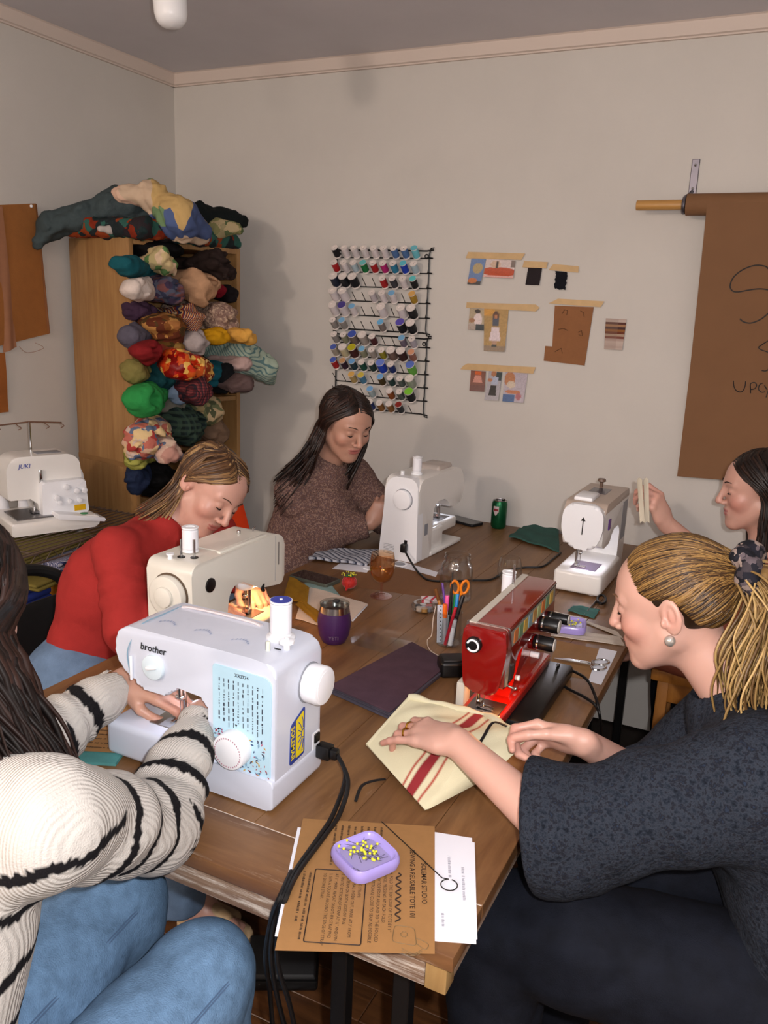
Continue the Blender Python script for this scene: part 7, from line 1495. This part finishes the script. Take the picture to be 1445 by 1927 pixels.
# ---------------------------------------------------------------- 3. woman in the red top (left, leaning over the cream machine)
def person_red():
    base = '#c39686'; H = P(392, 924, X=-1.37); Mh = frame((.78, -.22, -.5), (.5, .28, .82), H); t = thing('person', 'woman in a red long-sleeved top bending over the cream sewing machine', 'person', (-1.6, 1.6, 0))
    NB = P(300, 1000, X=-1.47); bf = V_((.95, -.25, 0)); SR = P(222, 1035, X=-1.445); SL = NB+V_((.02, .19, -.05)); CH = P(225, 1100, X=-1.53); HIP = P(175, 1300, X=-1.60); HIP.z = .56
    ER_ = P(243, 1212, X=-1.36); ER_.z = max(ER_.z, .80); WR = V_((-1.26, 1.55, .845)); EL = V_((-1.42, 1.84, .82)); WL = V_((-1.27, 1.77, .85))
    pcs = [head_piece(Mh, NB, .003, base, lips='#b06a62', bl=.3, smile=1)]
    hr = hframe(WR, V_((.62, .5, -.15)), V_((-.1, -.2, 1))); pcs.append(hand_piece(hr, [(.35, .5, .3)]*2+[(.5, .6, .4)]*2, -1, base, ER_, .0025, scale=.9)); hl = hframe(WL, V_((.75, -.4, -.15)), V_((0, .2, 1))); pcs.append(hand_piece(hl, [(.35, .5, .3)]*4, 1, base, EL, .0025, scale=.9))
    pcs.append(torso_piece([(HIP, CH, .11, .10, .05), (CH, NB, .08, .04, .06), (NB, SL, .036, .036, .02), (NB, SR, .036, .036, .02), (SL, EL, .04, .036, .02), (SR, ER_, .04, .036, .02)], .01, base)); make_body('body', t, pcs, base); face_bits(Mh, t, '#4a3020')
    m = mat('red_jersey', '#982b28', .85, var=.06, vs=20, bump=.35, bs=500, bd=.001, spec=.2); dr = (WR-ER_).normalized(); dl = (WL-EL).normalized(); rt = V_((-.25, -.95, 0))
    pr = [(HIP+V_((-.0, 0, .06)), CH, .135, .135, .07, (tuple(bf), .8)), (CH, NB+V_((-.02, 0, -.03)), .13, .075, .07), (NB+V_((0, 0, -.02)), SR, .056, .058, .05), (NB+V_((0, 0, -.02)), SL, .056, .058, .05), (SR, ER_, .06, .052, .014, None, (.003, 5, 1)), (ER_, WR-dr*.0, .054, .036, .02, None, (.003, 4, 1)), (SL, EL, .07, .055, .05), (EL, WL, .055, .036, .03), (SR+V_((-.03, .08, -.05)), CH, .07, .1, .05), (NB+V_((.01, -.0, -.005)), NB+V_((.025, -.005, .008)), .058, .053, .02)]
    o, V = garment('red_top', t, m, pr, .006, (.0035, 40), 7, holes=[(NB+(H-NB)*.42, H, .047, .06), (WR-dr*.05, WR+dr*.03, .03, .03)], ends=[(WR-dr*.015, dr, .05), (WL-dl*.015, dl, .05)], cuts=[((0, 0, .615), (.0, .0, -1))])
    legs = [(HIP+V_((0, -.09, 0)), V_((-1.22, 1.42, .56)), .115, .08, .05, None), (HIP+V_((0, .1, 0)), V_((-1.2, 1.66, .56)), .115, .08, .05, None), (V_((-1.22, 1.42, .56)), V_((-1.20, 1.40, .1)), .08, .06, .03, None), (V_((-1.2, 1.66, .56)), V_((-1.22, 1.68, .1)), .08, .06, .03, None), (HIP+V_((0, -.05, .05)), HIP+V_((0, .05, .05)), .125, .125, .05, None)]
    lo, hi = bounds(legs); jeans('jeans', t, legs, M_denim_m, lo, hi, .008, (.005, 34), 8, cuts=[((0, 0, .1), (0, 0, -1))])
    # bare foot in a beige slide under the table
    for p in (P(392, 1728, Z=.03), V_((-1.2, 1.68, .03))):
        S = SDF((p.x-.15, p.y-.12, -.01), (p.x+.2, p.y+.12, .2), .005); S.cone((p.x-.03, p.y, .12), (p.x-.03, p.y, .05), .036, .038, .03); S.cone((p.x-.03, p.y, .05), (p.x+.07, p.y-.01, .035), .036, .03, .03)
        for k in range(5): S.cone((p.x+.07, p.y-.032+.014*k, .03), (p.x+.115-.006*k, p.y-.036+.015*k, .026), .011, .0085+.003*(k == 0), .006)
        V, Q = S.mesh(); o = vq_obj('foot', V, Q, M_skin, t); paint(o, np.tile(np.array(lin(base)), (len(V), 1)))
        MB(Matrix.Translation((p.x, p.y, 0))).prism(roundpoly([(-.08, -.045), (.12, -.052), (.13, .03), (.08, .048), (-.08, .04)], .03, 4), 0, .02, bev=.004).build('slide_sole', mat('slide_beige', '#b39a78', .7), t)
        st = SDF((p.x-.08, p.y-.09, .0), (p.x+.13, p.y+.09, .12), .005); st.cone((p.x+.0, p.y-.045, .03), (p.x+.06, p.y-.05, .028), .02, .02, .02); st.cone((p.x-.005, p.y-.0, .062), (p.x+.06, p.y-.005, .055), .022, .02, .03); st.cone((p.x+.0, p.y+.035, .03), (p.x+.055, p.y+.038, .028), .02, .018, .02); V, Q = st.mesh(); vq_obj('slide_strap', V, Q, mat('slide_beige', '#b39a78'), t)
    lk = loose_locks(Mh, 330, 21, part=.02, amin=80, L=(.11, .2), flare=.012, wave=.006, back=.0, wvf=5, push=(-.07, -.075, .02))
    hair_obj(t, Mh, lk, cap(Mh, .004, ((0, .128, -.05), (.083, .07, .118)), .001, -.055), ['#3a2618', '#5a3e26', '#7a5a38', '#8f7048', '#4a321f'], 6, r=.0044)
person_red()
# ---------------------------------------------------------------- 4. woman at the far right, half out of the picture
def person_back():
    base = '#c49888'; H = P(1428, 926, D=2.36); Mh = frame((-.96, -.22, -.13), (0, 0, 1), H); t = thing('person', 'smiling dark-haired woman at the far right holding up a cream strap', 'person', (.12, 2.5, 0))
    NB = H+V_((.05, .01, -.17)); SL = NB+V_((.02, -.17, -.06)); SR = NB+V_((.02, .17, -.06)); CH = NB+V_((.04, 0, -.2)); HIP = V_((.15, 2.52, .53)); WR = P(1252, 985, D=2.34); ER_ = V_((-.10, 2.52, .87)); EL = SL+V_((-.08, -.02, -.26)); WL = EL+V_((-.22, .03, .0))
    pcs = [head_piece(Mh, NB, .003, base, lips='#b06a68', blush='#c05c50', bl=.5, smile=1)]
    hr = hframe(WR, P(1226, 925, D=2.30)-WR, V_((.75, -.5, .35))); pcs.append(hand_piece(hr, [(.8, 1.0, .4), (.9, 1.1, .5), (1.0, 1.1, .5), (1.05, 1.1, .5)], 1, base, ER_, .0025, thumb=(.25, .3), scale=.95, flush=.4)); hl = hframe(WL, WL-EL, V_((0, 0, 1))); pcs.append(hand_piece(hl, FL, -1, base, EL, .003, scale=.9))
    pcs.append(torso_piece([(HIP, CH, .12, .11, .05), (CH, NB, .1, .05, .06), (NB, SL, .05, .05, .03), (NB, SR, .05, .05, .03), (SL, EL, .045, .04, .02), (SR, ER_, .045, .038, .02)], .01, base)); make_body('body', t, pcs, base); face_bits(Mh, t, '#2a1a12')
    m = mat('rust_top', '#8a4a36', .85, var=.1, vs=20, bump=.3, bs=400); dr = (WR-ER_).normalized()
    pr = [(HIP, CH, .14, .14, .07), (CH, NB+V_((.01, 0, -.06)), .13, .08, .06), (NB+V_((0, 0, -.04)), SR, .05, .07, .05), (NB+V_((0, 0, -.04)), SL, .05, .07, .05), (SR, ER_, .065, .055, .05), (SL, EL, .065, .055, .05), (EL, WL, .052, .036, .03)]
    garment('top', t, m, pr, .008, (.004, 30), 9, holes=[(NB+V_((-.03, 0, -.02)), H, .055, .06)])
    legs = [(HIP+V_((0, -.09, 0)), V_((-.22, 2.68, .56)), .11, .08, .05, None), (HIP+V_((0, .09, 0)), V_((-.22, 2.86, .56)), .11, .08, .05, None), (V_((-.22, 2.68, .56)), V_((-.18, 2.68, .0)), .08, .06, .03, None), (V_((-.22, 2.86, .56)), V_((-.18, 2.86, .0)), .08, .06, .03, None)]
    lo, hi = bounds(legs); jeans('trousers', t, legs, M_denim_d, lo, hi, .01, (.004, 30), 9, cuts=[((0, 0, .0), (0, 0, -1))])
    lk = loose_locks(Mh, 260, 31, part=-.005, amin=84, L=(.24, .34), flare=.008, wave=.004, back=.01, ear=.6)
    hair_obj(t, Mh, lk, cap(Mh, .004, ((0, .128, -.05), (.08, .07, .12)), .001, -.06), ['#1a110d', '#241610', '#2e1d15', '#150d0b'], 8, r=.0046)
    MB().sph(Mh @ V_((-.083, -.004, -.034)), .004, 10, 8).build('earring', M_gold, t)
    c = P(1212, 905, D=2.285); st = MB().sheet(lambda u, v: P(1199+9*u+5*v, 903+82*v-4*math.sin(PI*u), D=2.27+.01*v+.012*math.sin(v*3)), 4, 14, .003).sheet(lambda u, v: P(1211+9*u+2*v, 903+82*v-4*math.sin(PI*u), D=2.29+.01*v), 4, 14, .003).build('cloth_strap', mat('strap_cream', '#c2b8a4', .85, bump=.3, bs=300)); tag(st, 'cream cloth strap held up in the far right hand', 'cloth strap')
person_back()

wood_chair('oak chair under the woman in the charcoal jumper', (.22, 1.38, 0), PI/2, M_oak)
wood_chair('oak chair under the woman holding up the cream strap', (.16, 2.5, 0), PI/2, M_oak)
# ---------------------------------------------------------------- 5. woman in the striped jumper (near left)
def person_stripe():
    base = '#b58a76'; H = V_((-.905, .63, 1.205)); Mh = frame((-.22, .88, -.42), (0, .1, 1), H); t = thing('person', 'woman in a white jumper with black stripes sewing at the flowered-panel machine', 'person', (-.85, .5, 0))
    NB = H+V_((-.02, -.085, -.15)); SR = P(80, 1548, Y=.61); SL = SR+V_((-.335, .05, .0)); CH = V_((-.885, .53, .86)); HIP = V_((-.83, .40, .55))
    ER_ = P(292, 1585, Y=.86); ER_.z = max(ER_.z, .80); WR = P(378, 1345, Y=1.075); EL = P(82, 1388, Y=.93); WL = P(232, 1282, Y=1.10)
    pcs = [head_piece(Mh, NB, .003, base, lips='#a06058', bl=.3)]
    hr = hframe(WR, V_((-.28, .9, -.16)), V_((-.35, -.05, 1))); pcs.append(hand_piece(hr, [(.35, .5, .3)]*4, -1, base, ER_, .0025, scale=.95, arm_r=(.029, .036)))
    hl = hframe(WL, P(330, 1308, Y=1.13)-WL, V_((.1, -.25, 1))); pcs.append(hand_piece(hl, [(.25, .35, .2), (.3, .4, .2), (.35, .4, .3), (.4, .5, .3)], 1, base, EL, .0025, thumb=(.5, .4), scale=.95, arm_r=(.029, .036)))
    pcs.append(torso_piece([(HIP, CH, .12, .11, .05), (CH, NB, .1, .05, .06), (NB, SL, .034, .034, .02), (NB, SR, .034, .034, .02), (SL, EL, .04, .036, .02), (SR, ER_, .04, .036, .02)], .01, base)); make_body('body', t, pcs, base); face_bits(Mh, t, '#2a1a14')
    dr = (WR-ER_).normalized(); dl = (WL-EL).normalized(); m = mat_attr('striped_knit', rough=.9, spec=.15)
    t_ = m.node_tree; wv_ = node(t_, 'ShaderNodeTexWave', bands_direction='X'); wv_.inputs['Scale'].default_value = 84; wv_.inputs['Distortion'].default_value = 1.5; wv_.inputs['Detail'].default_value = 2; t_.links.new(coords(t_, (1, .6, .25), (.0, .3, .2)), wv_.inputs['Vector'])
    n_ = node(t_, 'ShaderNodeTexNoise', i_Scale=420.0, i_Detail=1.0); t_.links.new(coords(t_), n_.inputs['Vector']); ad_ = node(t_, 'ShaderNodeMath', operation='ADD'); t_.links.new(wv_.outputs['Fac'], ad_.inputs[0]); t_.links.new(n_.outputs['Fac'], ad_.inputs[1])
    bu_ = node(t_, 'ShaderNodeBump', i_Strength=.55, i_Distance=.0018); t_.links.new(ad_.outputs[0], bu_.inputs['Height']); t_.links.new(bu_.outputs['Normal'], t_.nodes['Principled BSDF'].inputs['Normal'])
    pr = [(HIP+V_((0, -.0, -.02)), CH, .165, .15, .07, ((0, 1, 0), .85)), (CH, NB+V_((0, -.01, -.05)), .14, .09, .07), (NB+V_((0, 0, -.05)), SR, .06, .066, .05), (NB+V_((0, 0, -.05)), SL, .06, .066, .05), (SR, ER_, .072, .064, .045, None, (.004, 3, 1)), (ER_, ER_+(WR-ER_)*.62, .062, .05, .03, None, (.004, 3, 1)), (ER_+(WR-ER_)*.7, WR+dr*.01, .038, .035, .018), (SL, EL, .07, .06, .05), (EL, EL+(WL-EL)*.6, .056, .046, .03, None, (.004, 3, 1)), (EL+(WL-EL)*.68, WL+dl*.01, .038, .035, .018), (HIP+V_((.06, .1, -.06)), HIP+V_((.05, .0, .1)), .11, .12, .06)]
    o, V = garment('striped_jumper', t, m, pr, .0042, (.0045, 34), 13, holes=[(NB+(H-NB)*.4, H, .05, .06), (WR-dr*.06, WR+dr*.03, .031, .031), (WL-dl*.06, WL+dl*.03, .031, .031)], ends=[(WR-dr*.008, dr, .06), (WL-dl*.008, dl, .06)])
    col = np.tile(np.array(lin('#b8b3ac')), (len(V), 1)); blk = np.array(lin('#141214'))
    def seg(a, b):
        a = np.array(a); b = np.array(b); ab = b-a; u = np.clip(((V-a)@ab)/(ab@ab), 0, 1); d = np.linalg.norm(V-(a+u[:, None]*ab), axis=1); return u*np.linalg.norm(ab), d
    U = []; 
    for S_a, E_a, W_a in ((SR, ER_, WR), (SL, EL, WL)):
        s1, d1 = seg(S_a, E_a); s2, d2 = seg(E_a, W_a); L1 = (E_a-S_a).length; al = np.where(d1 < d2, s1, L1+s2); dm = np.minimum(d1, d2); U.append((al, dm, L1+(W_a-E_a).length))
    sT, dT = seg(HIP, CH); sN, dN = seg(CH, NB); dtor = np.minimum(dT-.075, dN-.04); wob = .004*np.sin(V[:, 0]*60)+.003*np.sin(V[:, 1]*85+V[:, 2]*40)+.0016*np.sin((V@np.array([310., 270., 330.])))
    arm = (np.minimum(U[0][1], U[1][1]) < dtor+.008) & (np.where(U[0][1] < U[1][1], U[0][0], U[1][0]) > .07); al = np.where(U[0][1] < U[1][1], U[0][0], U[1][0]); tot = np.where(U[0][1] < U[1][1], U[0][2], U[1][2]); back = tot-al+wob
    ph = np.mod(back-.088, .068); st = arm & (ph < .0165) & (back > .06) & (al > .09); zz = V[:, 2]+wob+.06*(V[:, 1]-.5); st |= (~arm) & (np.mod(zz-.02, .072) < .016) & (V[:, 2] < 1.01)
    col[st] = blk; paint(o, col)
    legs = [(HIP+V_((.10, .0, -.03)), V_((-.70, .86, .555)), .105, .083, .05, None), (HIP+V_((-.09, .06, -.03)), V_((-.93, .91, .56)), .115, .085, .05, None), (V_((-.70, .86, .555)), V_((-.68, .87, .1)), .082, .068, .03, None), (V_((-.93, .91, .56)), V_((-.95, .88, .1)), .084, .07, .03, None), (HIP+V_((-.05, .0, -.02)), HIP+V_((.08, 0, -.02)), .13, .13, .05, None)]
    lo, hi = bounds(legs); jeans('jeans', t, legs, M_denim_l, lo, hi, .006, (.006, 26), 14, cuts=[((0, 0, .09), (0, 0, -1))])
    M_seam = mat('denim_seam', '#4a617f', .85)
    for a, b, ra, rb, dd in ((HIP+V_((.10, .0, -.03)), V_((-.70, .86, .555)), .105, .083, V_((.80, -.25, .5))), (HIP+V_((-.09, .06, -.03)), V_((-.93, .91, .56)), .105, .083, V_((.85, .1, .45))), (V_((-.70, .86, .555)), V_((-.68, .87, .2)), .082, .07, V_((.8, -.6, .0)))):
        for off in (0, .05):
            d2 = (dd+V_((0, 0, off))).normalized(); MB().tube([a.lerp(b, u)+d2*((ra+(rb-ra)*u)*1.01+.0045) for u in [.25+.75*k/14 for k in range(15)]], .0011, 5).build('seam', M_seam, t)
    for p in ((-.68, .87), (-.95, .88)):
        S = SDF((p[0]-.08, p[1]-.08, -.01), (p[0]+.08, p[1]+.2, .15), .006); S.cone((p[0], p[1], .1), (p[0], p[1], .05), .045, .045, .02); S.cone((p[0], p[1], .045), (p[0], p[1]+.13, .035), .042, .034, .02); S.plane((0, 0, 0), (0, 0, -1)); V2, Q2 = S.mesh(); vq_obj('shoe', V2, Q2, mat('shoe_black', '#121214'), t)
    lk = loose_locks(Mh, 620, 41, part=.0, amin=70, L=(.2, .29), flare=.015, wave=.008, back=.0, wvf=8, push=(.07, .05, 0), front=.5, ear=1)
    hair_obj(t, Mh, lk, cap(Mh, .004, ((0, .128, -.05), (.08, .07, .12)), .001, -.06), ['#150d0b', '#1e1310', '#2a1a15', '#0f0a09'], 9, r=.0048)
person_stripe()
# ---------------------------------------------------------------- the tote bag under the red machine's needle
def tote():
    tz = .808; A, N_, B = P(770, 1312, Z=.822), P(915, 1346, Z=tz+.003), P(1003, 1392, Z=.852); D_, C_b, R_ = P(690, 1402, Z=.775), P(800, 1525, Z=.756), P(905, 1468, Z=.765)
    nu, nv = 64, 48
    def f(u, v):
        top = (A*(1-u)**2+N_*2*u*(1-u)*1.0+B*u*u) if False else (A.lerp(N_, u/.58) if u < .58 else N_.lerp(B, (u-.58)/.42)); bot = D_.lerp(C_b, u/.72) if u < .72 else C_b.lerp(R_, (u-.72)/.28)
        p = top.lerp(bot, v); b = math.sin(PI*v)*math.sin(PI*u); p = p+V_((0, 0, .024*b+.007*math.sin(u*9+v*5)*b+.005*math.sin(v*12-u*7)*b+.003*math.sin(u*23+v*17)*b)); p.z = max(p.z, T+.004); return p
    t = thing('tote_bag', 'cream tote bag with red stripes under the needle of the red machine', 'tote bag', (f(.5, .6).x, f(.5, .6).y, T)); o = MB().sheet(f, nu, nv, .005).build('cloth', mat_attr('tote_cloth', rough=.9, spec=.15, bump=.35, bs=500), t)
    u = np.repeat(np.arange(nu+1)/nu, nv+1); col = np.tile(np.array(lin('#d6cfae')), (len(u), 1)); w = u+.0
    col[(w > .455) & (w < .475)] = lin('#a83a30'); col[(w > .515) & (w < .585)] = lin('#8d2f33'); col[(w > .63) & (w < .65)] = lin('#a83a30'); paint(o, np.concatenate([col, col]))
    rim = MB().tube([f(k/24, .012)+V_((0, 0, .002+.002*math.sin(k*1.3))) for k in range(25)], [.0075+.002*math.sin(k*.9) for k in range(25)], 10, flat=.8).build('top_hem', mat('tote_hem', '#d6cfae', .9, bump=.3, bs=400), t)
    MB().tube([f(.008, k/16)+V_((0, 0, .001)) for k in range(17)], .0045, 8, flat=.7).build('side_hem', mat('tote_hem', '#d6cfae'), t)
    M_tape2 = mat('black_tape', '#101012', .6)
    MB().tube(smooth_path([f(.80, .05)+V_((0, 0, .006)), f(.72, .12)+V_((0, 0, .012)), f(.74, .3)+V_((0, 0, .006)), f(.77, .45)+V_((0, 0, .005))], 6), .0035, 6, flat=.3).build('black_tape', M_tape2, t)
    MB().tube(smooth_path([P(725, 1466, Z=T+.003), P(700, 1470, Z=T+.006), P(680, 1480, Z=T+.008), P(669, 1508, Z=T+.003)], 6), .0032, 6, flat=.4).build('black_tape', M_tape2, t)
tote()
def stool():
    t = thing('wooden_stool', 'low oak stool half hidden between the table edge and the charcoal jumper', 'stool', (-.15, 2.46, 0)); x0, x1, y0, y1, z = -.255, -.05, 2.36, 2.56, .60
    MB().rbox(x0, x1, y0, y1, z-.035, z, .006, 2).build('seat', M_oak, t)
    for x in (x0+.02, x1-.05):
        for y in (y0+.015, y1-.045): MB().box(x, x+.032, y, y+.032, 0, z-.034).build('leg', M_oak, t, bev=.003)
    for y in (y0+.02, y1-.04): MB().box(x0+.05, x1-.05, y, y+.02, .2, .235).build('rail', M_oak, t, bev=.002)
    MB().box(x0+.02, x1-.02, y0+.018, y0+.03, z-.1, z-.034).build('apron', M_oak, t, bev=.002)
stool()
